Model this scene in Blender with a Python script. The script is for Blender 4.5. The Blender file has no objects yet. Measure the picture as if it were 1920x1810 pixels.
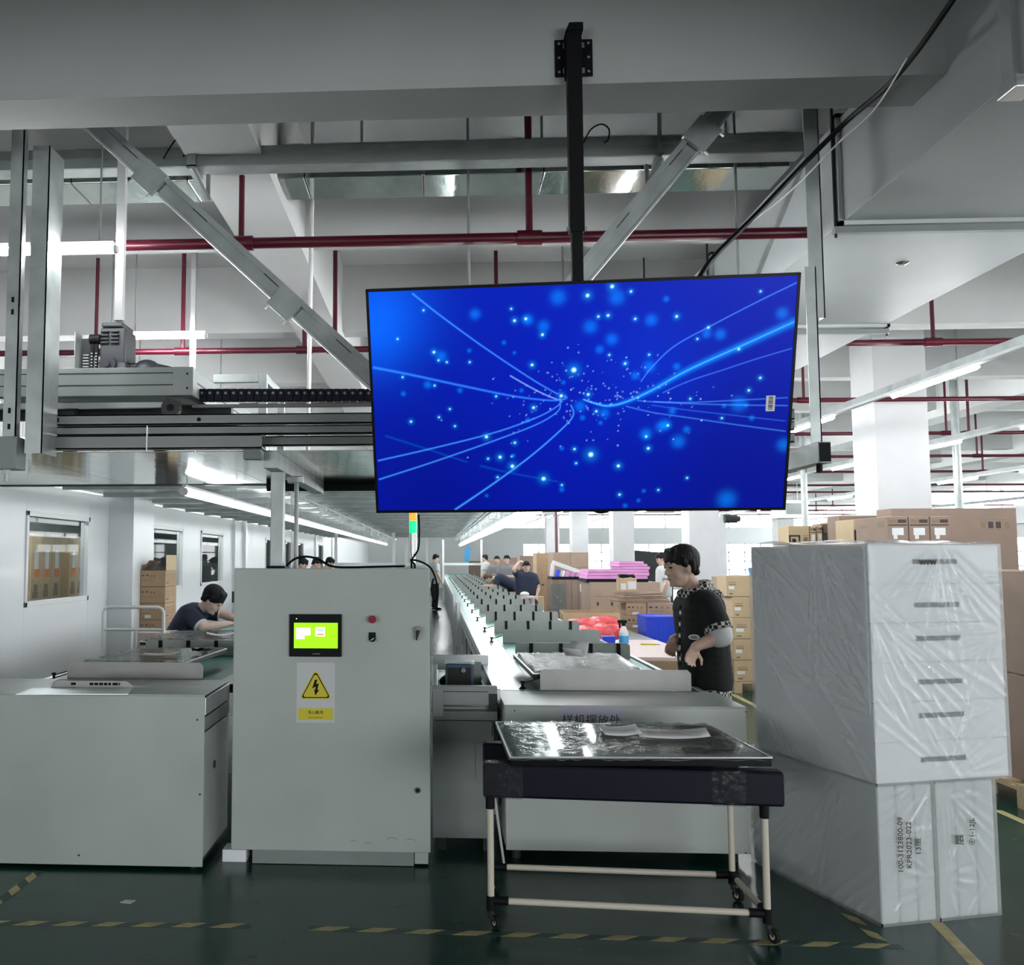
import bpy, bmesh, math, random
import numpy as np
from mathutils import Vector, Matrix, Euler
R = math.radians
rnd = random.Random(7)
sc = bpy.context.scene
col = sc.collection

# ------------------------------------------------------------------ camera
FPX, PPX, PPY, CAMH = 1780., 713., 905., 1.6        # focal length and principal point (1920x1810 frame), eye height
YAW = math.atan((815 - PPX) / FPX)
PITCH = math.atan(140 / FPX)
cd = bpy.data.cameras.new('camera'); cam = bpy.data.objects.new('camera', cd); col.objects.link(cam)
cd.sensor_fit = 'HORIZONTAL'; cd.sensor_width = 36.0
cd.lens = 36.0 * FPX / 1920
cd.shift_x = (960 - PPX) / 1920
cd.shift_y = 0.0
cd.clip_start = .05; cd.clip_end = 300
cam.location = (0, 0, CAMH)
cam.rotation_euler = (R(90) + PITCH, 0, YAW)
sc.camera = cam

# ------------------------------------------------------------------ world, exposure
w = bpy.data.worlds.new('daylight'); sc.world = w; w.use_nodes = True
bg = w.node_tree.nodes['Background']
bg.inputs[0].default_value = (.95, .985, 1.0, 1); bg.inputs[1].default_value = 6.0
sc.view_settings.view_transform = 'Standard'; sc.view_settings.look = 'None'
sc.view_settings.gamma = 1; sc.view_settings.use_curve_mapping = False
sc.view_settings.exposure = 0.6
sc.cycles.max_bounces = 5; sc.cycles.diffuse_bounces = 3; sc.cycles.glossy_bounces = 3
sc.cycles.use_adaptive_sampling = True; sc.cycles.adaptive_threshold = .05; sc.cycles.adaptive_min_samples = 24; sc.cycles.time_limit = 1000
sc.cycles.transparent_max_bounces = 16; sc.cycles.transmission_bounces = 4
sc.cycles.caustics_reflective = False; sc.cycles.caustics_refractive = False
sc.cycles.sample_clamp_indirect = 4.0
TUBE = 8.5           # emission of the fluorescent tubes over the lines
TUBE_HI = 74.0        # and of the brighter hall lamps

# the openings of the hall guide the daylight sampling (portals give no light of their own)
def portal(loc, rot, sx, sy):
    ld = bpy.data.lights.new('daylight_opening', 'AREA'); ld.shape = 'RECTANGLE'; ld.size = sx; ld.size_y = sy; ld.cycles.is_portal = True
    o = bpy.data.objects.new('daylight_opening', ld); col.objects.link(o); o.location = loc; o.rotation_euler = rot
portal((6.1, -7.1, 1.45), (R(90), 0, 0), 7.0, 2.9)
portal((-6.75, -7.1, 1.55), (R(90), 0, 0), 6.5, 1.6)
portal((20.1, 21.5, 3.72), (0, R(90), 0), .75, 57.0)
portal((20.1, 21.5, 1.55), (0, R(90), 0), 1.5, 57.0)
portal((11.15, 50.1, 3.5), (R(-90), 0, 0), 17.7, .8)
portal((12.3, 50.1, 1.4), (R(-90), 0, 0), 15.4, 1.8)

# ------------------------------------------------------------------ pixel helper: a point of the photograph at a known depth / height
_fw = Vector((-math.sin(YAW) * math.cos(PITCH), math.cos(YAW) * math.cos(PITCH), math.sin(PITCH)))
_rt = Vector((math.cos(YAW), math.sin(YAW), 0)); _up = _rt.cross(_fw)
def P(px, py, Y=None, Z=None, X=None):
    d = _fw + _rt * ((px - PPX) / FPX) - _up * ((py - PPY) / FPX)
    t = Y / d.y if Y is not None else ((Z - CAMH) / d.z if Z is not None else X / d.x)
    return Vector((0, 0, CAMH)) + d * t

# ------------------------------------------------------------------ materials
def mat(name, color, rough=.5, metal=0., spec=.5, bump=0., bscale=20., var=0., vscale=4., emit=0., ecol=None, trans=0., stretch=None, alpha=1., coat=0., sheen=0.):
    m = bpy.data.materials.new(name); m.use_nodes = True
    nt = m.node_tree; b = nt.nodes['Principled BSDF']
    c = (*color, 1) if len(color) == 3 else color
    b.inputs['Base Color'].default_value = c
    b.inputs['Roughness'].default_value = rough
    b.inputs['Metallic'].default_value = metal
    b.inputs['Specular IOR Level'].default_value = spec
    b.inputs['Transmission Weight'].default_value = trans
    b.inputs['Coat Weight'].default_value = coat
    b.inputs['Alpha'].default_value = alpha
    if emit:
        b.inputs['Emission Color'].default_value = (*(ecol or color), 1)
        b.inputs['Emission Strength'].default_value = emit
    if var or bump:
        tc = nt.nodes.new('ShaderNodeTexCoord'); mp = nt.nodes.new('ShaderNodeMapping')
        nt.links.new(tc.outputs['Object'], mp.inputs['Vector'])
        if stretch: mp.inputs['Scale'].default_value = stretch
    if var:
        n = nt.nodes.new('ShaderNodeTexNoise'); n.inputs['Scale'].default_value = vscale; n.inputs['Detail'].default_value = 5
        nt.links.new(mp.outputs[0], n.inputs['Vector'])
        r = nt.nodes.new('ShaderNodeMapRange'); r.inputs[1].default_value = .3; r.inputs[2].default_value = .7
        r.inputs[3].default_value = 1 - var; r.inputs[4].default_value = 1 + var
        nt.links.new(n.outputs['Fac'], r.inputs[0])
        mx = nt.nodes.new('ShaderNodeVectorMath'); mx.operation = 'SCALE'
        mx.inputs[0].default_value = c[:3]; nt.links.new(r.outputs[0], mx.inputs['Scale'])
        nt.links.new(mx.outputs[0], b.inputs['Base Color'])
    if bump:
        n2 = nt.nodes.new('ShaderNodeTexNoise'); n2.inputs['Scale'].default_value = bscale; n2.inputs['Detail'].default_value = 4
        nt.links.new(mp.outputs[0], n2.inputs['Vector'])
        bp = nt.nodes.new('ShaderNodeBump'); bp.inputs['Strength'].default_value = bump; bp.inputs['Distance'].default_value = .02
        nt.links.new(n2.outputs['Fac'], bp.inputs['Height']); nt.links.new(bp.outputs[0], b.inputs['Normal'])
    return m

def film_mat(name, clear=.6, tint=(.9, .93, .92), rough=.14, bump=.5, bscale=12, stretch=(1, 1, 1), white=.5):
    """thin polythene film: partly clear, partly milky, with a wet sheen"""
    m = bpy.data.materials.new(name); m.use_nodes = True; nt = m.node_tree; nt.nodes.clear()
    o = nt.nodes.new('ShaderNodeOutputMaterial'); mix = nt.nodes.new('ShaderNodeMixShader')
    tr = nt.nodes.new('ShaderNodeBsdfTransparent'); tr.inputs[0].default_value = (*tint, 1)
    b = nt.nodes.new('ShaderNodeBsdfPrincipled'); b.inputs['Base Color'].default_value = (white, white * 1.02, white * 1.01, 1)
    b.inputs['Roughness'].default_value = rough; b.inputs['Specular IOR Level'].default_value = .8
    mix.inputs[0].default_value = 1 - clear
    nt.links.new(tr.outputs[0], mix.inputs[1]); nt.links.new(b.outputs[0], mix.inputs[2]); nt.links.new(mix.outputs[0], o.inputs[0])
    if bump:
        tc = nt.nodes.new('ShaderNodeTexCoord'); mp = nt.nodes.new('ShaderNodeMapping'); mp.inputs['Scale'].default_value = stretch
        n = nt.nodes.new('ShaderNodeTexNoise'); n.inputs['Scale'].default_value = bscale; n.inputs['Detail'].default_value = 3; n.inputs['Distortion'].default_value = 1.2
        bp = nt.nodes.new('ShaderNodeBump'); bp.inputs['Strength'].default_value = bump; bp.inputs['Distance'].default_value = .03
        nt.links.new(tc.outputs['Object'], mp.inputs[0]); nt.links.new(mp.outputs[0], n.inputs['Vector'])
        nt.links.new(n.outputs['Fac'], bp.inputs['Height']); nt.links.new(bp.outputs[0], b.inputs['Normal'])
    return m

M = dict(
    ceiling=mat('ceiling_paint', (.74, .75, .74), .9, var=.03, vscale=2),
    wall=mat('white_panel', (.83, .86, .87), .32, spec=.5, var=.02, vscale=1.5),
    concrete=mat('painted_concrete', (.70, .70, .71), .8, var=.03, vscale=3),
    trimgrey=mat('grey_trim', (.60, .62, .62), .4),
    cab=mat('cabinet_enamel', (.45, .49, .46), .38, var=.06, vscale=2.2, bump=.02, bscale=120),
    cabedge=mat('cabinet_edge', (.42, .45, .44), .4),
    dark=mat('dark_steel', (.03, .033, .033), .55, spec=.25),
    grey=mat('grey_enamel', (.20, .225, .215), .42, var=.08, vscale=5),
    grey2=mat('mid_grey_enamel', (.25, .275, .265), .42, var=.06, vscale=5),
    galv=mat('galvanised', (.40, .43, .425), .42, metal=.7, var=.18, vscale=6, bump=.05, bscale=9),
    sheet=mat('galvanised_sheet', (.66, .72, .70), .19, metal=1., var=.12, vscale=5, bump=.12, bscale=3.2),
    mirror=mat('bright_sheet', (.74, .80, .77), .10, metal=1., bump=.10, bscale=2.5, stretch=(2.5, 1, 1), var=.08),
    alu=mat('aluminium', (.72, .74, .74), .32, metal=.75),
    steel=mat('stainless', (.36, .355, .34), .45, metal=.4, var=.06, vscale=8),
    white=mat('white_enamel', (.82, .83, .83), .35),
    black=mat('black_plastic', (.006, .006, .007), .55, spec=.15),
    rubber=mat('black_rubber', (.014, .014, .014), .8, spec=.2),
    red=mat('red_pipe_paint', (.085, .003, .014), .35),
    green_belt=mat('green_belt', (.035, .20, .165), .3, var=.08),
    belt_sheen=mat('belt_lamp_sheen', (.34, .50, .455), .3),  # pale tone paints the lamp reflection on the belt edge
    card=mat('cardboard', (.44, .30, .185), .75, var=.06, vscale=7),
    card2=mat('tan_cardboard', (.56, .43, .27), .75, var=.05, vscale=7),
    card3=mat('brown_cardboard', (.30, .215, .17), .75, var=.06, vscale=6),
    card4=mat('pinkish_cardboard', (.42, .30, .235), .75, var=.05, vscale=6),
    carddark=mat('dark_cardboard', (.12, .085, .07), .8, var=.06),
    ink=mat('print_ink', (.06, .045, .04), .7),
    ink2=mat('faded_ink', (.25, .18, .12), .7),
    paper=mat('paper', (.82, .83, .85), .7),
    orange=mat('orange_print', (.80, .22, .06), .6),
    wood=mat('pallet_wood', (.55, .42, .26), .75, var=.15, vscale=9, stretch=(1, 6, 6)),
    foam=mat('white_foam', (.90, .92, .96), .6, var=.02, vscale=9, bump=.08, bscale=60),
    slot=mat('foam_slot', (.10, .105, .12), .8),
    pink=mat('pink_foam', (.80, .34, .68), .6, var=.08, vscale=3),
    blue=mat('blue_crate', (.012, .06, .72), .35),
    lblue=mat('light_blue_plastic', (.05, .40, .80), .35),
    redbag=mat('red_plastic_bag', (.78, .10, .12), .25, bump=.5, bscale=14, var=.2, vscale=14),
    yellow=mat('warning_yellow', (.68, .58, .03), .45),
    tape=mat('yellow_floor_tape', (.40, .34, .16), .6, var=.2, vscale=20),
    tapedark=mat('dark_floor_tape', (.012, .045, .035), .45),
    ivory=mat('ivory_pipe', (.66, .60, .50), .35),
    navy=mat('navy_plastic', (.004, .005, .014), .5, spec=.2),
    tvblack=mat('tv_bezel', (.005, .005, .007), .35, spec=.25),
    glassdark=mat('dark_panel_glass', (.012, .013, .013), .05, spec=.6),
    skin=mat('skin', (.66, .45, .35), .5, var=.04, vscale=9),
    skin2=mat('skin_pale', (.74, .53, .44), .5, var=.04, vscale=9),
    hair=mat('black_hair', (.008, .007, .008), .62, spec=.25, bump=.6, bscale=90, stretch=(1, 1, .15)),
    hairb=mat('brown_hair', (.06, .045, .035), .5, bump=.5, bscale=90, stretch=(1, 1, .15)),
    shirtblack=mat('black_cotton', (.010, .010, .011), .85, bump=.15, bscale=18),
    shirtnavy=mat('navy_polo', (.014, .020, .048), .8, bump=.15, bscale=18),
    shirtgrey=mat('grey_shirt', (.20, .20, .21), .8),
    shirtpale=mat('pale_shirt', (.58, .60, .60), .8),
    cuff=mat('white_cuff', (.70, .71, .70), .8, bump=.2, bscale=25),
    lips=mat('lips', (.40, .17, .14), .5),
    green_on=mat('green_lamp', (.0, .8, .35), .3, emit=1.3, ecol=(.0, 1, .16)),
    amber=mat('amber_lens', (.85, .42, .03), .25, emit=.5, ecol=(1, .5, .05)),
    hmi=mat('lit_panel', (.3, .8, .0), .3, emit=.8, ecol=(.27, 1., .0)),
    hmiw=mat('lit_white', (.8, .8, .8), .3, emit=1.2, ecol=(.95, 1., .75)),
    hmib=mat('lit_blue', (.4, .6, .9), .3, emit=.7, ecol=(.35, .6, 1)),
    hmir=mat('lit_red', (.8, .1, .1), .3, emit=.7, ecol=(1, .15, .1)),
    tube=mat('lit_tube', (1, 1, 1), .4, emit=TUBE, ecol=(.94, .98, 1)),
    tube_hi=mat('lit_hall_tube', (1, 1, 1), .4, emit=TUBE_HI, ecol=(.95, .98, 1)),
    chrome=mat('chrome', (.6, .6, .6), .18, metal=1),
    redbtn=mat('red_button', (.30, .005, .04), .3),
    bluemotor=mat('blue_gearbox', (.04, .09, .15), .4, var=.1),
    motor=mat('grey_motor', (.022, .024, .028), .5, var=.15, vscale=12),
    pinktop=mat('pink_worktop', (.74, .62, .59), .5),
    winframe=mat('window_frame', (.55, .58, .62), .4),
    beam_dim=mat('dimmed_beam_paint', (.40, .415, .405), .9, var=.05, vscale=1.5),  # ceiling paint darkened to hold the dimmer light on the front beam
    wrap=film_mat('tight_wrap', .86, bump=.5, bscale=16, white=.10, rough=.12),
    film=film_mat('clear_film', .62, bump=.6, bscale=9, stretch=(1, 1, 1), white=.35, rough=.1),
    milky=film_mat('milky_film', .68, tint=(.99, .99, .99), bump=.03, bscale=40, white=.86, rough=.17),
    milky2=film_mat('grey_film', .58, tint=(.95, .97, .96), bump=.03, bscale=40, white=.66, rough=.17),
    pane=film_mat('window_glass', .86, tint=(.82, .86, .86), bump=0, white=.02, rough=.02),
)
# hall floor: green epoxy with wear
def floor_mat():
    m = mat('green_epoxy', (.012, .072, .052), .16, spec=.5)
    nt = m.node_tree; b = nt.nodes['Principled BSDF']
    tc = nt.nodes.new('ShaderNodeTexCoord'); n = nt.nodes.new('ShaderNodeTexNoise'); n.inputs['Scale'].default_value = 1.3; n.inputs['Detail'].default_value = 8
    cr = nt.nodes.new('ShaderNodeValToRGB'); cr.color_ramp.elements[0].position = .35; cr.color_ramp.elements[0].color = (.005, .036, .028, 1)
    cr.color_ramp.elements[1].position = .75; cr.color_ramp.elements[1].color = (.010, .060, .044, 1)
    nt.links.new(tc.outputs['Object'], n.inputs['Vector']); nt.links.new(n.outputs['Fac'], cr.inputs[0]); nt.links.new(cr.outputs[0], b.inputs['Base Color'])
    n2 = nt.nodes.new('ShaderNodeTexNoise'); n2.inputs['Scale'].default_value = 5; n2.inputs['Detail'].default_value = 6
    mr = nt.nodes.new('ShaderNodeMapRange'); mr.inputs[3].default_value = .14; mr.inputs[4].default_value = .34
    nt.links.new(tc.outputs['Object'], n2.inputs['Vector']); nt.links.new(n2.outputs['Fac'], mr.inputs[0]); nt.links.new(mr.outputs[0], b.inputs['Roughness'])
    return m
M['floor'] = floor_mat()
def plaid_mat():
    m = mat('checked_cotton', (.02, .02, .02), .85); nt = m.node_tree; b = nt.nodes['Principled BSDF']
    tc = nt.nodes.new('ShaderNodeTexCoord'); ch = nt.nodes.new('ShaderNodeTexChecker'); ch.inputs['Scale'].default_value = 46
    ch.inputs[1].default_value = (.65, .64, .60, 1); ch.inputs[2].default_value = (.012, .012, .012, 1)
    nt.links.new(tc.outputs['Object'], ch.inputs[0]); nt.links.new(ch.outputs[0], b.inputs['Base Color'])
    return m
M['plaid'] = plaid_mat()

# ------------------------------------------------------------------ mesh builder
class MB:
    def __init__(s): s.v = []; s.f = []
    def add(s, vs, fs):
        o = len(s.v); s.v += [tuple(v) for v in vs]; s.f += [tuple(i + o for i in f) for f in fs]; return s
    def box(s, x0, x1, y0, y1, z0, z1):
        if x0 > x1: x0, x1 = x1, x0
        if y0 > y1: y0, y1 = y1, y0
        if z0 > z1: z0, z1 = z1, z0
        return s.add([(x0,y0,z0),(x1,y0,z0),(x1,y1,z0),(x0,y1,z0),(x0,y0,z1),(x1,y0,z1),(x1,y1,z1),(x0,y1,z1)],
                     [(0,3,2,1),(4,5,6,7),(0,1,5,4),(1,2,6,5),(2,3,7,6),(3,0,4,7)])
    def hexa(s, b4, t4):
        """bottom ring and top ring, both counter-clockwise seen from above"""
        return s.add(list(b4) + list(t4), [(0,3,2,1),(4,5,6,7),(0,1,5,4),(1,2,6,5),(2,3,7,6),(3,0,4,7)])
    def bar(s, p, q, w, h, up=(0, 0, 1)):
        p = Vector(p); q = Vector(q); d = (q - p).normalized(); u = Vector(up); a = d.cross(u)
        if a.length < 1e-4: a = d.cross(Vector((0, 1, 0)))
        a.normalize(); b = a.cross(d).normalized(); a = a * (w / 2); b = b * (h / 2)
        return s.add([p-a-b, p+a-b, p+a+b, p-a+b, q-a-b, q+a-b, q+a+b, q-a+b],
                     [(0,3,2,1),(4,5,6,7),(0,1,5,4),(1,2,6,5),(2,3,7,6),(3,0,4,7)])
    def cyl(s, p, q, r, r2=None, n=12):
        p = Vector(p); q = Vector(q); r2 = r if r2 is None else r2
        d = (q - p).normalized(); a = d.cross(Vector((0, 0, 1)))
        if a.length < 1e-3: a = Vector((1, 0, 0))
        a.normalize(); b = d.cross(a)
        vs = [p + (a * math.cos(t) + b * math.sin(t)) * r for t in [2*math.pi*i/n for i in range(n)]]
        vs += [q + (a * math.cos(t) + b * math.sin(t)) * r2 for t in [2*math.pi*i/n for i in range(n)]]
        fs = [(i, (i+1) % n, (i+1) % n + n, i + n) for i in range(n)]
        fs += [tuple(range(n))[::-1], tuple(range(n, 2*n))]
        return s.add(vs, fs)
    def tube(s, pts, r, n=8):
        pts = [Vector(p) for p in pts]; rings = []; prev = None
        for i, p in enumerate(pts):
            d = (pts[min(i+1, len(pts)-1)] - pts[max(i-1, 0)]).normalized()
            if prev is None:
                a = d.cross(Vector((0, 0, 1)))
                if a.length < 1e-3: a = Vector((1, 0, 0))
            else: a = prev - d * prev.dot(d)
            a.normalize(); prev = a; b = d.cross(a)
            rings.append([p + (a*math.cos(2*math.pi*k/n) + b*math.sin(2*math.pi*k/n)) * r for k in range(n)])
        vs = [v for g in rings for v in g]; fs = []
        for i in range(len(pts)-1):
            for k in range(n): fs.append((i*n+k, i*n+(k+1) % n, (i+1)*n+(k+1) % n, (i+1)*n+k))
        fs += [tuple(range(n))[::-1], tuple(range((len(pts)-1)*n, len(pts)*n))]
        return s.add(vs, fs)
    def prism(s, poly, ext):
        """poly: 3-D points of one face, ext: extrusion vector"""
        poly = [Vector(p) for p in poly]; e = Vector(ext); n = len(poly)
        vs = poly + [p + e for p in poly]
        fs = [tuple(range(n))[::-1], tuple(range(n, 2*n))] + [(i, (i+1) % n, (i+1) % n + n, i + n) for i in range(n)]
        return s.add(vs, fs)
    def sphere(s, c, rx, ry=None, rz=None, n=12, m=8, rot=None):
        ry = rx if ry is None else ry; rz = rx if rz is None else rz; c = Vector(c); vs = []; fs = []
        for j in range(m+1):
            ph = math.pi * j / m
            for i in range(n):
                th = 2*math.pi*i/n
                v = Vector((rx*math.sin(ph)*math.cos(th), ry*math.sin(ph)*math.sin(th), rz*math.cos(ph)))
                if rot is not None: v = rot @ v
                vs.append(c + v)
        for j in range(m):
            for i in range(n): fs.append((j*n+i, (j+1)*n+i, (j+1)*n+(i+1) % n, j*n+(i+1) % n))
        return s.add(vs, fs)
    def capsule(s, p, q, r, r2=None, n=12):
        p = Vector(p); q = Vector(q); r2 = r if r2 is None else r2
        d = q - p
        if d.length < 1e-5: return s.sphere(p, r, n=n)
        d.normalize(); a = d.cross(Vector((0, 0, 1)))
        if a.length < 1e-3: a = Vector((1, 0, 0))
        a.normalize(); b = d.cross(a); rings = []
        for k in range(5):
            t = math.pi/2 * k/4
            rings.append((p - d*(r*math.cos(t)), max(r*math.sin(t), r*.02)))
        for k in range(4, -1, -1):
            t = math.pi/2 * k/4
            rings.append((q + d*(r2*math.cos(t)), max(r2*math.sin(t), r2*.02)))
        vs = []; fs = []
        for c, rr in rings:
            for k in range(n): vs.append(c + (a*math.cos(2*math.pi*k/n) + b*math.sin(2*math.pi*k/n))*rr)
        for i in range(len(rings)-1):
            for k in range(n): fs.append((i*n+k, i*n+(k+1) % n, (i+1)*n+(k+1) % n, (i+1)*n+k))
        fs += [tuple(range(n))[::-1], tuple(range((len(rings)-1)*n, len(rings)*n))]
        return s.add(vs, fs)
    def mesh(s, name):
        me = bpy.data.meshes.new(name); me.from_pydata(s.v, [], s.f)
        bm = bmesh.new(); bm.from_mesh(me); bmesh.ops.recalc_face_normals(bm, faces=bm.faces); bm.to_mesh(me); bm.free()
        return me
    def build(s, name, m, parent=None, smooth=False, bevel=0, seg=2):
        me = s.mesh(name); return link(name, me, m, parent, smooth, bevel, seg)
def link(name, me, m, parent=None, smooth=False, bevel=0, seg=2):
    o = bpy.data.objects.new(name, me); col.objects.link(o)
    if m is not None:
        me.materials.clear(); me.materials.append(M[m] if isinstance(m, str) else m)
    if smooth:
        me.polygons.foreach_set('use_smooth', [True]*len(me.polygons))
        try: me.set_sharp_from_angle(angle=R(40))
        except Exception: pass
    if bevel:
        b = o.modifiers.new('bevel', 'BEVEL'); b.width = bevel; b.segments = seg; b.limit_method = 'ANGLE'; b.angle_limit = R(40)
    if parent is not None:
        o.parent = parent
        if parent.type == 'EMPTY': o.matrix_parent_inverse = Matrix.LocRotScale(parent.location, parent.rotation_euler, None).inverted()
    return o
def box(name, m, a, b, parent=None, bevel=0, seg=2):
    return MB().box(a[0], b[0], a[1], b[1], a[2], b[2]).build(name, m, parent, bevel=bevel, seg=seg)
def tag(o, label=None, cat=None, group=None, kind=None):
    if label: o['label'] = label
    if cat: o['category'] = cat
    if group: o['group'] = group
    if kind: o['kind'] = kind
    return o
def thing(name, label, cat, loc=(0, 0, 0), group=None, rz=0):
    o = bpy.data.objects.new(name, None); col.objects.link(o); o.location = loc; o.rotation_euler = (0, 0, rz)
    o.empty_display_size = .1
    return tag(o, label, cat, group)
def struct(o): o['kind'] = 'structure'; return o
def copy_tree(o, parent=None, loc=None, rz=None, label=None):
    c = o.copy(); col.objects.link(c)
    if parent is not None: c.parent = parent
    if loc is not None: c.location = loc
    if rz is not None: c.rotation_euler = (0, 0, rz)
    if label: c['label'] = label
    for ch in [x for x in o.children]: copy_tree(ch, c)
    return c
def text(name, s, size, loc, xdir, updir, m, parent=None, align='CENTER', depth=.0006):
    cu = bpy.data.curves.new(name, 'FONT'); cu.body = s; cu.size = size; cu.align_x = align; cu.align_y = 'CENTER'; cu.extrude = depth; cu.resolution_u = 3
    t = bpy.data.objects.new(name + '_tmp', cu); col.objects.link(t)
    dg = bpy.context.evaluated_depsgraph_get(); me = bpy.data.meshes.new_from_object(t.evaluated_get(dg))
    bpy.data.objects.remove(t); bpy.data.curves.remove(cu)
    x = Vector(xdir).normalized(); u = Vector(updir).normalized(); n = x.cross(u)
    mt = Matrix((x, u, n)).transposed().to_4x4(); mt.translation = Vector(loc); me.transform(mt); me.name = name
    return link(name, me, m, parent)
ORD = ['first', 'second', 'third', 'fourth', 'fifth', 'sixth', 'seventh', 'eighth', 'ninth', 'tenth', 'eleventh', 'twelfth', 'thirteenth', 'fourteenth', 'fifteenth', 'sixteenth', 'seventeenth', 'eighteenth', 'nineteenth', 'twentieth', 'twenty-first', 'twenty-second', 'twenty-third', 'twenty-fourth']
# =================================================================== the hall
HX0, HX1, HY0, HY1, HZ = -12., 20., -7., 50., 4.62
struct(box('floor', 'floor', (HX0, HY0, -.1), (HX1, HY1, 0)))
ceil = struct(box('ceiling', 'ceiling', (HX0, HY0, HZ), (HX1, HY1, HZ + .2)))
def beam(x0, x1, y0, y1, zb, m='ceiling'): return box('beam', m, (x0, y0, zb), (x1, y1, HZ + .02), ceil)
ZB = 3.62
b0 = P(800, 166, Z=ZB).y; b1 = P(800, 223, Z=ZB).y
beam(HX0, HX1, b0, b1, ZB, 'beam_dim')                       # the deep beam that carries the screen
for y in (-4.8, -1.9, 1.0): beam(HX0, HX1, y, y + .3, 3.4)  # unseen beams added low to keep rear daylight off the front beam
for k, y in enumerate([6.75, 9.6, 12.45, 15.3, 18.2, 21.0, 23.9, 26.7, 29.5, 32.4, 35.2, 38, 41, 44, 47]):
    beam(HX0, HX1, y, y + .26, 3.92)
xb = P(505, 440, Y=6.75)
for x in (-10.2, -5.9, -1.36, 3.35, 7.9, 12.4, 16.6): beam(x, x + .42, b1, HY1, 3.8)
# columns in a row along the right of the lines
for k, y in enumerate([11.4 + 8.3*i for i in range(5)]):
    c = box('column', 'concrete', (5.18, y, 0), (5.79, y + .62, HZ - .002), None, bevel=.01); struct(c)
for k, y in enumerate([11.4 + 8.3*i for i in range(5)]):
    c = box('column', 'concrete', (12.8, y, 0), (13.4, y + .6, HZ - .002), None, bevel=.01); struct(c)
# outer walls
wr = struct(MB().box(HX1, HX1 + .2, HY0, HY1, 0, .8).box(HX1, HX1 + .2, HY0, HY1, 2.3, 3.35).box(HX1, HX1 + .2, HY0, HY1, 4.1, HZ).build('wall_right', 'concrete'))
wb = struct(MB().box(HX0, 2.3, HY1, HY1 + .2, 0, HZ).box(2.3, HX1, HY1, HY1 + .2, 0, .5).box(2.3, HX1, HY1, HY1 + .2, 2.3, 3.1).box(2.3, HX1, HY1, HY1 + .2, 3.9, HZ)
            .box(2.3, 4.6, HY1, HY1 + .2, .5, 2.3).build('wall_back', 'trimgrey'))
wl = struct(MB().box(HX0 - .2, HX0, HY0, HY1, 0, HZ).build('wall_far_left', 'concrete'))
wf = struct(MB().box(HX0, -10, HY0 - .2, HY0, 0, HZ).box(-10, 2.6, HY0 - .2, HY0, 0, .75).box(-10, 2.6, HY0 - .2, HY0, 2.35, HZ).box(-3.5, 2.6, HY0 - .2, HY0, .75, 2.35).box(9.6, HX1, HY0 - .2, HY0, 0, HZ).box(2.6, 9.6, HY0 - .2, HY0, 2.9, HZ).build('wall_front', 'concrete'))  # unseen wall; openings shaped for daylight, the left one added as fill
wn = 0
def glazing(axis, a0, a1, fixed, z0, z1, step, rows):
    """one strip of window: frame bars and a pane for each bay"""
    global wn
    wn += 1
    f = MB(); n = max(1, round((a1 - a0) / step)); t = .05
    def bx(u0, u1, zz0, zz1):
        if axis == 'y': f.box(fixed, fixed + .08, u0, u1, zz0, zz1)
        else: f.box(u0, u1, fixed, fixed + .08, zz0, zz1)
    for i in range(n + 1):
        u = a0 + (a1 - a0) * i / n; bx(u - t/2, u + t/2, z0, z1)
    for j in range(rows + 1):
        zz = z0 + (z1 - z0) * j / rows; bx(a0, a1, zz - t/2, zz + t/2)
    w = f.build('window_%d' % wn, 'winframe'); struct(w)
    return w
glazing('y', HY0, HY1, HX1 + .05, 3.35, 4.1, 1.9, 1)
glazing('y', HY0, HY1, HX1 + .05, .8, 2.3, 1.2, 3)
glazing('x', 2.3, HX1, HY1 + .05, 3.1, 3.9, 1.6, 1)
glazing('x', 4.6, HX1, HY1 + .05, .5, 2.3, .8, 4)
# a cable trunk below the clerestory windows
tag(box('cable_trunking', 'trimgrey', (HX1 - .5, 2, 2.75), (HX1 - .2, HY1 - 1, 3.25)), 'long grey trunking below the high windows of the right wall', 'trunking')

# ------------------------------------------------- clean-room partition on the left
PX = -3.5
wall = thing('wall_left', None, None); struct(wall)
WIN = []
wz0, wz1 = 1.17, 2.0
w1a, w1b = P(47, 1050, X=PX).y, P(166, 1050, X=PX).y
wins = [(w1a - 4.2, w1a - 2.6), (w1b*0 + w1a, w1b)] + [(P(a, 1050, X=PX).y, P(b, 1050, X=PX).y) for a, b in ((278, 342), (376, 418), (497, 512), (534, 546))]
wins += [(24.0, 25.2), (28.5, 29.7), (33, 34.2)]
edges = [2.0]
for a, b in wins: edges += [a, b]
edges.append(HY1)
for i in range(0, len(edges), 2):                     # solid panels between windows
    y0, y1 = edges[i], edges[i+1]
    n = max(1, round((y1 - y0) / 1.2))
    for k in range(n):
        a = y0 + (y1 - y0) * k / n; b = y0 + (y1 - y0) * (k+1) / n
        box('panel', 'wall', (PX - .06, a + .002, 0), (PX, b - .002, 2.26), wall)
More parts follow.
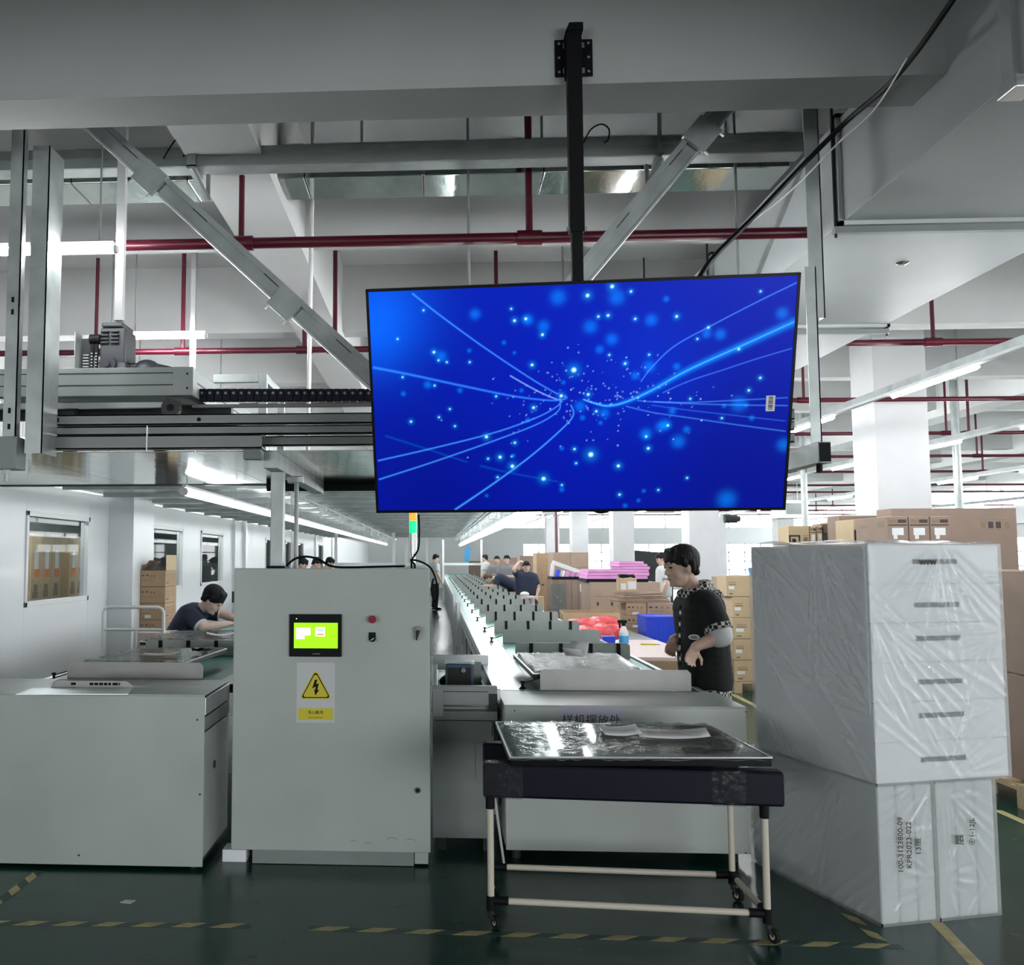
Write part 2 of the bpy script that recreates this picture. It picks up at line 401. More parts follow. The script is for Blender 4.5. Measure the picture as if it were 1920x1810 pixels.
for i, (a, b) in enumerate(wins):
    box('panel', 'wall', (PX - .06, a, 0), (PX, b, wz0), wall)
    box('panel', 'wall', (PX - .06, a, wz1), (PX, b, 2.26), wall)
    wn += 1
    wt = .045
    f = MB().box(PX - .07, PX + .012, a, a + wt, wz0, wz1).box(PX - .07, PX + .012, b - wt, b, wz0, wz1).box(PX - .07, PX + .012, a, b, wz0, wz0 + wt).box(PX - .07, PX + .012, a, b, wz1 - wt, wz1)
    w = f.build('window_%d' % wn, 'white', bevel=.003); struct(w)
    box('pane', 'pane', (PX - .036, a + wt, wz0 + wt), (PX - .03, b - wt, wz1 - wt), w)
struct(box('trim_1', 'wall', (PX, P(204, 1000, X=PX).y, 0), (PX + .27, P(204, 1000, X=PX).y + .75, 2.26), bevel=.004))
struct(box('trim_2', 'wall', (PX, 16.3, 0), (PX + .05, 16.42, 2.26)))
for k, y in enumerate((17.2, 20.4, 23.2, 27.5, 32)): struct(box('trim_%d' % (k+3), 'alu', (PX, y, 0), (PX + .06, y + .14, 2.26)))
struct(box('ceiling_clean_room', 'ceiling', (HX0, 2.0, 2.26), (PX, HY1, 2.32)))
struct(box('wall_clean_room', 'concrete', (-7.6, 2.0, 0), (-7.5, HY1, 2.26)))

# ------------------------------------------------- fire pipes
pipeY = [P(800, 450, Z=3.4).y, P(1000, 651, Z=3.4).y, P(1700, 749, Z=3.4).y, P(1800, 812, Z=3.4).y, P(1800, 855, Z=3.4).y, P(1800, 884, Z=3.4).y, P(1800, 909, Z=3.4).y, P(1800, 922, Z=3.4).y, 34, 37.5, 41]
PL = ['nearest the hanging screen', 'second from the hanging screen', 'crossing in front of the big column', 'just behind the big column', 'second behind the big column', 'third behind the big column', 'fourth behind the big column', 'fifth behind the big column', 'third from the far wall', 'second from the far wall', 'nearest the far wall']
for k, y in enumerate(pipeY):
    r = .032 if k == 0 else .027
    t = thing('sprinkler_pipe', 'dark red sprinkler pipe across the hall, ' + PL[k], 'pipe', (0, y, 3.4), 'sprinkler pipes')
    for xa, xb in (((HX0, 2.1),) if k == 0 else ((HX0, 2.1), (3.48, HX1)) if k == 1 else ((HX0, HX1),)): MB().cyl((xa, y, 3.4), (xb, y, 3.4), r, n=10).build('main_pipe', 'red', t, smooth=True)
    if k == 0: xs = [P(453, 400, Y=y).x, P(992, 400, Y=y).x]
    elif k == 1: xs = [P(181, 600, Y=y).x, P(571, 600, Y=y).x, P(930, 520, Y=y).x, P(628, 680, Y=y).x, P(1748, 600, Y=y).x, P(342, 680, Y=y).x]
    elif k == 2: xs = [P(1506, 720, Y=y).x, P(1350, 720, Y=y).x]
    elif k == 3: xs = [P(1773, 780, Y=y).x, P(1817, 820, Y=y).x]
    elif k == 4: xs = [P(1831, 830, Y=y).x, P(1540, 890, Y=y).x]
    else: xs = [2 + k, 7.5 + k * .8]
    for i, x in enumerate(xs):
        rr = .020 if i % 2 else .017
        MB().cyl((x, y, 3.4), (x, y, HZ - .004 if (k, i) not in ((1, 0), (1, 2), (3, 1)) else 4.25), rr, n=8).build('riser', 'red', t, smooth=True)
        MB().cyl((x - .07, y, 3.4), (x + .07, y, 3.4), r * 1.35, n=10).build('coupling', 'red', t, smooth=True)
x0 = P(1043, 1000, Y=30).x
tag(MB().cyl((x0, 30, 0), (x0, 30, HZ - .004), .05, n=8).build('fire_riser', 'red', smooth=True), 'dark red vertical fire pipe behind the brown carton stacks', 'pipe')

# ------------------------------------------------- floor markings
def ground(px, py): return P(px, py, Z=0)
def stripes(name, label, a, b, n, wid, parent_z=.0015, frac=.5, skew=.35):
    t = thing(name, label, 'floor tape', ((a.x+b.x)/2, (a.y+b.y)/2, 0), 'floor tapes')
    d = b - a; L = d.length; d.normalize(); nrm = Vector((-d.y, d.x, 0))
    MB().prism([a - nrm*wid/2, b - nrm*wid/2, b + nrm*wid/2, a + nrm*wid/2], (0, 0, .001)).build('tape_base', 'tapedark', t)
    st = L / n
    for i in range(n):
        p = a + d * (i * st); q = p + d * st * frac; s = nrm * (wid/2); k = d * st * skew
        MB().prism([p - s + Vector((0, 0, .001)), q - s + Vector((0, 0, .001)), q + s + k + Vector((0, 0, .001)), p + s + k + Vector((0, 0, .001))], (0, 0, .0008)).build('stripe', 'tape', t)
stripes('floor_tape', 'yellow striped floor tape in front of the left end cabinet', ground(-120, 1730), ground(470, 1737), 8, .05)
stripes('floor_tape', 'yellow striped floor tape running under the front of the display trolley', ground(580, 1741), ground(1690, 1776), 12, .05)
stripes('floor_tape', 'short yellow striped floor tape slanting at the bottom left corner', ground(-60, 1735), ground(75, 1634), 4, .05)
stripes('floor_tape', 'short yellow striped floor tape slanting beside the foam stacks', ground(1585, 1712), ground(1660, 1772), 2, .05)
def line(name, label, a, b, wid):
    d = (b - a).normalized(); nrm = Vector((-d.y, d.x, 0)) * wid/2
    tag(MB().prism([a - nrm, b - nrm, b + nrm, a + nrm], (0, 0, .0015)).build(name, 'tape'), label, 'floor tape', 'floor tapes')
line('floor_line', 'plain yellow floor line at the bottom right past the foam stack', ground(1850, 1830), ground(1755, 1730), .055)
line('floor_line', 'plain yellow floor line right of the foam stacks', ground(1960, 1560), ground(1870, 1520), .055)
line('floor_line', 'plain yellow floor line beside the standing man', ground(1470, 1350), ground(1372, 1302), .07)
p = ground(238, 1692)
tag(MB().prism([p + Vector((-.03, -.01, 0)), p + Vector((.02, -.02, 0)), p + Vector((.035, .02, 0)), p + Vector((-.015, .025, 0))], (0, 0, .002)).build('paper_scrap', 'trimgrey'), 'small scrap of paper lying on the green floor', 'paper')

# ------------------------------------------------- lamps along the lines and over the hall
def tube_lamp(label, a, b, r=.016, group='fluorescent lamps', hang=None, cat='lamp', refl=True, emis='tube'):
    a = Vector(a); b = Vector(b); t = thing('fluorescent_lamp', label, cat, (a + b) / 2, group)
    d = (b - a).normalized()
    MB().cyl(a, b, r, n=6).build('tube', emis, t, smooth=True)
    up = Vector((0, 0, r + .012))
    MB().bar(a + up, b + up, .028, .02).build('batten', 'white', t)
    MB().cyl(a - d*.02, a, r*1.1, n=8).build('end_cap', 'white', t); MB().cyl(b, b + d*.02, r*1.1, n=8).build('end_cap', 'white', t)
    if hang:
        for q in (a + d*.08, b - d*.08): MB().cyl(q + up, (q.x, q.y, hang), .006, n=6).build('hanger', 'galv', t)
    return t
LX, LZ = P(345, 922, Y=6.9).x, P(345, 922, Y=6.9).z
RX, RZ = .98, 2.07
ys = [6.9 + 1.75*i for i in range(17)]
for i, y in enumerate(ys):
    tube_lamp('lit white tube lamp over the left conveyor, %s from the near end' % ORD[i], (LX, y, LZ), (LX, y + 1.72, LZ), .03, 'tube lamps over the left conveyor', 2.245)
for i, y in enumerate(ys):
    tube_lamp('lit white tube lamp over the right conveyor, %s from the near end' % ORD[i], (RX, y, RZ), (RX, y + 1.72, RZ), .055, 'tube lamps over the right conveyor', 2.245)
a = P(-60, 473, Y=4.9); b = P(214, 473, Y=4.9)
tube_lamp('lit white tube lamp behind the two tall posts at upper left', (a.x, 4.9, a.z), (b.x, 4.9, a.z), .022, hang=HZ - .004, emis='tube_hi')
a = P(236, 632, Y=7.8); b = P(384, 632, Y=7.8)
tube_lamp('lit white tube lamp right of the overhead gear motor', (a.x, 7.8, a.z), (b.x, 7.8, a.z), .022, hang=HZ - .004, emis='tube_hi')
for i, y in enumerate((10.6, 13.4, 16.2, 19.2, 22.4, 26, 30, 35, 40)):  # further lamp rows added behind the deck to brighten the ceiling
    for j, x in enumerate((-9.4, -7.2, -4.6)):
        tube_lamp('lit white tube lamp added above the clean-room roof, %s row behind the gear motor, %s' % (ORD[i], ('outermost', 'middle', 'innermost')[j]), (x, y, 3.3), (x + 1.3, y, 3.3), .022, 'added lamps above the clean-room roof', HZ - .004, emis='tube_hi')
for (px, y, z0px, z1px, nm) in ((228, 4.95, 300, 600, 'upper'), (362, 7.85, 560, 720, 'lower')):
    q0 = P(px, z0px, Y=y); q1 = P(px, z1px, Y=y)
    tag(MB().box(q0.x - .022, q0.x + .022, y, y + .04, q1.z, HZ - .004).build('hanger_post', 'white'), 'white square hanger post at the end of the %s lit tube lamp' % nm, 'post')
for r, (x, z, nm) in enumerate(((4.0, 3.0, 'nearest the standing man'), (6.6, 3.05, 'just past the big column'), (9.6, 3.0, 'in the middle of the hall'), (15.5, 3.1, 'nearest the windowed wall'), (.2, 2.93, 'added out of sight above the left edge of the right conveyor'), (1.7, 2.93, 'added out of sight above the right edge of the right conveyor'))):  # last two tracks are added, hidden, to brighten the ceiling
    t = thing('lamp_track', 'long lamp track under the hall ceiling, ' + nm, 'lamp track', (x, 6, z), 'lamp tracks')
    ya = 5.25 if x < 2 else 4.2
    MB().box(x - .022, x + .022, ya, 46, z + .045, z + .10).build('rail', 'galv', t)
    MB().box(x - .02, x + .02, ya, 46, z + .02, z + .045).build('reflector', 'white', t)
    for i in range(16):
        y = (5.3 if x < 2 else 4.6) + i * 2.55
        if y < ya: continue
        MB().cyl((x, y, z), (x, y + 1.3, z), .02, n=4).build('tube', 'tube_hi', t, smooth=True)
        if i % 3 == 0: MB().cyl((x, y, z + .1), (x, y, HZ - .004), .008, n=6).build('hanger', 'galv', t)
# steel drop posts in the hall
for (px, py0, py1, y, nm) in ((1796, 780, 955, 14, 'right of the big column'), (1507, 890, 985, 17, 'left of the big column')):
    q = P(px, 900, Y=y)
    tag(MB().cyl((q.x, y, 0), (q.x, y, HZ - .004), .055, n=10).build('steel_pole', 'galv', smooth=True), 'thin grey steel pole standing ' + nm, 'pole')
# =================================================================== hanging screen
EXPO = 2 ** sc.view_settings.exposure
TL, TR, BR, BL = (Vector(v) for v in ((-.272, 3.719, 2.669), (1.384, 3.593, 2.671), (1.408, 3.904, 1.790), (-.247, 4.029, 1.788)))
tc_ = (TL + TR + BR + BL) / 4
tr_ = (TR - TL).normalized(); tn = tr_.cross((TL - BL)).normalized(); tu = tn.cross(tr_).normalized()
if tn.y > 0: tn = -tn; 
TW, TH = (TR - TL).length, (TL - BL).length
def tvp(x, y, n): return tc_ + tr_ * x + tu * y + tn * n
tv = thing('hanging_television', 'large flat television showing a blue starburst, hung from the beam on a black pole', 'television', (tc_.x, tc_.y + .1, 1.75))
def tbox(name, m, x0, x1, y0, y1, n0, n1, parent, bevel=0):
    v = [tvp(x, y, n) for n in (n0, n1) for x, y in ((x0, y0), (x1, y0), (x1, y1), (x0, y1))]
    return MB().hexa(v[:4], v[4:]).build(name, m, parent, bevel=bevel)
bz = .011
tbox('back_cover', 'tvblack', -TW/2 + .01, TW/2 - .01, -TH/2 + .01, TH/2 - .01, -.035, -.004, tv)
tbox('rear_housing', 'tvblack', -TW*.36, TW*.36, -TH*.42, TH*.12, -.075, -.035, tv, .01)
fr = MB()
for (x0, x1, y0, y1) in ((-TW/2, TW/2, TH/2 - bz, TH/2), (-TW/2, TW/2, -TH/2, -TH/2 + bz), (-TW/2, -TW/2 + bz, -TH/2, TH/2), (TW/2 - bz, TW/2, -TH/2, TH/2)):
    v = [tvp(x, y, n) for n in (-.03, .004) for x, y in ((x0, y0), (x1, y0), (x1, y1), (x0, y1))]; fr.hexa(v[:4], v[4:])
fr.build('bezel', 'tvblack', tv)
# picture on the screen: light trails and sparks, stored as a colour for every point of the panel
def screen():
    NX, NY = 600, 338
    sw, sh = TW - 2*bz, TH - 2*bz
    gx, gy = np.meshgrid(np.linspace(0, 1, NX), np.linspace(0, 1, NY))
    A = sw / sh; X = gx * A; Yv = gy
    # homography from the photograph's pixels to the panel
    src = np.array([(686, 543), (1502, 510), (1471, 957), (706, 962)], float); dst = np.array([(0, 0), (1, 0), (1, 1), (0, 1)], float)
    rows = []; rhs = []
    for (x, y), (u, v) in zip(src, dst):
        rows.append([x, y, 1, 0, 0, 0, -u*x, -u*y]); rhs.append(u); rows.append([0, 0, 0, x, y, 1, -v*x, -v*y]); rhs.append(v)
    h = np.append(np.linalg.solve(np.array(rows), np.array(rhs)), 1).reshape(3, 3)
    def uv(zx, zy):
        q = h @ np.array([680 + zx * 840/1920, 500 + zy * 480/1097, 1]); return q[0]/q[2] * A, q[1]/q[2]
    img = np.zeros((NY, NX, 3))
    base = np.array([.0, .008, .37]); img += base
    img += np.array([.0, .006, .10]) * (1 - gy)[..., None]
    def glow(zx, zy, rad, c, power=2):
        u, v = uv(zx, zy); d2 = (X-u)**2 + (Yv-v)**2; r = rad / 1097.
        return np.exp(-(d2 / r**2) ** (power/2))[..., None] * np.array(c)
    img += glow(60, 190, 230, (0, .10, .48)); img += glow(20, 330, 170, (0, .04, .2)); img += glow(900, 560, 480, (0, .0, .07))
    img += glow(1250, 420, 260, (0, .012, .12)); img -= glow(1650, 900, 500, (0, .003, .09)); img -= glow(300, 950, 420, (0, .003, .09))
    def trail(pts, wd, c, taper=(1, 1)):
        p = np.array([uv(*q) for q in pts]); t = np.linspace(0, len(p)-1, 160); idx = np.arange(len(p))
        # smooth through the points (Catmull-Rom)
        def cr(vals):
            out = []
            for tt in t:
                i = min(int(tt), len(vals)-2); f = tt - i
                p0, p1, p2, p3 = vals[max(i-1, 0)], vals[i], vals[i+1], vals[min(i+2, len(vals)-1)]
                out.append(.5*((2*p1)+(-p0+p2)*f+(2*p0-5*p1+4*p2-p3)*f*f+(-p0+3*p1-3*p2+p3)*f**3))
            return np.array(out)
        q = np.stack([cr(p[:, 0]), cr(p[:, 1])], 1)
        best = np.full(X.shape, 9.); fac = np.zeros(X.shape)
        for i in range(len(q)-1):
            a, b = q[i], q[i+1]; d = b - a; L2 = (d**2).sum() + 1e-12
            x0 = max(0, int((min(a[0], b[0])/A - .03) * NX)); x1 = min(NX, int((max(a[0], b[0])/A + .03) * NX) + 2)
            y0 = max(0, int((min(a[1], b[1]) - .05) * NY)); y1 = min(NY, int((max(a[1], b[1]) + .05) * NY) + 2)
            if x1 <= x0 or y1 <= y0: continue
            xs, ysv = X[y0:y1, x0:x1], Yv[y0:y1, x0:x1]
            tt = np.clip(((xs-a[0])*d[0] + (ysv-a[1])*d[1]) / L2, 0, 1)
            wl_ = .72 * (wd[0] + (wd[1]-wd[0]) * i/len(q)) / 1097.
            dd = np.sqrt((xs-a[0]-tt*d[0])**2 + (ysv-a[1]-tt*d[1])**2) / wl_
            best[y0:y1, x0:x1] = np.minimum(best[y0:y1, x0:x1], dd)
        return np.exp(-best**2)[..., None] * np.array(c)
    T = [([(205, 105), (330, 205), (520, 345), (720, 480), (830, 545)], (5, 3.5), (.05, .30, .75)),
         ([(628, 466), (700, 508), (770, 545), (830, 570)], (3.5, 3.5), (.25, .50, .8)),
         ([(38, 430), (200, 462), (420, 510), (640, 555), (800, 574), (868, 566), (866, 553)], (8, 3.5), (.03, .22, .7)),
         ([(58, 838), (300, 782), (560, 715), (740, 650), (830, 600), (845, 575)], (5, 3.5), (.05, .28, .7)),
         ([(62, 920), (300, 842), (560, 750), (740, 680), (830, 625), (845, 590)], (5, 3.5), (.05, .28, .7)),
         ([(390, 1052), (560, 935), (720, 815), (850, 700), (900, 640), (890, 595)], (6, 3.5), (.06, .34, .8)),
         ([(1860, 228), (1650, 325), (1400, 440), (1240, 530), (1130, 580), (1050, 598), (985, 584), (945, 570)], (26, 4), (.0, .20, .55)),
         ([(1860, 228), (1650, 325), (1400, 440), (1240, 530), (1130, 580), (1050, 598), (985, 584), (945, 570)], (3, 3.5), (.12, .36, .5)),
         ([(1872, 55), (1700, 140), (1500, 245), (1340, 335), (1240, 430), (1195, 490)], (4, 3.5), (.06, .22, .55)),
         ([(1850, 345), (1700, 390), (1550, 440), (1400, 490), (1290, 540)], (3.5, 3.5), (.05, .16, .5)),
         ([(1830, 562), (1600, 574), (1400, 583), (1250, 580), (1180, 575)], (3.5, 3.5), (.05, .18, .5)),
         ([(1830, 597), (1600, 594), (1400, 588), (1250, 580)], (3.5, 3.5), (.05, .2, .5)),
         ([(1820, 710), (1600, 680), (1400, 650), (1250, 628), (1130, 600)], (3.5, 3.5), (.05, .2, .5)),
         ([(1820, 665), (1600, 640), (1400, 617), (1240, 595)], (3.5, 3.5), (.02, .1, .35)),
         ([(500, 862), (640, 895), (830, 930)], (7, 5), (.0, .05, .14)), ([(90, 730), (260, 785), (440, 845)], (7, 5), (.0, .05, .12))]
    for pts, wd, c in T: img += trail(pts, wd, c)
    soft = [(475, 195, 24), (772, 248, 26), (1068, 305, 26), (1540, 283, 24), (1305, 127, 13), (1350, 425, 16), (1170, 465, 18), (1215, 722, 26), (1355, 755, 30), (1230, 425, 26), (1300, 680, 24), (1565, 1010, 42), (1035, 630, 22), (975, 250, 30), (1015, 350, 18), (1240, 220, 26), (330, 380, 24), (270, 505, 18), (1675, 652, 12), (1555, 598, 10), (1650, 595, 10), (1392, 703, 16), (1130, 410, 10), (1810, 190, 26), (930, 600, 24), (835, 120, 34), (1090, 120, 34), (1620, 590, 34), (1815, 770, 30), (850, 785, 10), (640, 817, 10), (525, 992, 8), (1205, 972, 9), (1182, 1014, 9), (1124, 1036, 10), (850, 966, 11), (704, 660, 11), (676, 530, 10), (940, 650, 12), (1018, 673, 10), (1330, 620, 16), (857, 495, 10), (450, 355, 10), (645, 365, 8), (600, 320, 10), (410, 530, 12), (705, 220, 24), (165, 545, 12), (1280, 690, 24), (1480, 280, 20)]
    for x, y, r in soft: img += glow(x, y, r, (.0, .13, .42), 2.4)
    hard = [(963, 112, 8), (1070, 72, 8), (903, 440, 11), (848, 554, 7), (976, 812, 11), (771, 918, 9), (636, 863, 8), (583, 823, 7), (524, 734, 7), (1095, 862, 7), (647, 760, 5), (905, 788, 5), (1350, 204, 6), (695, 215, 6), (646, 223, 6), (767, 285, 6), (722, 418, 6), (297, 362, 6), (317, 398, 4), (252, 178, 4), (162, 472, 4), (300, 509, 4), (388, 687, 4), (319, 648, 4), (198, 667, 5), (366, 612, 4), (452, 406, 4), (353, 406, 4), (1620, 348, 5), (1440, 303, 4), (1713, 475, 5), (1663, 530, 5), (1545, 652, 4), (1393, 915, 4), (1225, 785, 6), (1100, 988, 5), (572, 911, 4), (531, 830, 4), (912, 850, 4), (1716, 93, 4), (1152, 94, 5), (1052, 200, 6), (1010, 205, 5), (1488, 253, 5), (728, 606, 6), (1310, 684, 5), (1216, 733, 5), (1170, 215, 5), (1125, 412, 5), (965, 548, 6), (1000, 622, 5), (1057, 374, 4), (1230, 373, 4), (1408, 567, 4), (632, 171, 4), (633, 820, 3), (850, 946, 4), (1268, 968, 4), (566, 556, 4), (140, 304, 4)]
    for x, y, r in hard: img += glow(x, y, r, (.75, .95, .8), 4) + glow(x, y, r*2.6, (.0, .18, .3), 2)
    rs = np.random.RandomState(4)
    for _ in range(190):
        x = 950 + rs.normal(0, 230); y = 560 + rs.normal(0, 95); s_ = rs.uniform(1.8, 4.2); b_ = rs.uniform(.15, .8)
        if 40 < x < 1840: img += glow(x, y, s_, (.5*b_, .8*b_, .7*b_), 3)
    img = np.clip(img, 0, 1.3) / EXPO
    gxx = (gx - .5) * sw; gyy = (.5 - gy) * sh
    pts = np.empty((NY*NX, 3))
    c_, r_, u_, n_ = (np.array(v) for v in (tc_, tr_, tu, tn))
    pts[:] = c_ + gxx.reshape(-1, 1)*r_ + gyy.reshape(-1, 1)*u_ + .001*n_
    idx = np.arange(NX*NY).reshape(NY, NX)
    q = np.stack([idx[1:, :-1], idx[1:, 1:], idx[:-1, 1:], idx[:-1, :-1]], -1).reshape(-1, 4)
    me = bpy.data.meshes.new('screen'); me.vertices.add(len(pts)); me.vertices.foreach_set('co', pts.ravel())
    me.loops.add(q.size); me.loops.foreach_set('vertex_index', q.ravel().astype(np.int32))
    me.polygons.add(len(q)); me.polygons.foreach_set('loop_start', np.arange(0, q.size, 4, dtype=np.int32))
    me.update(); me.validate()
    ca = me.color_attributes.new('picture', 'FLOAT_COLOR', 'POINT')
    ca.data.foreach_set('color', np.concatenate([img.reshape(-1, 3), np.ones((NX*NY, 1))], 1).ravel())
    m = mat('lit_screen', (.003, .003, .006), .3, spec=.15); nt = m.node_tree; b = nt.nodes['Principled BSDF']
    at_ = nt.nodes.new('ShaderNodeAttribute'); at_.attribute_name = 'picture'
    nt.links.new(at_.outputs['Color'], b.inputs['Emission Color']); b.inputs['Emission Strength'].default_value = 1.0
    return link('screen', me, m, tv)
screen()
q = h0 = None
# barcode sticker on the screen
sx, sy = TW/2 - .135, .0
st = tbox('sticker', 'paper', .748 - .017, .748 + .017, -.062, .0, .0012, .002, tv)
for k in range(9): tbox('barcode_bar', 'ink', .748 - .008, .748 + .009, -.056 + k*.0058, -.0535 + k*.0058 + (k % 3)*.0009, .002, .0023, st)
# pole, mount
py_ = b0 - .055
pt = P(1075, 60, Y=py_); pbx = P(1077, 500, Y=py_).x
pole_w = .03
zt = P(1075, 50, Y=py_).z; zp0 = P(1075, 143, Y=b0 - .01).z; zp1 = P(1075, 73, Y=b0 - .01).z
MB().box(pt.x - .034, pt.x + .034, b0 - .02, b0 - .008, zp0 - .02, zp1).build('clamp_bar', 'black', tv)
pw = (P(1111, 100, Y=b0).x - P(1040, 100, Y=b0).x) / 2; pcx = P(1075, 100, Y=b0).x
plate = MB().box(pcx - pw, pcx + pw, b0 - .008, b0 - .001, zp0, zp1).build('wall_plate', 'black', tv, bevel=.006)
for sx_ in (-1, 1):
    for zz in (zp0 + .02, (zp0+zp1)/2, zp1 - .02):
        MB().cyl((pcx + sx_*(pw - .018), b0 - .012, zz), (pcx + sx_*(pw - .018), b0 - .008, zz), .006, n=8).build('bolt', 'galv', plate)
    for zz in (zp0 + .025, zp1 - .028):
        MB().box(pcx + sx_*(pw*.5) - .006, pcx + sx_*(pw*.5) + .006, b0 - .0095, b0 - .008, zz - .012, zz + .012).build('slot', 'grey', plate)
MB().prism([(pt.x - .036, b0 - .09, zp1 - .005), (pt.x + .036, b0 - .09, zp1 - .005), (pt.x + .036, b0 - .09, zt), (pt.x - .022, b0 - .09, zt)], (0, .08, 0)).build('top_bracket', 'black', tv)
zj = P(1078, 438, Y=py_).z
MB().box(pt.x - .030, pt.x + .030, py_ - .03, py_ + .03, zj, zp1).build('outer_pole', 'black', tv, bevel=.004)
MB().box(pt.x - .023, pt.x + .023, py_ - .023, py_ + .023, 2.15, zj + .02).build('inner_pole', 'black', tv, bevel=.004)
for s_ in (-1, 1): MB().cyl((pt.x + s_*.03, py_, zj + .02), (pt.x + s_*.042, py_, zj + .02), .008, n=8).build('bolt', 'galv', tv)
q1 = tvp(pt.x - tc_.x, .0, -.07)
MB().box(pt.x - .1, pt.x + .1, min(q1.y, py_), max(q1.y, py_) + .02, 2.12, 2.30).build('tilt_bracket', 'black', tv)
pts = [tvp(.05 + .12*t, -TH/2 + .02 - .035*math.sin(math.pi*t), -.03) for t in np.linspace(0, 1.3, 12)]
MB().tube(pts, .006, 6).build('cable', 'black', tv, smooth=True)

# =================================================================== control cabinet
CY = 5.05
cx0, cx1 = P(434, 1500, Y=CY).x, P(806.5, 1400, Y=CY).x
cz1, cz0 = P(620, 1066, Y=CY).z, P(620, 1597, Y=CY).z
cab = thing('control_cabinet', 'tall grey electrical control cabinet with lit touch panel and hazard sticker', 'cabinet', ((cx0+cx1)/2, CY + .25, 0))
box('body', 'cab', (cx0 + .012, CY + .02, cz0), (cx1 - .008, CY + .50, cz1 - .008), cab, .004)
door = box('door', 'cab', (cx0, CY, cz0), (cx1, CY + .02, cz1), cab, .005)
px0, px1 = P(472, 1600, Y=CY).x, P(776, 1600, Y=CY).x
box('plinth', 'grey2', (px0, CY + .012, .002), (px1, CY + .46, cz0), cab, .003)
box('plinth_end', 'cabedge', (px1 + .003, CY + .018, .012), (cx1 - .012, CY + .3, cz0), cab, .003)
for zz in (P(440, 1120, Y=CY).z, P(440, 1480, Y=CY).z): MB().cyl((cx0 - .006, CY + .01, zz - .03), (cx0 - .006, CY + .01, zz + .03), .007, n=8).build('hinge', 'dark', cab)
def cp(px, py, off=0): v = P(px, py, Y=CY - off); return v
def fbox(name, m, px0, py0, px1, py1, d0, d1, parent, bevel=0):
    a = P(px0, py1, Y=CY); b = P(px1, py0, Y=CY)
    return MB().box(a.x, b.x, CY - d1, CY - d0, a.z, b.z).build(name, m, parent, bevel=bevel)
hmi = fbox('touch_panel', 'black', 543, 1152, 641, 1231, 0, .018, cab, .003)
scr = fbox('lit_screen', 'hmi', 552, 1168, 634, 1215, .018, .019, hmi)
scr['label'] = 'bright yellow-green lit screen'
for (a, b, c, d, m_) in ((556, 1177, 583, 1191, 'hmiw'), (556, 1191, 572, 1198, 'hmiw'), (592, 1176, 610, 1193, 'hmiw')): fbox('screen_field', m_, a, b, c, d, .019, .0195, hmi)
fbox('screen_text', 'hmib', 595, 1179, 608, 1184, .0195, .02, hmi); fbox('screen_text', 'hmir', 595, 1188, 608, 1190.5, .0195, .02, hmi)
v = cp(557, 1160); MB().cyl((v.x, CY - .0185, v.z), (v.x, CY - .02, v.z), .003, n=8).build('power_light', 'hmiw', hmi)
fbox('maker_mark', 'grey', 587, 1225, 601, 1226.5, .018, .0184, hmi)
v = cp(699, 1161); e = MB().cyl((v.x, CY, v.z), (v.x, CY - .02, v.z), .017, n=16).cyl((v.x, CY - .02, v.z), (v.x, CY - .04, v.z), .020, n=16).build('stop_button', 'redbtn', cab, smooth=True, bevel=.003)
fbox('switch_plate', 'black', 691.5, 1186, 704.5, 1200, 0, .006, cab)
v = cp(699, 1198); k = MB().cyl((v.x, CY, v.z), (v.x, CY - .03, v.z), .015, n=16).build('key_switch', 'black', cab, smooth=True)
MB().bar((v.x - .008, CY - .0305, v.z - .005), (v.x + .008, CY - .0305, v.z + .005), .004, .003, (0, 1, 0)).build('pointer', 'white', k)
v = cp(784, 1181); k = MB().cyl((v.x, CY, v.z), (v.x, CY - .035, v.z), .020, .016, n=16).build('door_handle', 'chrome', cab, smooth=True)
v2 = cp(781, 1200); MB().hexa([(v2.x - .004, CY - .036, v2.z), (v2.x + .004, CY - .036, v2.z), (v2.x + .004, CY - .028, v2.z), (v2.x - .004, CY - .028, v2.z)],
                            [(v.x - .011, CY - .038, v.z), (v.x + .011, CY - .038, v.z), (v.x + .011, CY - .024, v.z), (v.x - .011, CY - .024, v.z)]).build('lever', 'dark', k)
v = cp(783, 1482); k = MB().cyl((v.x, CY, v.z), (v.x, CY - .006, v.z), .016, n=16).build('lock', 'chrome', cab, smooth=True)
MB().cyl((v.x, CY - .006, v.z), (v.x, CY - .007, v.z), .009, n=12).build('keyhole', 'black', k)
# hazard sticker
stk = fbox('hazard_sticker', 'trimgrey', 556, 1243, 628, 1355, 0, .0008, cab); stk['label'] = 'electric shock warning sticker'
def fpoly(name, m, pts, d0, d1, parent): return MB().prism([(cp(a, b).x, CY - d0, cp(a, b).z) for a, b in pts], (0, -(d1 - d0), 0)).build(name, m, parent)
def fz_(u, v): return 530 + u * 290/1920, 1140 + v * 220/1457
tri = lambda s: [fz_(410 + (x - 410)*s, 1010 + (y - 1010)*s) for x, y in ((385, 800), (410, 785), (435, 800), (598, 1105), (590, 1128), (575, 1133), (245, 1133), (230, 1128), (222, 1105))]
fpoly('triangle', 'yellow', tri(1.0), .0008, .0011, stk); fpoly('triangle_border', 'black', tri(.90), .0011, .0014, stk); fpoly('triangle_field', 'yellow', tri(.80), .0014, .0017, stk)
fpoly('bolt_symbol', 'black', [fz_(*q) for q in ((400, 893), (432, 893), (415, 948), (450, 936), (430, 1020), (455, 1018), (405, 1090), (390, 1012), (405, 1020), (410, 975), (366, 1005))], .0017, .0021, stk)
fpoly('caption_strip', 'yellow', [fz_(*q) for q in ((192, 1247), (625, 1247), (625, 1390), (192, 1390))], .0008, .0011, stk)
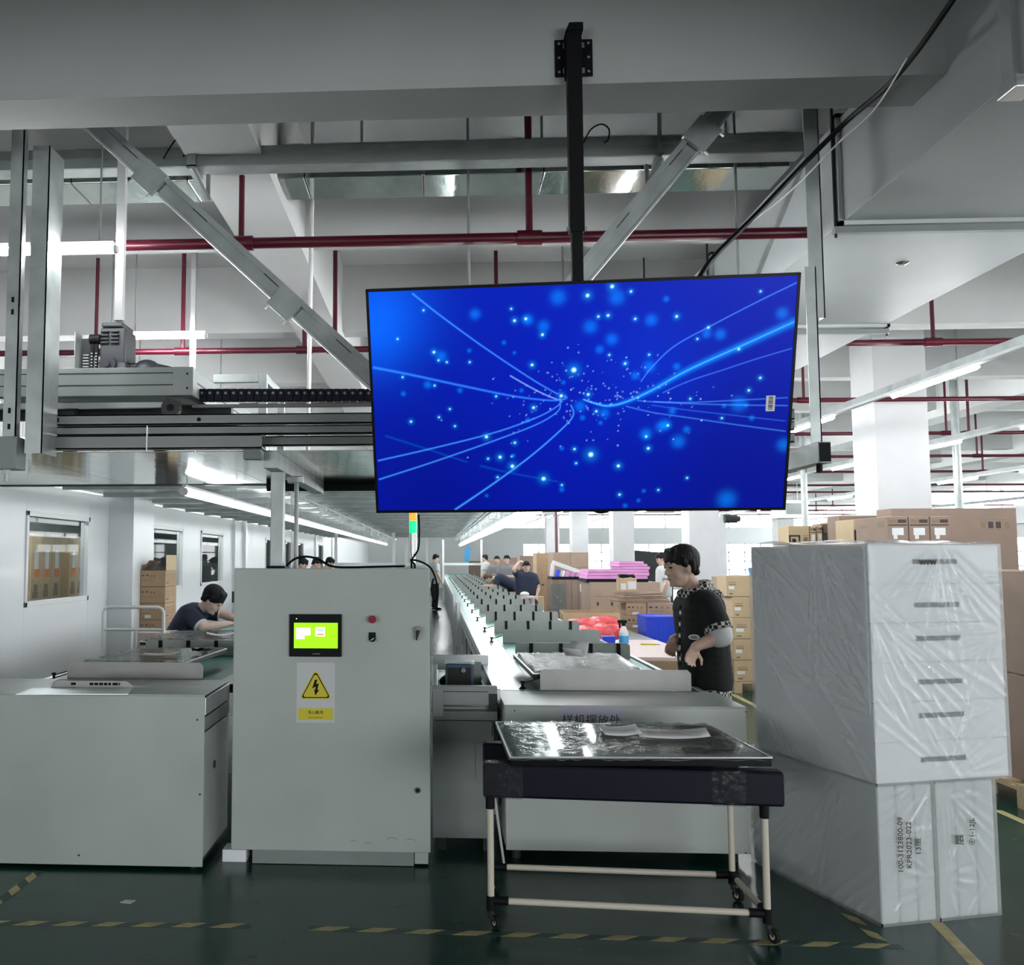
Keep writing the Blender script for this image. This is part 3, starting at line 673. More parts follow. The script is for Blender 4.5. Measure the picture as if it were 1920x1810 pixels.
v = cp(*fz_(408, 1300)); text('caption', '当心触电', .021, (v.x, CY - .0012, v.z), (1, 0, 0), (0, 0, 1), 'black', stk)
v = cp(*fz_(408, 1362)); text('caption', 'Caution electric shock', .0085, (v.x, CY - .0012, v.z), (1, 0, 0), (0, 0, 1), 'black', stk)
for (a, b, r_) in ((735, 1578, .03), (690, 1585, .02), (770, 1580, .028), (662, 1580, .016)):
    v = cp(a, b)
    MB().tube([(v.x + r_*math.cos(t), CY - .0006, v.z + r_*.6*math.sin(t)) for t in np.linspace(.4, 2.6, 9)], .0012, 4).build('scuff_mark', 'grey', door)
# stack light
v = P(775, 1062, Y=CY + .25); sl = thing('stack_light', 'signal tower lamp with green light lit on the control cabinet', 'signal lamp', (v.x, v.y, cz1))
def seg_(name, m, p0, p1, r): a = P(774, p0, Y=CY + .25).z; b = P(774, p1, Y=CY + .25).z; MB().cyl((v.x, v.y, a), (v.x, v.y, b), r, n=16).build(name, m, sl, smooth=True)
seg_('stem', 'chrome', 1066.5, 1038, .012); seg_('housing', 'alu', 1038, 1000, .020); seg_('green_lens', 'green_on', 1000, 977, .021); seg_('amber_lens', 'amber', 977, 962, .021); seg_('red_lens', 'redbtn', 962, 945, .021); seg_('cap', 'grey', 945, 941, .021)
box('foot', 'trimgrey', (v.x - .05, v.y - .03, cz1 - .006), (v.x + .05, v.y + .03, cz1 + .006), sl)
# cables over the cabinet top
def cable(label, pts, r=.008, m='black', name='cable', group='loose cables'):
    pts = [Vector(p) for p in pts]; out = []
    for i in range(len(pts)-1):
        p0, p1, p2, p3 = pts[max(i-1, 0)], pts[i], pts[i+1], pts[min(i+2, len(pts)-1)]
        for f in np.linspace(0, 1, 7)[:-1]:
            out.append(.5*((2*p1)+(-p0+p2)*f+(2*p0-5*p1+4*p2-p3)*f*f+(-p0+3*p1-3*p2+p3)*f**3))
    out.append(pts[-1])
    return tag(MB().tube(out, r, 6).build(name, m, smooth=True), label, 'cable', group)
cz_ = CY + .28
cable('black cable arching over the top of the control cabinet', [P(535, 1064, Y=cz_)] + [P(a, b, Y=cz_) for a, b in ((550, 1050), (570, 1044), (595, 1048), (622, 1062), (660, 1064), (705, 1063), (760, 1062))], .007)
cable('black cable looping from the stack light down behind the cabinet', [P(a, b, Y=CY + .22) for a, b in ((785, 965), (786, 1000), (784, 1030), (772, 1052), (774, 1074), (778, 1060), (770, 1050), (790, 1054), (808, 1066), (818, 1090), (820, 1115), (814, 1128), (809, 1105), (813, 1085))], .006)
# post and thin pole above the cabinet
v0 = P(520, 1066, Y=CY + .25); zt_ = P(520, 885, Y=CY + .25).z; wv = .036
t = thing('support_post', 'square grey steel post rising from the control cabinet to the overhead deck', 'post', (v0.x, v0.y, cz1))
box('post_tube', 'galv', (v0.x - wv, v0.y - wv, cz1 + .008), (v0.x + wv, v0.y + wv, zt_), t, .004); box('base_plate', 'black', (v0.x - wv - .015, v0.y - wv - .015, cz1 - .006), (v0.x + wv + .015, v0.y + wv + .015, cz1 + .01), t)
v0 = P(555, 1066, Y=CY + .45); zt2 = P(555, 900, Y=CY + .45).z
t = thing('thin_pole', 'thin white pole just right of the grey post on the control cabinet', 'pole', (v0.x, v0.y, cz1))
MB().cyl((v0.x, v0.y, cz1 - .01), (v0.x, v0.y, zt2), .013, n=10).build('pole_tube', 'white', t, smooth=True)
box('top_clamp', 'alu', (v0.x - .05, v0.y - .03, zt2 - .02), (v0.x + .04, v0.y + .03, zt2 + .02), t, .004)
v = P(440, 1609, Y=5.1); tag(box('foam_block', 'foam', (P(418, 1600, Y=5.1).x, 5.08, .0), (P(463, 1600, Y=5.1).x, 5.2, P(440, 1594, Y=5.08).z), None, .004), 'small white foam block on the floor beside the control cabinet', 'foam block')

# =================================================================== left end cabinet
LY = 4.93
lx1 = P(381, 1500, Y=LY).x; lz1 = P(300, 1305, Y=LY).z
lc = thing('end_cabinet', 'low grey end cabinet at the bottom left, closing the left conveyor', 'cabinet', (-1.8, LY + .3, 0), 'conveyor end cabinets')
box('front_panel', 'cab', (-2.62, LY, .02), (lx1, LY + .012, lz1), lc, .003)
lyb = 5.52
box('side_panel', 'cab', (lx1 - .01, LY + .02, .06), (lx1 - .001, lyb, lz1 - .19), lc, .002)
sp = box('upper_side_panel', 'grey2', (lx1 - .01, LY + .02, lz1 - .18), (lx1 + .002, lyb, lz1 - .11), lc, .002)
box('edge_profile', 'alu', (lx1 - .012, LY + .012, lz1 - .10), (lx1 + .003, lyb, lz1 - .01), lc, .002)
v = P(402, 1433, X=lx1); MB().cyl((lx1 - .002, v.y, v.z), (lx1 + .003, v.y, v.z), .022, n=14).build('hole_plug', 'dark', lc)
box('top_panel', 'cab', (-2.62, LY, lz1), (lx1 + .002, lyb, lz1 + .008), lc, .002)
box('carcass', 'dark', (-2.60, LY + .012, .03), (lx1 - .012, lyb - .01, lz1 - .002), lc)
for (a, b) in ((148, 1604), (370, 1350), (375, 1490)): v = P(a, b, Y=LY); MB().cyl((v.x, LY, v.z), (v.x, LY - .003, v.z), .005, n=8).build('screw', 'dark', lc)
for x_ in (-2.5, lx1 - .06):
    MB().cyl((x_, LY + .06, 0), (x_, LY + .06, .03), .02, n=10).build('foot', 'dark', lc)
# sheet metal part with connector slots on the cabinet
pa = thing('back_plate', 'thin silver back plate with connector slots lying on the left end cabinet', 'metal plate', (-2.0, LY + .2, lz1 + .008))
zq = lz1 + .009
a, b, c_, d_ = (P(*q, Z=zq) for q in ((30, 1303), (240, 1303), (250, 1290), (60, 1292)))
MB().prism([a, b, c_, d_], (0, 0, .004)).build('plate', 'alu', pa)
yb_ = c_.y
bx0, bx1 = P(95, 1290, Y=yb_).x, P(255, 1290, Y=yb_).x
MB().prism([(bx0, yb_, zq), (bx1, yb_, zq), (bx1 - .06, yb_, zq + .035), (bx0 + .03, yb_, zq + .035)], (0, .004, 0)).build('upstand', 'steel', pa)
for k, (u0, u1) in enumerate(((133, 142), (168, 175), (177, 184), (186, 193), (195, 201), (203, 208), (211, 221), (223, 225))):
    MB().box(P(u0, 1288, Y=yb_).x, P(u1, 1288, Y=yb_).x, yb_ - .002, yb_, zq + .012, zq + .026).build('connector_slot', 'black', pa)

# =================================================================== right end cabinet
RY = 5.17
rx0, rx1 = P(948, 1500, Y=RY).x, P(1404, 1500, Y=RY).x; rz1 = P(1200, 1327, Y=RY).z
rc = thing('end_cabinet', 'low grey end cabinet behind the display trolley, closing the right conveyor', 'cabinet', (1.0, RY + .3, 0), 'conveyor end cabinets')
zs = P(1000, 1388, Y=RY).z; ryb = P(1100, 1299, Z=rz1).y
box('lower_front_panel', 'cab', (rx0, RY, .06), (rx1, RY + .012, zs - .003), rc, .003)
box('upper_front_panel', 'cab', (rx0, RY, zs + .003), (rx1, RY + .012, rz1), rc, .003)
box('lower_side_panel', 'cab', (rx0 - .004, RY + .02, .08), (rx0 + .006, ryb, zs - .003), rc, .002)
box('upper_side_panel', 'cab', (rx0 - .004, RY + .02, zs + .003), (rx0 + .006, ryb, rz1 - .003), rc, .002)
box('side_panel', 'cab', (rx1 - .008, RY + .02, .08), (rx1 + .002, ryb, rz1 - .003), rc, .002)
box('top_panel', 'cab', (rx0 - .003, RY, rz1), (rx1 + .002, ryb, rz1 + .008), rc, .002)
box('carcass', 'dark', (rx0 + .008, RY + .012, .07), (rx1 - .01, ryb - .01, rz1 - .002), rc)
for (a, b) in ((965, 1333), (1398, 1335), (965, 1380), (1398, 1600)): v = P(a, b, Y=RY); MB().cyl((v.x, RY, v.z), (v.x, RY - .003, v.z), .004, n=8).build('screw', 'dark', rc)
for x_ in (rx0 + .06, rx1 - .06): MB().cyl((x_, RY + .08, 0), (x_, RY + .08, .08), .022, n=10).build('foot', 'dark', rc)
a, b = P(1050, 1376, Y=RY - .002), P(1168, 1326, Y=RY - .002)
sg = tag(MB().box(a.x, b.x, RY - .002, RY - .0005, a.z - .02, b.z).build('paper_sign', mat('lilac_paper', (.46, .46, .56), .6)), 'lilac paper sign with Chinese writing taped to the right end cabinet', 'sign')
v = P(1109, 1352, Y=RY - .003); text('sign_text', '样机摆放处', .062, (v.x, RY - .0025, v.z), (1, 0, 0), (0, 0, 1), 'ink', sg)

# =================================================================== display trolley with a wrapped panel
A_, B_, C_, D_ = (P(*q, Z=.04) for q in ((921, 1722), (1440, 1748), (1374, 1672), (921, 1655)))
tr = thing('display_trolley', 'pipe-frame trolley with white legs, black padded top rails and castors', 'trolley', ((A_.x+B_.x)/2, (A_.y+C_.y)/2, 0))
zb_ = .085; ztop = .565
for i, p in enumerate((A_, B_, C_, D_)):
    MB().cyl((p.x, p.y, zb_), (p.x, p.y, ztop), .0145, n=14).build('leg', 'ivory', tr, smooth=True)
    MB().cyl((p.x, p.y, zb_ - .01), (p.x, p.y, zb_ + .05), .020, n=14).build('pipe_joint', 'black', tr, smooth=True)
    MB().cyl((p.x, p.y, ztop - .06), (p.x, p.y, ztop + .01), .020, n=14).build('pipe_joint', 'black', tr, smooth=True)
    cst = MB().cyl((p.x, p.y, .05), (p.x, p.y, zb_), .010, n=8).bar((p.x, p.y, .062), (p.x + .022, p.y - .016, .03), .028, .012).build('castor', 'dark', tr)
    wx, wy = p.x + .02, p.y - .014
    MB().cyl((wx - .009, wy - .004, .029), (wx + .009, wy + .004, .029), .029, n=16).build('wheel', 'rubber', cst, smooth=True)
    MB().cyl((wx - .010, wy - .0045, .029), (wx + .010, wy + .0045, .029), .014, n=12).build('hub', 'ivory', cst, smooth=True)
zr = .115
for a, b in ((A_, B_), (D_, C_), (B_, C_)):
    d = (b - a).normalized()
    MB().cyl((a.x + d.x*.06, a.y + d.y*.06, zr), (b.x - d.x*.06, b.y - d.y*.06, zr), .0140, n=12).build('rail', 'ivory', tr, smooth=True)
    for e, s_ in ((a, 1), (b, -1)): MB().cyl((e.x + s_*d.x*.015, e.y + s_*d.y*.015, zr), (e.x + s_*d.x*.075, e.y + s_*d.y*.075, zr), .019, n=12).build('pipe_joint', 'black', tr, smooth=True)
def padded(a, b, z0, z1, w_, name, m_):
    d = (b - a).normalized(); n_ = Vector((-d.y, d.x, 0)) * (w_/2)
    return MB().hexa([Vector((*(a - n_).xy, z0)), Vector((*(b - n_).xy, z0)), Vector((*(b + n_).xy, z0)), Vector((*(a + n_).xy, z0))],
                     [Vector((*(a - n_).xy, z1)), Vector((*(b - n_).xy, z1 - .0)), Vector((*(b + n_).xy, z1)), Vector((*(a + n_).xy, z1))]).build(name, m_, tr, bevel=.012)
dF = (B_ - A_).normalized()
fa, fb = A_ - dF*.03, B_ + dF*.075
zf0, zf1 = ztop - .005, P(1100, 1436, Y=A_.y - .05).z
padded(fa, fb, zf0, zf1, .085, 'front_padded_rail', 'navy')
padded(D_ - dF*.035, C_ + dF*.035, zf0, zf1, .085, 'rear_padded_rail', 'navy')
for u0, u1 in ((.0, .14), (.76, .88)):
    fm = MB()
    a = fa.lerp(fb, u0); b = fa.lerp(fb, u1); n_ = Vector((-dF.y, dF.x, 0)) * .048
    fm.hexa([Vector((*(a - n_).xy, zf0 - .004)), Vector((*(b - n_).xy, zf0 - .004)), Vector((*(b + n_).xy, zf0 - .004)), Vector((*(a + n_).xy, zf0 - .004))],
            [Vector((*(a - n_).xy, zf1 + .005)), Vector((*(b - n_).xy, zf1 + .005)), Vector((*(b + n_).xy, zf1 + .005)), Vector((*(a + n_).xy, zf1 + .005))])
    fm.build('wrapped_tape', 'wrap', tr, bevel=.012)
MB().cyl((A_.x + .02, A_.y + .02, .55), (D_.x + .06, D_.y - .02, .14), .006, n=6).build('brace_rod', 'white', tr)
# wrapped panel lying on the rails
def lying_panel(label, c4, thick, filmseed=1, name='flat_television', film=True, group='wrapped panels', bez=.012):
    """c4: front-left, front-right, back-right, back-left corners of the top face"""
    c4 = [Vector(c) for c in c4]; cen = sum(c4, Vector()) / 4
    n = (c4[1] - c4[0]).cross(c4[3] - c4[0]).normalized()
    t = thing(name, label, 'television', cen - n*thick, group)
    MB().hexa([c - n*thick for c in c4], [c - n*.002 for c in c4]).build('casing', 'tvblack', t, bevel=.003)
    ins = [c.lerp(cen, .03) for c in c4]
    MB().hexa([c - n*.004 for c in ins], [c + n*.0005 for c in ins]).build('screen', 'glassdark', t)
    ed = MB()
    for i in range(4):
        a, b = c4[i], c4[(i+1) % 4]; ed.bar(a - n*.002, b - n*.002, .008, .006, n)
    ed.build('edge_strip', 'alu', t)
    if film:
        rs = np.random.RandomState(filmseed); N = 34; vs = []; fs = []
        ph = rs.uniform(0, 6.28, 8)
        for j in range(N+1):
            for i in range(N+1):
                u, v_ = i/N, j/N; e = min(u, 1-u, v_, 1-v_)
                amp = .004 + .012*math.exp(-e*9)
                hgt = .003 + amp*(.5 + .5*math.sin(u*31 + 9*math.sin(v_*5 + ph[0]) + ph[1])*math.sin(v_*17 + 7*math.sin(u*6 + ph[2]))) + rs.uniform(0, .0015)
                p = c4[0]*(1-u)*(1-v_) + c4[1]*u*(1-v_) + c4[2]*u*v_ + c4[3]*(1-u)*v_
                if e == 0: p = p + (p - cen).normalized()*.006; hgt = -.012 + rs.uniform(-.006, .006)
                vs.append(p + n*hgt)
        for j in range(N):
            for i in range(N): fs.append((j*(N+1)+i, j*(N+1)+i+1, (j+1)*(N+1)+i+1, (j+1)*(N+1)+i))
        MB().add(vs, fs).build('plastic_film', 'film', t, smooth=True)
    return t, n, c4
zf = zf1 + .05
c4 = [P(957, 1420, Y=A_.y - .06), P(1447, 1420, Y=B_.y - .05), P(1332, 1361, Y=4.74), P(930, 1354, Y=4.80)]
pt_, pn, pc = lying_panel('black flat panel wrapped in clear film on the display trolley', c4, .040, 3)
def paper(label, c, w_, l_, rz, n, z_up=.012, m_='paper', curl=.02, name='paper_sheet', lines=7, parent=None):
    c = Vector(c); vs = []; fs = []; N = 8
    xa = Vector((math.cos(rz), math.sin(rz), 0)); xa = (xa - n*xa.dot(n)).normalized(); ya = n.cross(xa)
    for j in range(3):
        for i in range(N+1):
            u = i/N - .5
            vs.append(c + xa*u*w_ + ya*(j/2 - .5)*l_ + n*(z_up + curl*(abs(u)*2)**2*(1 if i > N/2 else .6)))
    for j in range(2):
        for i in range(N): fs.append((j*(N+1)+i, j*(N+1)+i+1, (j+1)*(N+1)+i+1, (j+1)*(N+1)+i))
    me = MB().add(vs, fs).mesh(name); o = link(name, me, m_, parent, smooth=True)
    s = o.modifiers.new('thick', 'SOLIDIFY'); s.thickness = .0008
    tag(o, label, 'paper', 'paper sheets')
    for k in range(lines):
        a = c + xa*(-w_*.38) + ya*(l_*(.38 - .76*k/max(1, lines-1))) + n*(z_up + .003 + curl*.5); b = a + xa*(w_*(.5 + .25*((k*7) % 3)/2))
        MB().bar(a, b, .003, .0006, n).build('text_line', 'ink2', o)
    return o
c = P(1163, 1384, Z=.76); paper('smaller crumpled white paper slip on the trolley panel', (c.x, c.y, .775), .17, .16, .0, pn, .017, lines=4, curl=.012)
c = P(1262, 1390, Z=.76); paper('larger printed white sheet on the trolley panel', (c.x, c.y, .775), .31, .15, -.12, pn, .017, lines=6, curl=.012)
# =================================================================== wrapped foam stacks on the right
FO = Vector((1.934, 4.379, 0)); FA = Vector((.959, .284, 0)).normalized(); FB = Vector((-FA.y, FA.x, 0))
def fp(a, b, z): return FO + FA*a + FB*b + Vector((0, 0, z))
def fbx(name, m, a0, a1, b0_, b1_, z0, z1, parent=None, bevel=0, seg=2):
    v = [fp(a, b, z) for z in (z0, z1) for a, b in ((a0, b0_), (a1, b0_), (a1, b1_), (a0, b1_))]
    return MB().hexa(v[:4], v[4:]).build(name, m, parent, bevel=bevel, seg=seg)
def film_shell(name, m, a0, a1, b0_, b1_, z0, z1, parent, seed=1, amp=.006, pleats=None, res=.0075, top=True):
    """polythene bag pulled tight round a block: long sharp pleats (real folds) on every visible face"""
    rs = np.random.RandomState(seed); vs = []; fs = []
    faces = [((a0, b0_), (a1, b0_)), ((a0, b1_), (a0, b0_)), ((a1, b0_), (a1, b1_))]
    for fi, (p, q) in enumerate(faces):
        L = math.hypot(q[0]-p[0], q[1]-p[1]); H = z1 - z0; rr = res if fi < 2 else res*3
        nu = max(6, int(L/rr)); nv = max(6, int(H/rr)); o = len(vs)
        nrm = Vector((q[1]-p[1], -(q[0]-p[0]))).normalized()
        U, V = np.meshgrid(np.linspace(0, 1, nu+1), np.linspace(0, 1, nv+1)); x = U*L; y = V*H
        d = .0015*np.sin(x*9 + seed)*np.sin(y*7 + 2*seed)
        for (kind, n, gx, gy, ang, spread, ln) in (pleats or {}).get(fi, []):
            for k in range(n):
                if kind == 'fan': ox, oy = gx*L, gy*H; th = math.radians(ang + spread*(2*(k + rs.uniform(0, .8))/n - 1)); s0 = rs.uniform(.01, .10)
                else: ox, oy = rs.uniform(-.1, 1.05)*L, rs.uniform(-.05, 1.05)*H; th = math.radians(ang + rs.uniform(-spread, spread)); s0 = 0
                l_ = ln*rs.uniform(.5, 1.2); cx, cy = math.cos(th), math.sin(th)
                t = (x-ox)*cx + (y-oy)*cy; e = -(x-ox)*cy + (y-oy)*cx + .012*np.sin(t*6 + k)
                w_ = rs.uniform(.006, .012); env = np.clip((t - s0)/.05, 0, 1)*np.clip((l_ - t)/(.45*l_), 0, 1)
                d += amp*rs.uniform(.5, 1.3)*np.exp(-np.abs(e)/w_*1.3)*env - amp*.45*np.exp(-(e - 2.2*w_)**2/(w_*w_*2))*env
        ed = np.minimum(np.minimum(U, 1-U)*L, np.minimum(V, 1-V)*H); d *= np.clip(ed/.03, 0, 1)
        a = p[0] + (q[0]-p[0])*U + nrm.x*(.006 + d); b = p[1] + (q[1]-p[1])*U + nrm.y*(.006 + d)
        pts = np.array(FO) + a[..., None]*np.array(FA) + b[..., None]*np.array(FB); pts[..., 2] = z0 + y
        vs += [tuple(v) for v in pts.reshape(-1, 3)]
        for j in range(nv):
            for i in range(nu): fs.append((o + j*(nu+1)+i, o + j*(nu+1)+i+1, o + (j+1)*(nu+1)+i+1, o + (j+1)*(nu+1)+i))
    if top:
        o = len(vs); nu = max(6, int((a1-a0)/.03)); nv = max(6, int((b1_-b0_)/.03))
        for j in range(nv+1):
            for i in range(nu+1):
                u, v = i/nu, j/nv; e = min(u, 1-u, v, 1-v)
                z = z1 + .001 + (.022 if e > 0 else 0)*abs(math.sin(u*9 + 3*v + seed))*abs(math.sin(v*7 + seed))
                vs.append(tuple(fp(a0 - .006 + (a1-a0+.012)*u, b0_ - .006 + (b1_-b0_+.012)*v, z)))
        for j in range(nv):
            for i in range(nu): fs.append((o + j*(nu+1)+i, o + j*(nu+1)+i+1, o + (j+1)*(nu+1)+i+1, o + (j+1)*(nu+1)+i))
    me = bpy.data.meshes.new(name); me.from_pydata(vs, [], fs)
    return link(name, me, m, parent, smooth=True)
ZM = .605
for nm, a0, a1, sd in (('left', .0, .285, 5), ('right', .30, .615, 9)):
    t = thing('foam_stack', '%s of the two lower foam stacks in creased grey film with handwriting' % nm, 'foam stack', fp((a0+a1)/2, .4, 0), 'film-wrapped foam stacks')
    k = 3
    for i in range(k):
        u0 = a0 + (a1-a0)*i/k; u1 = a0 + (a1-a0)*(i+1)/k
        fbx('foam_block', 'foam', u0 + .002, u1 - .002, .0, .92, .004, ZM - .012, t, .01)
    fs_ = film_shell('plastic_film', 'milky2', a0 - .004, a1 + .004, -.004, .925, .0, ZM - .004, t, sd, .006, {0: [('fan', 12, .9 if nm == 'left' else .1, .98, 250 if nm == 'left' else 290, 60, .5), ('fan', 9, .95 if nm == 'left' else .05, .30, 180 if nm == 'left' else 0, 70, .25), ('par', 10, 0, 0, 25, 40, .2)], 1: [('par', 34, 0, 0, 222, 9, .75), ('fan', 12, .72, 1.0, 225, 35, .7)]})
    def hand(s, px, py, size, rot=0):
        # marker pen on the film of the front face
        d = _fw + _rt*((px-PPX)/FPX) - _up*((py-PPY)/FPX); o_ = Vector((0, 0, CAMH)); nn = -FB
        tt = (FO - FB*.022 - o_).dot(nn) / d.dot(nn); p = o_ + d*tt
        x_ = Vector((0, 0, 1)); x_ = (x_*math.cos(rot) + FA*math.sin(rot)); u_ = nn.cross(x_)
        text('handwriting', s, size, p, x_, u_, 'ink', t)
    if nm == 'left':
        hand('100-3123800-09', 1689, 1585, .036, .03); hand('KPR2023-022', 1705, 1585, .036, .02); hand('13层', 1722, 1588, .038, 0)
    else:
        hand('层', 1800, 1575, .05, 0); hand('④1-12JL', 1823, 1560, .034, .05)
UA1 = .705; ZT = 1.655
t = thing('foam_stack', 'tall white foam stack with six dark slots, bagged in clear film on the lower stacks', 'foam stack', fp(.35, .4, ZM), 'film-wrapped foam stacks')
slotpx = [1053, 1132, 1193, 1272, 1333, 1413]
zl = [ZM] 
hh = (ZT - ZM) / 6
for i in range(6):
    z0 = ZM + hh*i; z1 = z0 + hh - .0005
    sz = P(1790, slotpx[5-i], Y=4.6).z
    bm_ = fbx('foam_block', 'foam', .0, UA1, .0, .86, z0 + .0003, z1, t, .003)
    fbx('hand_slot', 'slot', .235, .475, -.0015, .03, sz - .011, sz + .011, bm_)
    if i in (1, 3, 5): fbx('corner_pad', 'foam', .005, .03, -.004, .0, z0 + .03, z1 - .03, bm_)
for (b0_, b1_) in ((.02, .40), (.42, .84)):
    fbx('side_foam', 'foam', -.004, .0, b0_, b1_, ZM + .3, ZT - .01, t)
film_shell('plastic_film', 'milky', -.006, UA1 + .006, -.006, .866, ZM - .004, ZT + .006, t, 21, .006, {0: [('fan', 16, .52, 1.0, 270, 55, .6), ('fan', 12, .0, .72, 310, 30, .8), ('fan', 12, .52, .02, 60, 60, .55), ('par', 26, 0, 0, 312, 12, .5), ('fan', 9, 1.0, .62, 190, 50, .4), ('par', 14, 0, 0, 5, 12, .18)], 1: [('par', 40, 0, 0, 316, 12, .6), ('fan', 14, .62, 1.0, 290, 30, .8), ('fan', 12, 1.0, .30, 150, 30, .8), ('fan', 12, .1, .95, 300, 40, .5), ('par', 16, 0, 0, 340, 25, .25)]})
text('handwriting', 'wvw', .05, fp(.30, -.02, P(1765, 1053, Y=4.6).z), FA, (0, 0, 1), 'ink', t)
# =================================================================== conveyor lines
def conveyor(label, x0, x1, y0, y1, z, xb0, xb1, loc):
    t = thing('conveyor_line', label, 'conveyor', loc, 'conveyor lines')
    box('belt', 'green_belt', (xb0, y0, z - .03), (xb1, y1, z), t)
    box('sheen_strip', 'belt_sheen', (x0, y0 + .02, z - .025), (xb0 - .004, y1, z + .002), t) if xb0 > x0 + .02 else None  # belt edge whitened by lamp reflection, painted as a pale strip
    if xb1 < x1 - .02: box('sheen_strip', 'belt_sheen', (xb1 + .004, y0 + .02, z - .025), (x1, y1, z + .002), t)
    box('end_bar', 'dark', (x0, y0 - .012, z - .045), (x1, y0, z + .001), t)
    for xx, s in ((x0, -1), (x1, 1)):
        box('side_rail', 'alu', (xx, y0, z - .16), (xx + s*.035, y1, z + .005), t, .002)
        box('rail_groove', 'dark', (xx + s*.035, y0 + .01, z - .075), (xx + s*.037, y1, z - .068), t)
        box('lower_rail', 'alu', (xx, y0 + .2, .30), (xx + s*.03, y1, .34), t)
        k = 0; y = y0 + .35
        while y < y1:
            box('leg', 'alu', (xx, y, 0.004), (xx + s*.04, y + .045, z - .16), t); y += 1.6; k += 1
    return t
RB = rz1 + .004
conveyor('long right-hand conveyor with green belt running to the far end of the hall', .40, 1.55, ryb + .012, 45, RB, .60, 1.53, (.97, 20, 0))
LB = .855; ly0 = 5.58
conveyor('long left-hand conveyor with green belt running along the white partition', -2.36, -1.16, ly0, 45, LB, -2.34, -1.30, (-1.75, 20, 0))
def carrier(label, x0, x1, y, z, h, strips, pin=True, m='steel', group='carrier plates'):
    t = thing('carrier_plate', label, 'carrier plate', ((x0+x1)/2, y, z), group)
    c_ = .02
    MB().prism([(x0, y, z + .002), (x1, y, z + .002), (x1, y, z + h - c_), (x1 - c_, y, z + h), (x0 + c_, y, z + h), (x0, y, z + h - c_)], (0, .006, 0)).build('plate', m, t)
    box('plate_foot', m, (x0, y + .006, z + .001), (x1, y + .05, z + .005), t)
    if strips:
        for u in strips:
            x = x0 + (x1-x0)*u; box('rubber_strip', 'rubber', (x - .014, y - .008, z + .004), (x + .014, y - .0005, z + h - .004), t)
    if pin:
        px_, py_2 = x0 - .10, y + .05
        g = MB().cyl((px_, py_2, z + .003), (px_, py_2, z + .015), .024, .010, n=10).cyl((px_, py_2, z + .015), (px_, py_2, z + .04), .008, n=8).cyl((px_, py_2, z + .04), (px_, py_2, z + .05), .014, n=8).build('locating_pin', 'black', t)
        MB().cyl((px_, py_2, z + .035), (x0, y + .05, z + .065), .004, n=6).build('rod', 'dark', t)
    return t
ST = (.14, .40, .66, .90)
yR = [ryb + .03, 7.5, 8.85, 10.1, 11.8, 13.5, 15.3]
while yR[-1] < 34: yR.append(yR[-1] + 1.55)
pats = [None, ST, None] + [ST]*40
for i, y in enumerate(yR):
    carrier('steel carrier plate standing across the right conveyor, %s from the near end' % ORD[i], .62, 1.50, y, RB + .002, .125, pats[i], pin=i != 1)
yL = [ly0 + .03, 7.15, 8.75, 10.7, 12.4, 14.2, 16, 18, 20, 22]
for i, y in enumerate(yL):
    carrier('steel carrier plate standing across the left conveyor, %s from the near end' % ORD[i], -2.19, -1.37, y, LB + .002, .072 if i == 2 else .12, ST if i else None, group='carrier plates on the left conveyor', pin=i in (0, 2, 3, 4))
# panels lying on the carriers
zt_ = RB + .135
c4 = [P(1000, 1263, Y=yR[0] + .05), P(1215, 1263, Y=yR[0] + .05), P(1155, 1226, Y=6.75), P(962, 1226, Y=6.8)]
_, n_, _ = lying_panel('film-wrapped flat panel lying on the right conveyor', c4, .035, 11)
c = P(1080, 1240, Y=6.2)
pf = paper('folded white paper standing on the panel of the right conveyor', (c.x, c.y, c.z + .02), .11, .13, .9, n_, .01, curl=.09, lines=0)
c4 = [P(150, 1243.5, Y=yL[0] + .03), P(343, 1243.5, Y=yL[0] + .03), P(425, 1216, Y=6.55), P(262, 1216, Y=6.55)]
_, n_, _ = lying_panel('film-wrapped flat panel lying nearest on the left conveyor', c4, .03, 12)
c = P(300, 1231, Y=6.0); paper('white paper sheet on the nearest panel of the left conveyor', (c.x, c.y, c.z), .22, .13, .1, n_, .012, curl=.01, lines=0)
c = P(375, 1224, Y=6.2); tag(MB().tube([c + Vector((.05*math.cos(t)*(1+.2*math.sin(3*t)), .04*math.sin(t), .02 + .004*math.sin(5*t))) for t in np.linspace(0, 9, 40)], .006, 6).build('cable_coil', 'black', smooth=True), 'small black coiled cable on the nearest left panel', 'cable')
c4 = [P(262, 1203, Y=yL[1] + .02), P(470, 1203, Y=yL[1] + .02), P(480, 1184, Y=8.2), P(330, 1184, Y=8.2)]
_, n_, _ = lying_panel('film-wrapped flat panel lying second on the left conveyor, before the seated worker', c4, .03, 13)
c = P(418, 1194, Y=7.6); paper('curled white paper sheet on the second panel of the left conveyor', (c.x, c.y, c.z), .26, .15, .2, n_, .012, curl=.035, lines=0)
c = P(345, 1195, Y=7.5); tag(MB().prism([P(300, 1199, Y=7.3), P(345, 1199, Y=7.3), P(360, 1190, Y=7.7), P(322, 1190, Y=7.7)], (0, 0, .006)).build('film_roll', 'film'), 'crumpled clear film on the second left panel', 'plastic film')
# bracket clip at the left end
c = P(55, 1275, Y=5.6); tag(MB().box(c.x - .03, c.x + .02, 5.58, 5.60, LB - .01, c.z).box(c.x - .045, c.x + .02, 5.58, 5.61, c.z, c.z + .008).build('angle_bracket', 'dark'), 'small dark angle bracket at the corner of the left conveyor', 'bracket')

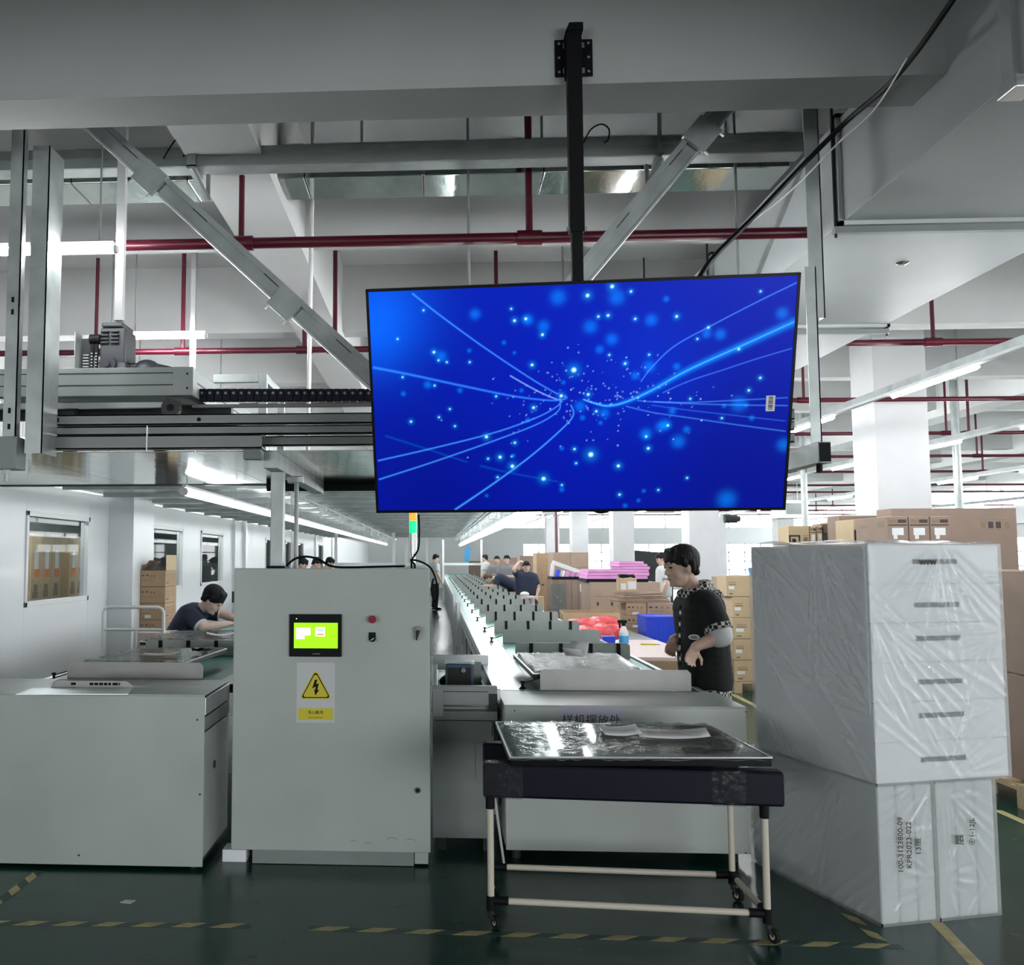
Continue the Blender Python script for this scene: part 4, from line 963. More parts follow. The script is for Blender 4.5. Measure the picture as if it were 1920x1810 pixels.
# =================================================================== transfer unit between the cabinet and the right line
TY = 5.30
tx0, tx1 = cx1 + .012, rx0 - .03
tu_ = thing('transfer_unit', 'grey transfer unit between the control cabinet and the right conveyor', 'machine', ((tx0+tx1)/2, TY + .6, 0))
z1 = P(870, 1287, Y=TY).z; z2 = P(870, 1323, Y=TY).z; z3 = P(870, 1352, Y=TY).z; z4 = P(870, 1575, Y=TY).z
box('front_beam', 'grey2', (tx0, TY, z2), (tx1, TY + .05, z1), tu_, .004); box('beam_groove', 'dark', (tx0 + .06, TY - .001, (z1+z2)/2 + .02), (tx1 - .05, TY + .001, (z1+z2)/2 + .024), tu_)
box('bracket_plate', 'grey2', (tx0, TY - .012, z2 - .06), (tx0 + .06, TY - .001, z1 - .01), tu_, .002)
box('bracket_plate', 'dark', (tx1 - .045, TY - .012, z2 - .03), (tx1 + .0, TY - .001, z1 - .04), tu_, .002)
MB().cyl((tx0 + .03, TY + .04, z2 - .02), (tx1 - .02, TY + .04, z2 - .02), .010, n=10).build('shaft', 'steel', tu_, smooth=True)
box('upper_panel', 'grey', (tx0, TY + .02, z3), (tx1, TY + .03, z2 - .035), tu_); box('lower_panel', 'grey', (tx0, TY + .03, z4), (tx1 - .03, TY + .04, z3 - .006), tu_)
box('access_door', 'grey', (tx1 - .12, TY + .022, z3 - .32), (tx1 - .05, TY + .03, z3 - .12), tu_, .002)
box('carcass', 'dark', (tx0 + .01, TY + .05, .12), (tx1 - .03, 6.2, z2 - .05), tu_)
for x_ in (tx0 + .05, tx1 - .06): box('foot', 'dark', (x_ - .02, TY + .06, 0), (x_ + .02, TY + .10, .13), tu_)
yb2 = 6.55; zb1 = P(860, 1229, Y=yb2).z
box('rear_beam', 'alu', (tx0, yb2, zb1 - .10), (tx1 + .02, yb2 + .05, zb1), tu_, .003)
box('side_beam', 'alu', (tx1 - .02, TY + .05, z1 - .10), (tx1 + .02, yb2, z1 - .02), tu_, .003); box('side_beam', 'alu', (tx0, TY + .05, z1 - .10), (tx0 + .03, yb2, z1 - .02), tu_, .003)
box('floor_tray', 'grey', (tx0 + .03, TY + .05, z1 - .14), (tx1 - .02, yb2, z1 - .125), tu_)
q0, q1 = P(836, 1273, Y=5.75), P(888, 1246, Y=5.75)
gm = thing('gearbox', 'blue gearbox with a round silver shaft end inside the transfer unit', 'gear motor', ((q0.x+q1.x)/2, 5.85, z1 - .125))
zg = z1 - .124
box('housing', 'bluemotor', (q0.x, 5.76, zg), (q1.x, 5.95, q1.z), gm, .012); box('cover_frame', 'alu', (q0.x - .008, 5.80, q1.z - .005), (q1.x + .008, 5.95, q1.z + .006), gm, .003)
box('face_plate', 'dark', (q0.x + .015, 5.752, zg + .02), (q1.x - .015, 5.76, q1.z - .02), gm, .004)
c = P(869, 1257, Y=5.74); MB().cyl((c.x, 5.76, c.z), (c.x, 5.735, c.z), .014, n=16).build('shaft_end', 'chrome', gm, smooth=True); MB().cyl((c.x, 5.735, c.z), (c.x, 5.733, c.z), .006, n=10).build('shaft_centre', 'grey', gm)
for u in (.2, .8): MB().cyl((q0.x + (q1.x-q0.x)*u, 5.752, zg + .012), (q0.x + (q1.x-q0.x)*u, 5.745, zg + .012), .007, n=8).build('bolt', 'chrome', gm)
pts = [(tx0 + .08 + .2*t, 6.15 + .03*math.sin(9*t), z1 - .02 + .02*math.sin(13*t)) for t in np.linspace(0, 1, 18)]
tag(MB().tube([(a, b, c - .08) for a, b, c in pts], .045, 8).build('bellows_hose', 'rubber', smooth=True), 'black corrugated hose behind the blue gearbox', 'hose')
c = P(902, 1250, Y=6.0); tag(box('sensor_box', 'grey2', (c.x - .05, 5.95, z1 - .12), (c.x + .0, 6.05, P(902, 1240, Y=6).z), None, .004), 'small ribbed grey box at the end of the blue gearbox', 'box')

# =================================================================== overhead sheet deck above the lines
dz = P(300, 843, Y=4.98).z
dk = thing('overhead_deck', 'galvanised sheet deck hanging over the front of both lines', 'deck', (-1.0, 6, dz))
xr = 1.98
for k in range(5):
    x0 = PX + .02 + (xr - PX - .02)*k/5; x1 = PX + .02 + (xr - PX - .02)*(k+1)/5
    box('sheet', 'mirror', (x0 + .002, 5.06, dz - .005), (x1 - .002, 7.35, dz), dk)
box('rear_beam', 'dark', (PX + .02, 7.36, dz - .01), (xr, 7.46, dz + .09), dk)
MB().cyl((-1.3, 7.30, dz - .03), (xr - .4, 7.30, dz - .03), .035, n=12).build('black_hose', 'rubber', dk, smooth=True)
tn_ = thing('tunnel_ceiling', 'long low sheet-metal ceiling over both conveyors, seen from below', 'ceiling panel', (-1.2, 20, 2.26))
for k in range(21):
    y0 = 7.5 + k*1.08
    box('sheet', 'sheet', (PX + .08, y0, 2.25), (1.16, y0 + 1.07, 2.256), tn_)
    box('rib', 'galv', (PX + .08, y0 + 1.03, 2.22), (1.16, y0 + 1.07, 2.25), tn_)
for k in range(6): MB().cyl((1.1, 8 + 4.2*k, 2.255), (1.1, 8 + 4.2*k, HZ - .004), .008, n=6).build('hanger_rod', 'galv', tn_)
for k in range(6): MB().cyl((-2.8, 8 + 4.2*k, 2.255), (-2.8, 8 + 4.2*k, HZ - .004), .008, n=6).build('hanger_rod', 'galv', tn_)
# thin wiring rails beside the lamps with hanging holders
for nm, x, z, y0 in (('left', -1.3, 2.17, 7.6), ('right', .72, 2.16, 7.6)):
    t = thing('wiring_rail', 'thin white wiring rail beside the %s lamp row' % nm, 'rail', (x, y0, z), 'wiring rails')
    box('rail', 'white', (x - .012, y0, z), (x + .012, 32, z + .025), t); box('rail', 'white', (x - .05, y0, z + .03), (x - .035, 32, z + .045), t)
    for k in range(9):
        y = 8.6 + k*2.2; box('drop_strap', 'white', (x - .015, y, z - (.13 if k % 2 else .09)), (x + .015, y + .05, z), t); box('ceiling_tie', 'white', (x - .006, y, z + .025), (x + .006, y + .02, 2.25), t)
        for j in range(3): MB().cyl((x + .02, y + .4*j, z), (x + .02, y + .4*j, z - .03), .008, n=6).build('clip', 'white', t)
# portal frames far down the lines
for nm, x0, x1, y in (('left', -2.5, -1.04, 24), ('right', .30, 1.66, 34), ('corridor', -.9, -.25, 30)):
    t = thing('portal_frame', 'white portal frame far down the %s line' % nm if nm != 'corridor' else 'white portal frame at the far end of the corridor', 'frame', ((x0+x1)/2, y, 0), 'portal frames')
    for x in (x0, x1): box('post', 'white', (x - .035, y, 0), (x + .035, y + .07, 2.22), t)
    zc = 1.6 - 12*y/1780; box('crossbar', 'white', (x0, y + .01, zc - .06), (x1, y + .06, zc + .02), t)
for k, (px, y) in enumerate(((860, 13.2), (851, 16.0))):
    q = P(px, 1120, Y=y); box_ = tag(box('aluminium_post', 'alu', (.30, y, 0), (.345, y + .05, .98)), 'aluminium post beside the right conveyor, %s from the cabinet' % ORD[k], 'post', 'aluminium posts')
bl = P(876, 1037, Y=17); tag(MB().prism([(bl.x - .05, 17, bl.z - .14), (bl.x + .04, 17.0, bl.z - .16), (bl.x + .06, 17, bl.z + .08), (bl.x + .02, 17, bl.z + .12), (bl.x - .04, 17, bl.z + .10)], (0, .05, 0)).cyl((bl.x, 17.02, bl.z + .1), (bl.x, 17.02, 2.25), .003, n=5).build('blue_bag', 'lblue'), 'light blue plastic bag hanging under the right lamp row', 'bag')

# =================================================================== gantry in front of the deck
GY = 4.72
def gpost(name, label, pts, w_px, depth=.05, Y=GY, m='galv', group='gantry posts', extra=None):
    (a, b), (c, d) = pts; p = P(a, b, Y=Y); q = P(c, d, Y=Y); wd = w_px * Y / FPX
    t = thing(name, label, 'post', (q.x, Y, q.z), group)
    x = (p.x + q.x)/2
    box('upright', m, (x - wd/2, Y, q.z), (x + wd/2, Y + .006, p.z), t); box('flange', m, (x + wd/2 - .006, Y, q.z), (x + wd/2, Y + depth, p.z), t)
    if extra: extra(t, x, wd, p, q)
    return t
def ex1(t, x, wd, p, q):
    for py in (562, 585, 770, 800): v = P(25, py, Y=GY); MB().box(x - .008, x + .006, GY - .002, GY + .001, v.z - .014, v.z + .014).build('slot', 'black', t)
    z = P(20, 880, Y=GY).z
    box('foot_bracket', 'grey2', (x - .07, GY - .02, z), (x + .05, GY + .10, q.z + .03), t, .004)
    MB().cyl((x - .02, GY + .03, z - .06), (x - .02, GY + .03, z), .012, n=10).cyl((x - .02, GY + .03, z - .025), (x - .02, GY + .03, z), .022, n=6).build('hanger_bolt', 'galv', t)
gpost('gantry_post', 'outer slotted steel post at the far left, with a hanger bolt below', ((42, -120), (20, 830)), 26, extra=ex1)
gpost('gantry_post', 'inner tall steel post at the left beside the slotted one', ((82, 273), (58, 850)), 34, .19)
def ex3(t, x, wd, p, q):
    for py in (700, 800): v = P(1525, py, Y=GY); MB().box(x - .006, x + .006, GY - .002, GY + .001, v.z - .012, v.z + .012).build('slot', 'black', t)
gpost('gantry_post', 'upper half of the right steel post beside the air duct', ((1521, -100), (1521, 596)), 27, .06)
gpost('gantry_post', 'slim lower right steel post ending at the black beam cap', ((1519, 500), (1532, 832)), 20, .05, extra=ex3, Y=GY - .03)
# the side beams of the deck with their end caps
a = P(1536, 868, Y=4.55); b = P(1558, 828, Y=4.55)
t = thing('deck_side_beam', 'greenish steel side beam at the right with a black open end', 'beam', (a.x, 5, a.z), 'deck side beams')
box('beam_body', 'galv', (a.x, 4.552, a.z), (b.x, 7.4, b.z), t, .003); box('end_cap', 'black', (a.x + .004, 4.545, a.z + .005), (b.x - .004, 4.552, b.z - .005), t)
MB().cyl((a.x + .02, 4.6, a.z - .04), (a.x + .02, 4.6, a.z), .015, n=8).build('hanger_bolt', 'black', t)
a = P(62, 850, Y=4.6); b = P(100, 842, Y=4.6)
# rails of the lower overhead conveyor
def xrail(name, label, px0, px1, py0, py1, Y, dep, m, grp, lip=True, extra=None):
    a = P(px0, py1, Y=Y); b = P(px0, py0, Y=Y); x1 = P(px1, (py0+py1)/2, Y=Y).x
    t = thing(name, label, 'steel rail', ((a.x+x1)/2, Y, a.z), grp)
    box('web', m, (a.x, Y, a.z), (x1, Y + .006, b.z), t); box('top_flange', m, (a.x, Y, b.z - .006), (x1, Y + dep, b.z), t); box('bottom_flange', m, (a.x, Y, a.z), (x1, Y + dep, a.z + .006), t)
    if extra: extra(t, a, b, x1)
    return t
def exA(t, a, b, x1):
    for px in (98, 109): v = P(px, 788, Y=4.93); MB().box(v.x - .005, v.x + .005, 4.926, 4.93, v.z - .012, v.z + .012).build('slot', 'black', t)
    v = P(373, 787, Y=4.93); MB().cyl((v.x, 4.93, v.z), (v.x, 4.925, v.z), .011, n=10).build('hole', 'black', t)
xrail('overhead_rail', 'upper steel rail of the overhead deck, with slots at its left end', 88, 1490, 779, 798, 4.93, .05, 'grey2', 'overhead rails', extra=exA)
xrail('overhead_rail', 'middle steel rail of the overhead deck, just below the slotted one', 78, 1490, 801, 817, 4.96, .06, 'grey2', 'overhead rails')
def exC(t, a, b, x1):
    for px in (80, 276): 
        v = P(px, 820, Y=4.9); MB().cyl((v.x, 4.895, a.z - .01), (v.x, 4.895, b.z + .05), .004, n=6).build('tie_rod', 'alu', t)
xrail('overhead_rail', 'short front steel channel of the overhead deck, ending above the grey post', 60, 491, 818, 843, 4.9, .09, 'grey2', 'overhead rails', extra=exC)
xrail('overhead_rail', 'rear lower steel channel of the overhead deck, right of the short one', 491, 1490, 818, 836, 5.02, .05, 'grey', 'overhead rails')
a = P(458, 862, Y=4.98); b = P(490, 843, Y=4.98)
tag(box('hanger_block', 'grey', (a.x, 4.95, a.z), (b.x, 5.02, dz - .006)), 'small grey block under the end of the short front channel', 'block')
v = P(520, 885, Y=5.3); tag(box('post_head_beam', 'galv', (v.x - .036, 5.06, v.z - .0), (v.x + .04, 7.2, dz - .006), None), 'grey steel beam running back under the sheet deck above the post', 'beam')
# upper overhead conveyor with gear motor
UY = 5.1
a = P(-120, 746, Y=UY); b = P(362, 688, Y=UY)
uc = thing('overhead_conveyor', 'upper overhead conveyor frame at the left carrying the gear motor', 'conveyor', (-2, UY, a.z))
box('front_rail', 'grey2', (a.x, UY, a.z), (b.x, UY + .06, b.z), uc, .003)
for f in (.36, .78): box('rail_groove', 'dark', (a.x, UY - .001, a.z + (b.z-a.z)*f), (b.x - .1, UY + .001, a.z + (b.z-a.z)*f + .006), uc)
box('corner_plate', 'grey2', (b.x - .11, UY - .006, a.z), (b.x + .003, UY, b.z), uc, .002)
for zz in (.25, .75): MB().cyl((b.x - .03, UY - .006, a.z + (b.z-a.z)*zz), (b.x - .03, UY - .009, a.z + (b.z-a.z)*zz), .006, n=8).build('screw', 'black', uc)
box('side_rail', 'grey2', (b.x - .05, UY + .06, a.z), (b.x, 6.9, b.z), uc, .003); box('rail_groove', 'dark', (b.x, UY + .1, a.z + (b.z-a.z)*.5), (b.x + .001, 6.9, a.z + (b.z-a.z)*.56), uc)
box('rear_rail', 'grey2', (a.x, 6.85, a.z), (b.x, 6.9, b.z), uc, .003)
box('deck_plate', 'grey', (a.x, UY + .05, b.z - .03), (b.x - .05, 6.86, b.z - .01), uc)
az = P(200, 780, Y=UY + .1).z
box('lower_rail', 'galv', (a.x, UY + .10, P(200, 765, Y=UY + .1).z), (P(320, 765, Y=UY + .1).x, UY + .14, P(200, 755, Y=UY + .1).z), uc)
box('dark_underframe', 'dark', (a.x, UY + .3, az + .01), (b.x + .15, UY + .36, az + .09), uc)
for px in (322,): 
    v = P(px, 766, Y=UY + .05); MB().cyl((v.x, UY + .02, v.z), (v.x, UY + .07, v.z), .052, n=20).build('roller_wheel', 'motor', uc, smooth=True); MB().cyl((v.x, UY + .015, v.z), (v.x, UY + .02, v.z), .02, n=12).build('wheel_hub', 'black', uc)
for px in (130, 60, 300): v = P(px, 760, Y=UY + .2); box('support_leg', 'dark', (v.x - .03, UY + .2, dz), (v.x + .03, UY + .26, a.z), uc)
# gear motor
g0, g1 = P(185, 688, Y=5.4), P(240, 606, Y=5.4)
gm = thing('gear_motor', 'dark finned gearbox with a round motor on the upper overhead conveyor', 'gear motor', ((g0.x+g1.x)/2, 5.4, b.z))
zz0 = b.z
w2 = (g1.x-g0.x)
MB().hexa([(g0.x - .01, 5.35, zz0), (g1.x + .02, 5.35, zz0), (g1.x + .02, 5.6, zz0), (g0.x - .01, 5.6, zz0)], [(g0.x + .02, 5.37, zz0 + .09), (g1.x, 5.37, zz0 + .09), (g1.x, 5.58, zz0 + .09), (g0.x + .02, 5.58, zz0 + .09)]).build('base', 'motor', gm, bevel=.008)
box('gear_case', 'motor', (g0.x + .01, 5.38, zz0 + .08), (g1.x - .005, 5.58, g1.z - .03), gm, .012); box('case_lid', 'motor', (g0.x + .02, 5.37, g1.z - .03), (g1.x - .02, 5.57, g1.z), gm, .01)
for k in range(4):
    for s in (0, 1): box('fin', 'motor', (g0.x + .018 + s*.06, 5.365, g1.z - .06 - k*.022), (g0.x + .066 + s*.06, 5.38, g1.z - .05 - k*.022), gm, .003)
MB().cyl((g0.x + .07, 5.34, zz0 + .075), (g0.x + .07, 5.38, zz0 + .075), .05, n=16).cyl((g0.x + .07, 5.325, zz0 + .075), (g0.x + .07, 5.34, zz0 + .075), .02, n=12).build('shaft_flange', 'motor', gm, smooth=True)
m0 = P(253, 676, Y=5.5); m1 = P(305, 676, Y=5.5)
MB().cyl((g1.x - .02, 5.48, zz0 + .075), (m0.x + .03, 5.48, zz0 + .075), .03, n=12).build('coupling', 'motor', gm, smooth=True)
MB().sphere(((m0.x + m1.x)/2 - .01, 5.5, zz0 + .058), .085, .07, .07, n=16, m=10).cyl(((m0.x+m1.x)/2, 5.5, zz0 + .055), (m1.x + .03, 5.5, zz0 + .045), .06, .045, n=16).build('motor_body', 'motor', gm, smooth=True)
MB().cyl((m1.x + .03, 5.5, zz0 + .045), (m1.x + .06, 5.5, zz0 + .04), .045, .04, n=16).build('fan_cover', 'dark', gm, smooth=True)
s0 = P(146, 688, Y=5.35); s1 = P(182, 628, Y=5.35)
cg = thing('chain_drive', 'double roller chain and guard plate left of the gear motor', 'chain drive', ((s0.x+s1.x)/2, 5.4, b.z))
box('guard_plate', 'dark', (s0.x, 5.40, b.z), (s0.x + .055, 5.41, s1.z - .01), cg); box('guard_edge', 'alu', (s0.x - .004, 5.30, b.z), (s0.x, 5.41, s1.z + .01), cg)
for k in range(8): box('chain_link', 'alu', (s0.x + .012, 5.392, b.z + .015 + k*.017), (s0.x + .045, 5.40, b.z + .022 + k*.017), cg)
for j in (0, 1):
    x = s0.x + .065 + j*.026; box('chain', 'black', (x, 5.37, b.z), (x + .018, 5.385, s1.z - .015), cg)
    for k in range(8): box('chain_link', 'alu', (x + .005, 5.365, b.z + .012 + k*.018), (x + .013, 5.37, b.z + .019 + k*.018), cg)
MB().cyl((s0.x + .06, 5.38, s1.z - .02), (s0.x + .12, 5.38, s1.z - .02), .03, n=12).build('sprocket', 'black', cg, smooth=True)
# energy chain
e0 = P(372, 752, Y=5.25); e1 = P(372, 729, Y=5.25); ex = P(760, 745, Y=5.25).x
ec = thing('cable_chain', 'black cable drag chain with round studs running behind the screen', 'cable chain', (e0.x, 5.25, e0.z))
n = 26
for k in range(n):
    x = e0.x + (ex - e0.x)*k/n; drop = -.012*k/n
    lk = box('chain_link', 'navy', (x + .001, 5.25, e0.z + drop), (x + (ex - e0.x)/n - .001, 5.30, e1.z + drop), ec, .004)
    MB().cyl((x + .02, 5.25, (e0.z+e1.z)/2 + .01 + drop), (x + .02, 5.246, (e0.z+e1.z)/2 + .01 + drop), .008, n=8).build('stud', 'grey', lk)
box('chain_tray', 'grey', (e0.x - .05, 5.30, e0.z - .03), (ex, 5.33, e0.z - .012), ec)
# tubular frame behind
f0 = P(400, 717, Y=6.3); f1 = P(500, 701, Y=6.3); zlow = dz
tf = thing('tube_frame', 'grey square-tube frame standing on the deck behind the drag chain', 'frame', (f1.x, 6.3, zlow))
box('top_bar', 'galv', (f0.x, 6.3, f0.z), (f1.x - .057, 6.35, f1.z), tf); box('post', 'galv', (f1.x - .055, 6.3, zlow + .003), (f1.x, 6.35, f1.z), tf)
box('side_bar', 'galv', (f1.x - .05, 6.35, f0.z), (f1.x, 7.1, f1.z), tf); box('post', 'galv', (f1.x - .05, 7.05, zlow + .003), (f1.x, 7.1, f0.z), tf)
v = P(583, 650, Y=6.0); v2 = P(577, 778, Y=6.0)
tag(MB().cyl((v2.x, 6.0, dz + .002), (v.x + .01, 6.0, HZ - .004), .014, n=8).build('white_rod', 'white', smooth=True), 'thin white rod between the ceiling and the overhead deck', 'rod')
# diagonal braces
def brace(label, a, b, clips, Y=GY - .08, w_=.105):
    p = P(*a, Y=Y); q = P(*b, Y=Y); d = (q - p).normalized(); s = Vector((-d.z, 0, d.x)); s = s if s.z > 0 else -s
    t = thing('diagonal_brace', label, 'brace', q, 'diagonal braces')
    MB().bar(p, q, .02, w_*.62, s).build('channel_web', 'galv', t)
    MB().bar(p + s*w_*.42, q + s*w_*.42, .06, w_*.26, s).build('upper_flange', 'galv', t)
    MB().bar(p - s*w_*.36, q - s*w_*.36, .04, w_*.10, s).build('lower_flange', 'alu', t)
    for u in np.linspace(.08, .95, 8):
        c = p.lerp(q, u) + s*w_*.28; MB().bar(c - d*.05 + Vector((0, -.012, 0)), c + d*.05 + Vector((0, -.012, 0)), .004, .006, s).build('slot', 'dark', t)
    for (x, y) in clips:
        c = P(x, y, Y=Y); k = MB().bar(c - d*.07 + Vector((0, -.035, 0)), c + d*.07 + Vector((0, -.035, 0)), .03, w_*1.25, s).build('clip_plate', 'galv', t)
        for e in (-1, 1): MB().bar(c + d*.06*e - s*w_*.5 + Vector((0, -.035, 0)), c + d*.06*e - s*w_*.85 + Vector((0, -.035, 0)), .006, .02, (0, 1, 0)).build('clip_lug', 'alu', k)
    return t
brace('left galvanised diagonal brace sloping down towards the screen', (-215, -121), (832, 836), ((285, 338), (538, 572)))
brace('right galvanised diagonal brace sloping down behind the screen', (1630, -120), (838, 824), ((1312, 258),))
# cable tray and bright duct across the top
ty = 5.0
a = P(-80, 323, Y=ty); b = P(-80, 287, Y=ty); x1 = P(1506, 260, Y=ty).x
t = thing('cable_tray', 'galvanised cable tray running across the hall above the screen', 'cable tray', (0, ty, a.z))
box('tray_side', 'galv', (a.x, ty, a.z + .055), (x1, ty + .005, b.z), t); box('tray_lip', 'grey2', (a.x, ty - .012, a.z), (x1, ty + .004, a.z + .055), t); box('tray_floor', 'galv', (a.x, ty, a.z), (x1, ty + .12, a.z + .005), t)
tz0 = a.z
yd = 5.55; a = P(-80, 349, Y=yd); b = P(-80, 305, Y=yd); x1 = min(P(1512, 300, Y=yd).x, 2.1)
t = thing('air_duct', 'bright reflective sheet-metal duct just behind the cable tray', 'duct', (0, yd, a.z))
n = 7
for k in range(n):
    xa = a.x + (x1-a.x)*k/n; xb_ = a.x + (x1-a.x)*(k+1)/n
    box('duct_section', 'mirror', (xa + .002, yd, a.z), (xb_ - .002, yd + .35, a.z + .22), t, .006)
for k in range(5): xx = a.x + .3 + k*1.1; MB().cyl((xx, yd + .1, a.z + .22), (xx, yd + .1, HZ - .004), .008, n=6).build('hanger_rod', 'galv', t)
for nm, px, py0, py1 in (('left', 358, 120, 318), ('right', 1238, 100, 300)):
    y = ty - .03; p = P(px, py1, Y=y); wd = .05 if nm == 'left' else .02
    t = thing('tray_hanger', '%s steel hanger strap holding the cable tray' % nm, 'hanger', (p.x, y, p.z), 'tray hangers')
    box('strap', 'galv', (p.x - wd/2, y, tz0 - .01), (p.x + wd/2, y + .015, HZ - .004), t); 
    q = P(px + 32 if nm == 'left' else px - 25, py1 + 58, Y=y + .1)
    box('cross_foot', 'galv', (p.x - wd/2, y, tz0 - .02), (p.x + wd/2, y + .16, tz0 - .002), t)
    MB().bar((p.x, y + .005, tz0 - .02), (q.x, y + .1, q.z), .03, .02).build('stay', 'galv', t); MB().bar((q.x, y + .1, q.z), (q.x, y + .1, tz0 - .02), .02, .02).build('stay', 'galv', t)
cable('thin black wire looped over the left part of the cable tray', [P(a, b, Y=ty - .02) for a, b in ((306, 298), (320, 275), (332, 261), (345, 266), (347, 285), (343, 294))], .004)
cable('thin black wire looped over the right part of the cable tray', [P(a, b, Y=ty - .02) for a, b in ((1094, 268), (1108, 243), (1128, 233), (1142, 243), (1140, 262), (1133, 268))], .004)

# =================================================================== air duct at the upper right
DX0, DX1, DZ0, DZ1 = 2.15, 3.42, 3.36, 3.92
ad = thing('supply_duct', 'large grey rectangular air duct running along the upper right of the ceiling', 'duct', (2.8, 6, DZ0))
secs = [-6, -1, 1.2, 3.52, 5.02, 7.3, 9.6]
dm = mat('duct_panel', (.40, .425, .43), .5, metal=0., var=.05, vscale=1.5)
M['duct'] = dm
for k in range(len(secs)-1):
    box('duct_section', 'duct', (DX0, secs[k] + .015, DZ0), (DX1, secs[k+1] - .015, DZ1), ad, .004)
    y = secs[k+1]; f = .022
    fl = MB()
    for (x0, x1, z0, z1) in ((DX0 - f, DX1 + f, DZ0 - f, DZ0), (DX0 - f, DX1 + f, DZ1, DZ1 + f), (DX0 - f, DX0, DZ0 - f, DZ1 + f), (DX1, DX1 + f, DZ0 - f, DZ1 + f)): fl.box(x0, x1, y - .035, y + .035, z0, z1)
    fl.build('flange', 'alu', ad)
for y in (5.0, 7.32, 9.5, 3.3):
    box('hanger_bar', 'grey2', (DX0 - .04, y, DZ0 - .06), (DX1 + .04, y + .04, DZ0 - .025), ad)
    for x in (DX0 - .03, DX1 + .03): MB().cyl((x, y + .02, DZ0 - .08), (x, y + .02, HZ - .004), .008, n=6).build('hanger_rod', 'dark', ad)
v = P(1692, 493, Z=DZ0); MB().cyl((v.x, v.y, DZ0), (v.x, v.y, DZ0 - .012), .04, .02, n=14).cyl((v.x, v.y, DZ0 - .012), (v.x, v.y, DZ0 - .02), .012, n=10).build('screw_washer', 'chrome', ad, smooth=True)
box('corner_clip', 'alu', (DX0 - .03, 3.46, DZ0 - .05), (DX0 + .06, 3.58, DZ0 - .0), ad, .004)
MB().bar((DX0 - .01, 5.5, DZ1 - .05), (DX0 - .01, 6.5, DZ0 + .0), .03, .03).build('stay_rod', 'galv', ad)
cable('thick black cable hanging along the air duct down to the screen', [P(a, b, Y=y) for a, b, y in ((1800, -20, 3.3), (1720, 95, 3.6), (1660, 165, 3.9), (1590, 225, 4.3), (1510, 305, 4.4), (1420, 400, 4.35), (1340, 480, 4.2), (1312, 520, 4.0))], .012)
cable('thin white wire hanging beside the thick black cable', [P(a, b, Y=y) for a, b, y in ((1700, 110, 3.65), (1640, 205, 4.0), (1570, 270, 4.4), (1480, 360, 4.45), (1390, 430, 4.4))], .004, 'white')
# =================================================================== cartons and goods
def carton(label, x0, x1, y0, y1, z0, z1, m='card', front=None, side=None, group='cartons', name='carton', rz=0, tape=True, sticker=False):
    """cardboard box with taped seam and printed marks on the face to the camera and the face to the line"""
    t = thing(name, label, 'carton', ((x0+x1)/2, (y0+y1)/2, z0), group)
    g = .003
    b = box('box_body', m, (x0 + g, y0 + g, z0 + .001), (x1 - g, y1 - g, z1 - .001), t, .005, 1)
    W, H, D = x1-x0, z1-z0, y1-y0
    def fr(u0, u1, v0, v1, mm='ink', nm='print_mark'): box(nm, mm, (x0 + W*u0, y0 + g - .001, z0 + H*v0), (x0 + W*u1, y0 + g, z0 + H*v1), b)
    def sd(u0, u1, v0, v1, mm='ink', nm='print_mark'):          # the left face, u from near to far
        box(nm, mm, (x0 + g - .001, y0 + D*u0, z0 + H*v0), (x0 + g, y0 + D*u1, z0 + H*v1), b)
    def sr(u0, u1, v0, v1, mm='ink', nm='print_mark'): box(nm, mm, (x1 - g, y0 + D*u0, z0 + H*v0), (x1 - g + .001, y0 + D*u1, z0 + H*v1), b)
    for (fn, spec) in ((fr, front), (sd, side if side and side[0] != 'R' else None), (sr, side[1:] if side and side[0] == 'R' else None)):
        if not spec: continue
        for sp in spec: fn(*sp)
    return t, b
icons = [(.06, .16, .66, .72), (.24, .32, .66, .74), (.40, .46, .58, .74, 'ink2'), (.52, .58, .58, .74, 'ink2'), (.05, .5, .38, .41, 'ink2')]
lines3 = [(.08, .42, .70, .74, 'ink2'), (.08, .38, .56, .59, 'ink2'), (.08, .42, .40, .43, 'ink2'), (.08, .3, .22, .27), (.55, .9, .76, .79, 'ink2'), (.55, .86, .62, .65, 'ink2'), (.55, .9, .50, .53, 'ink2'), (.55, .8, .38, .41, 'ink2')]
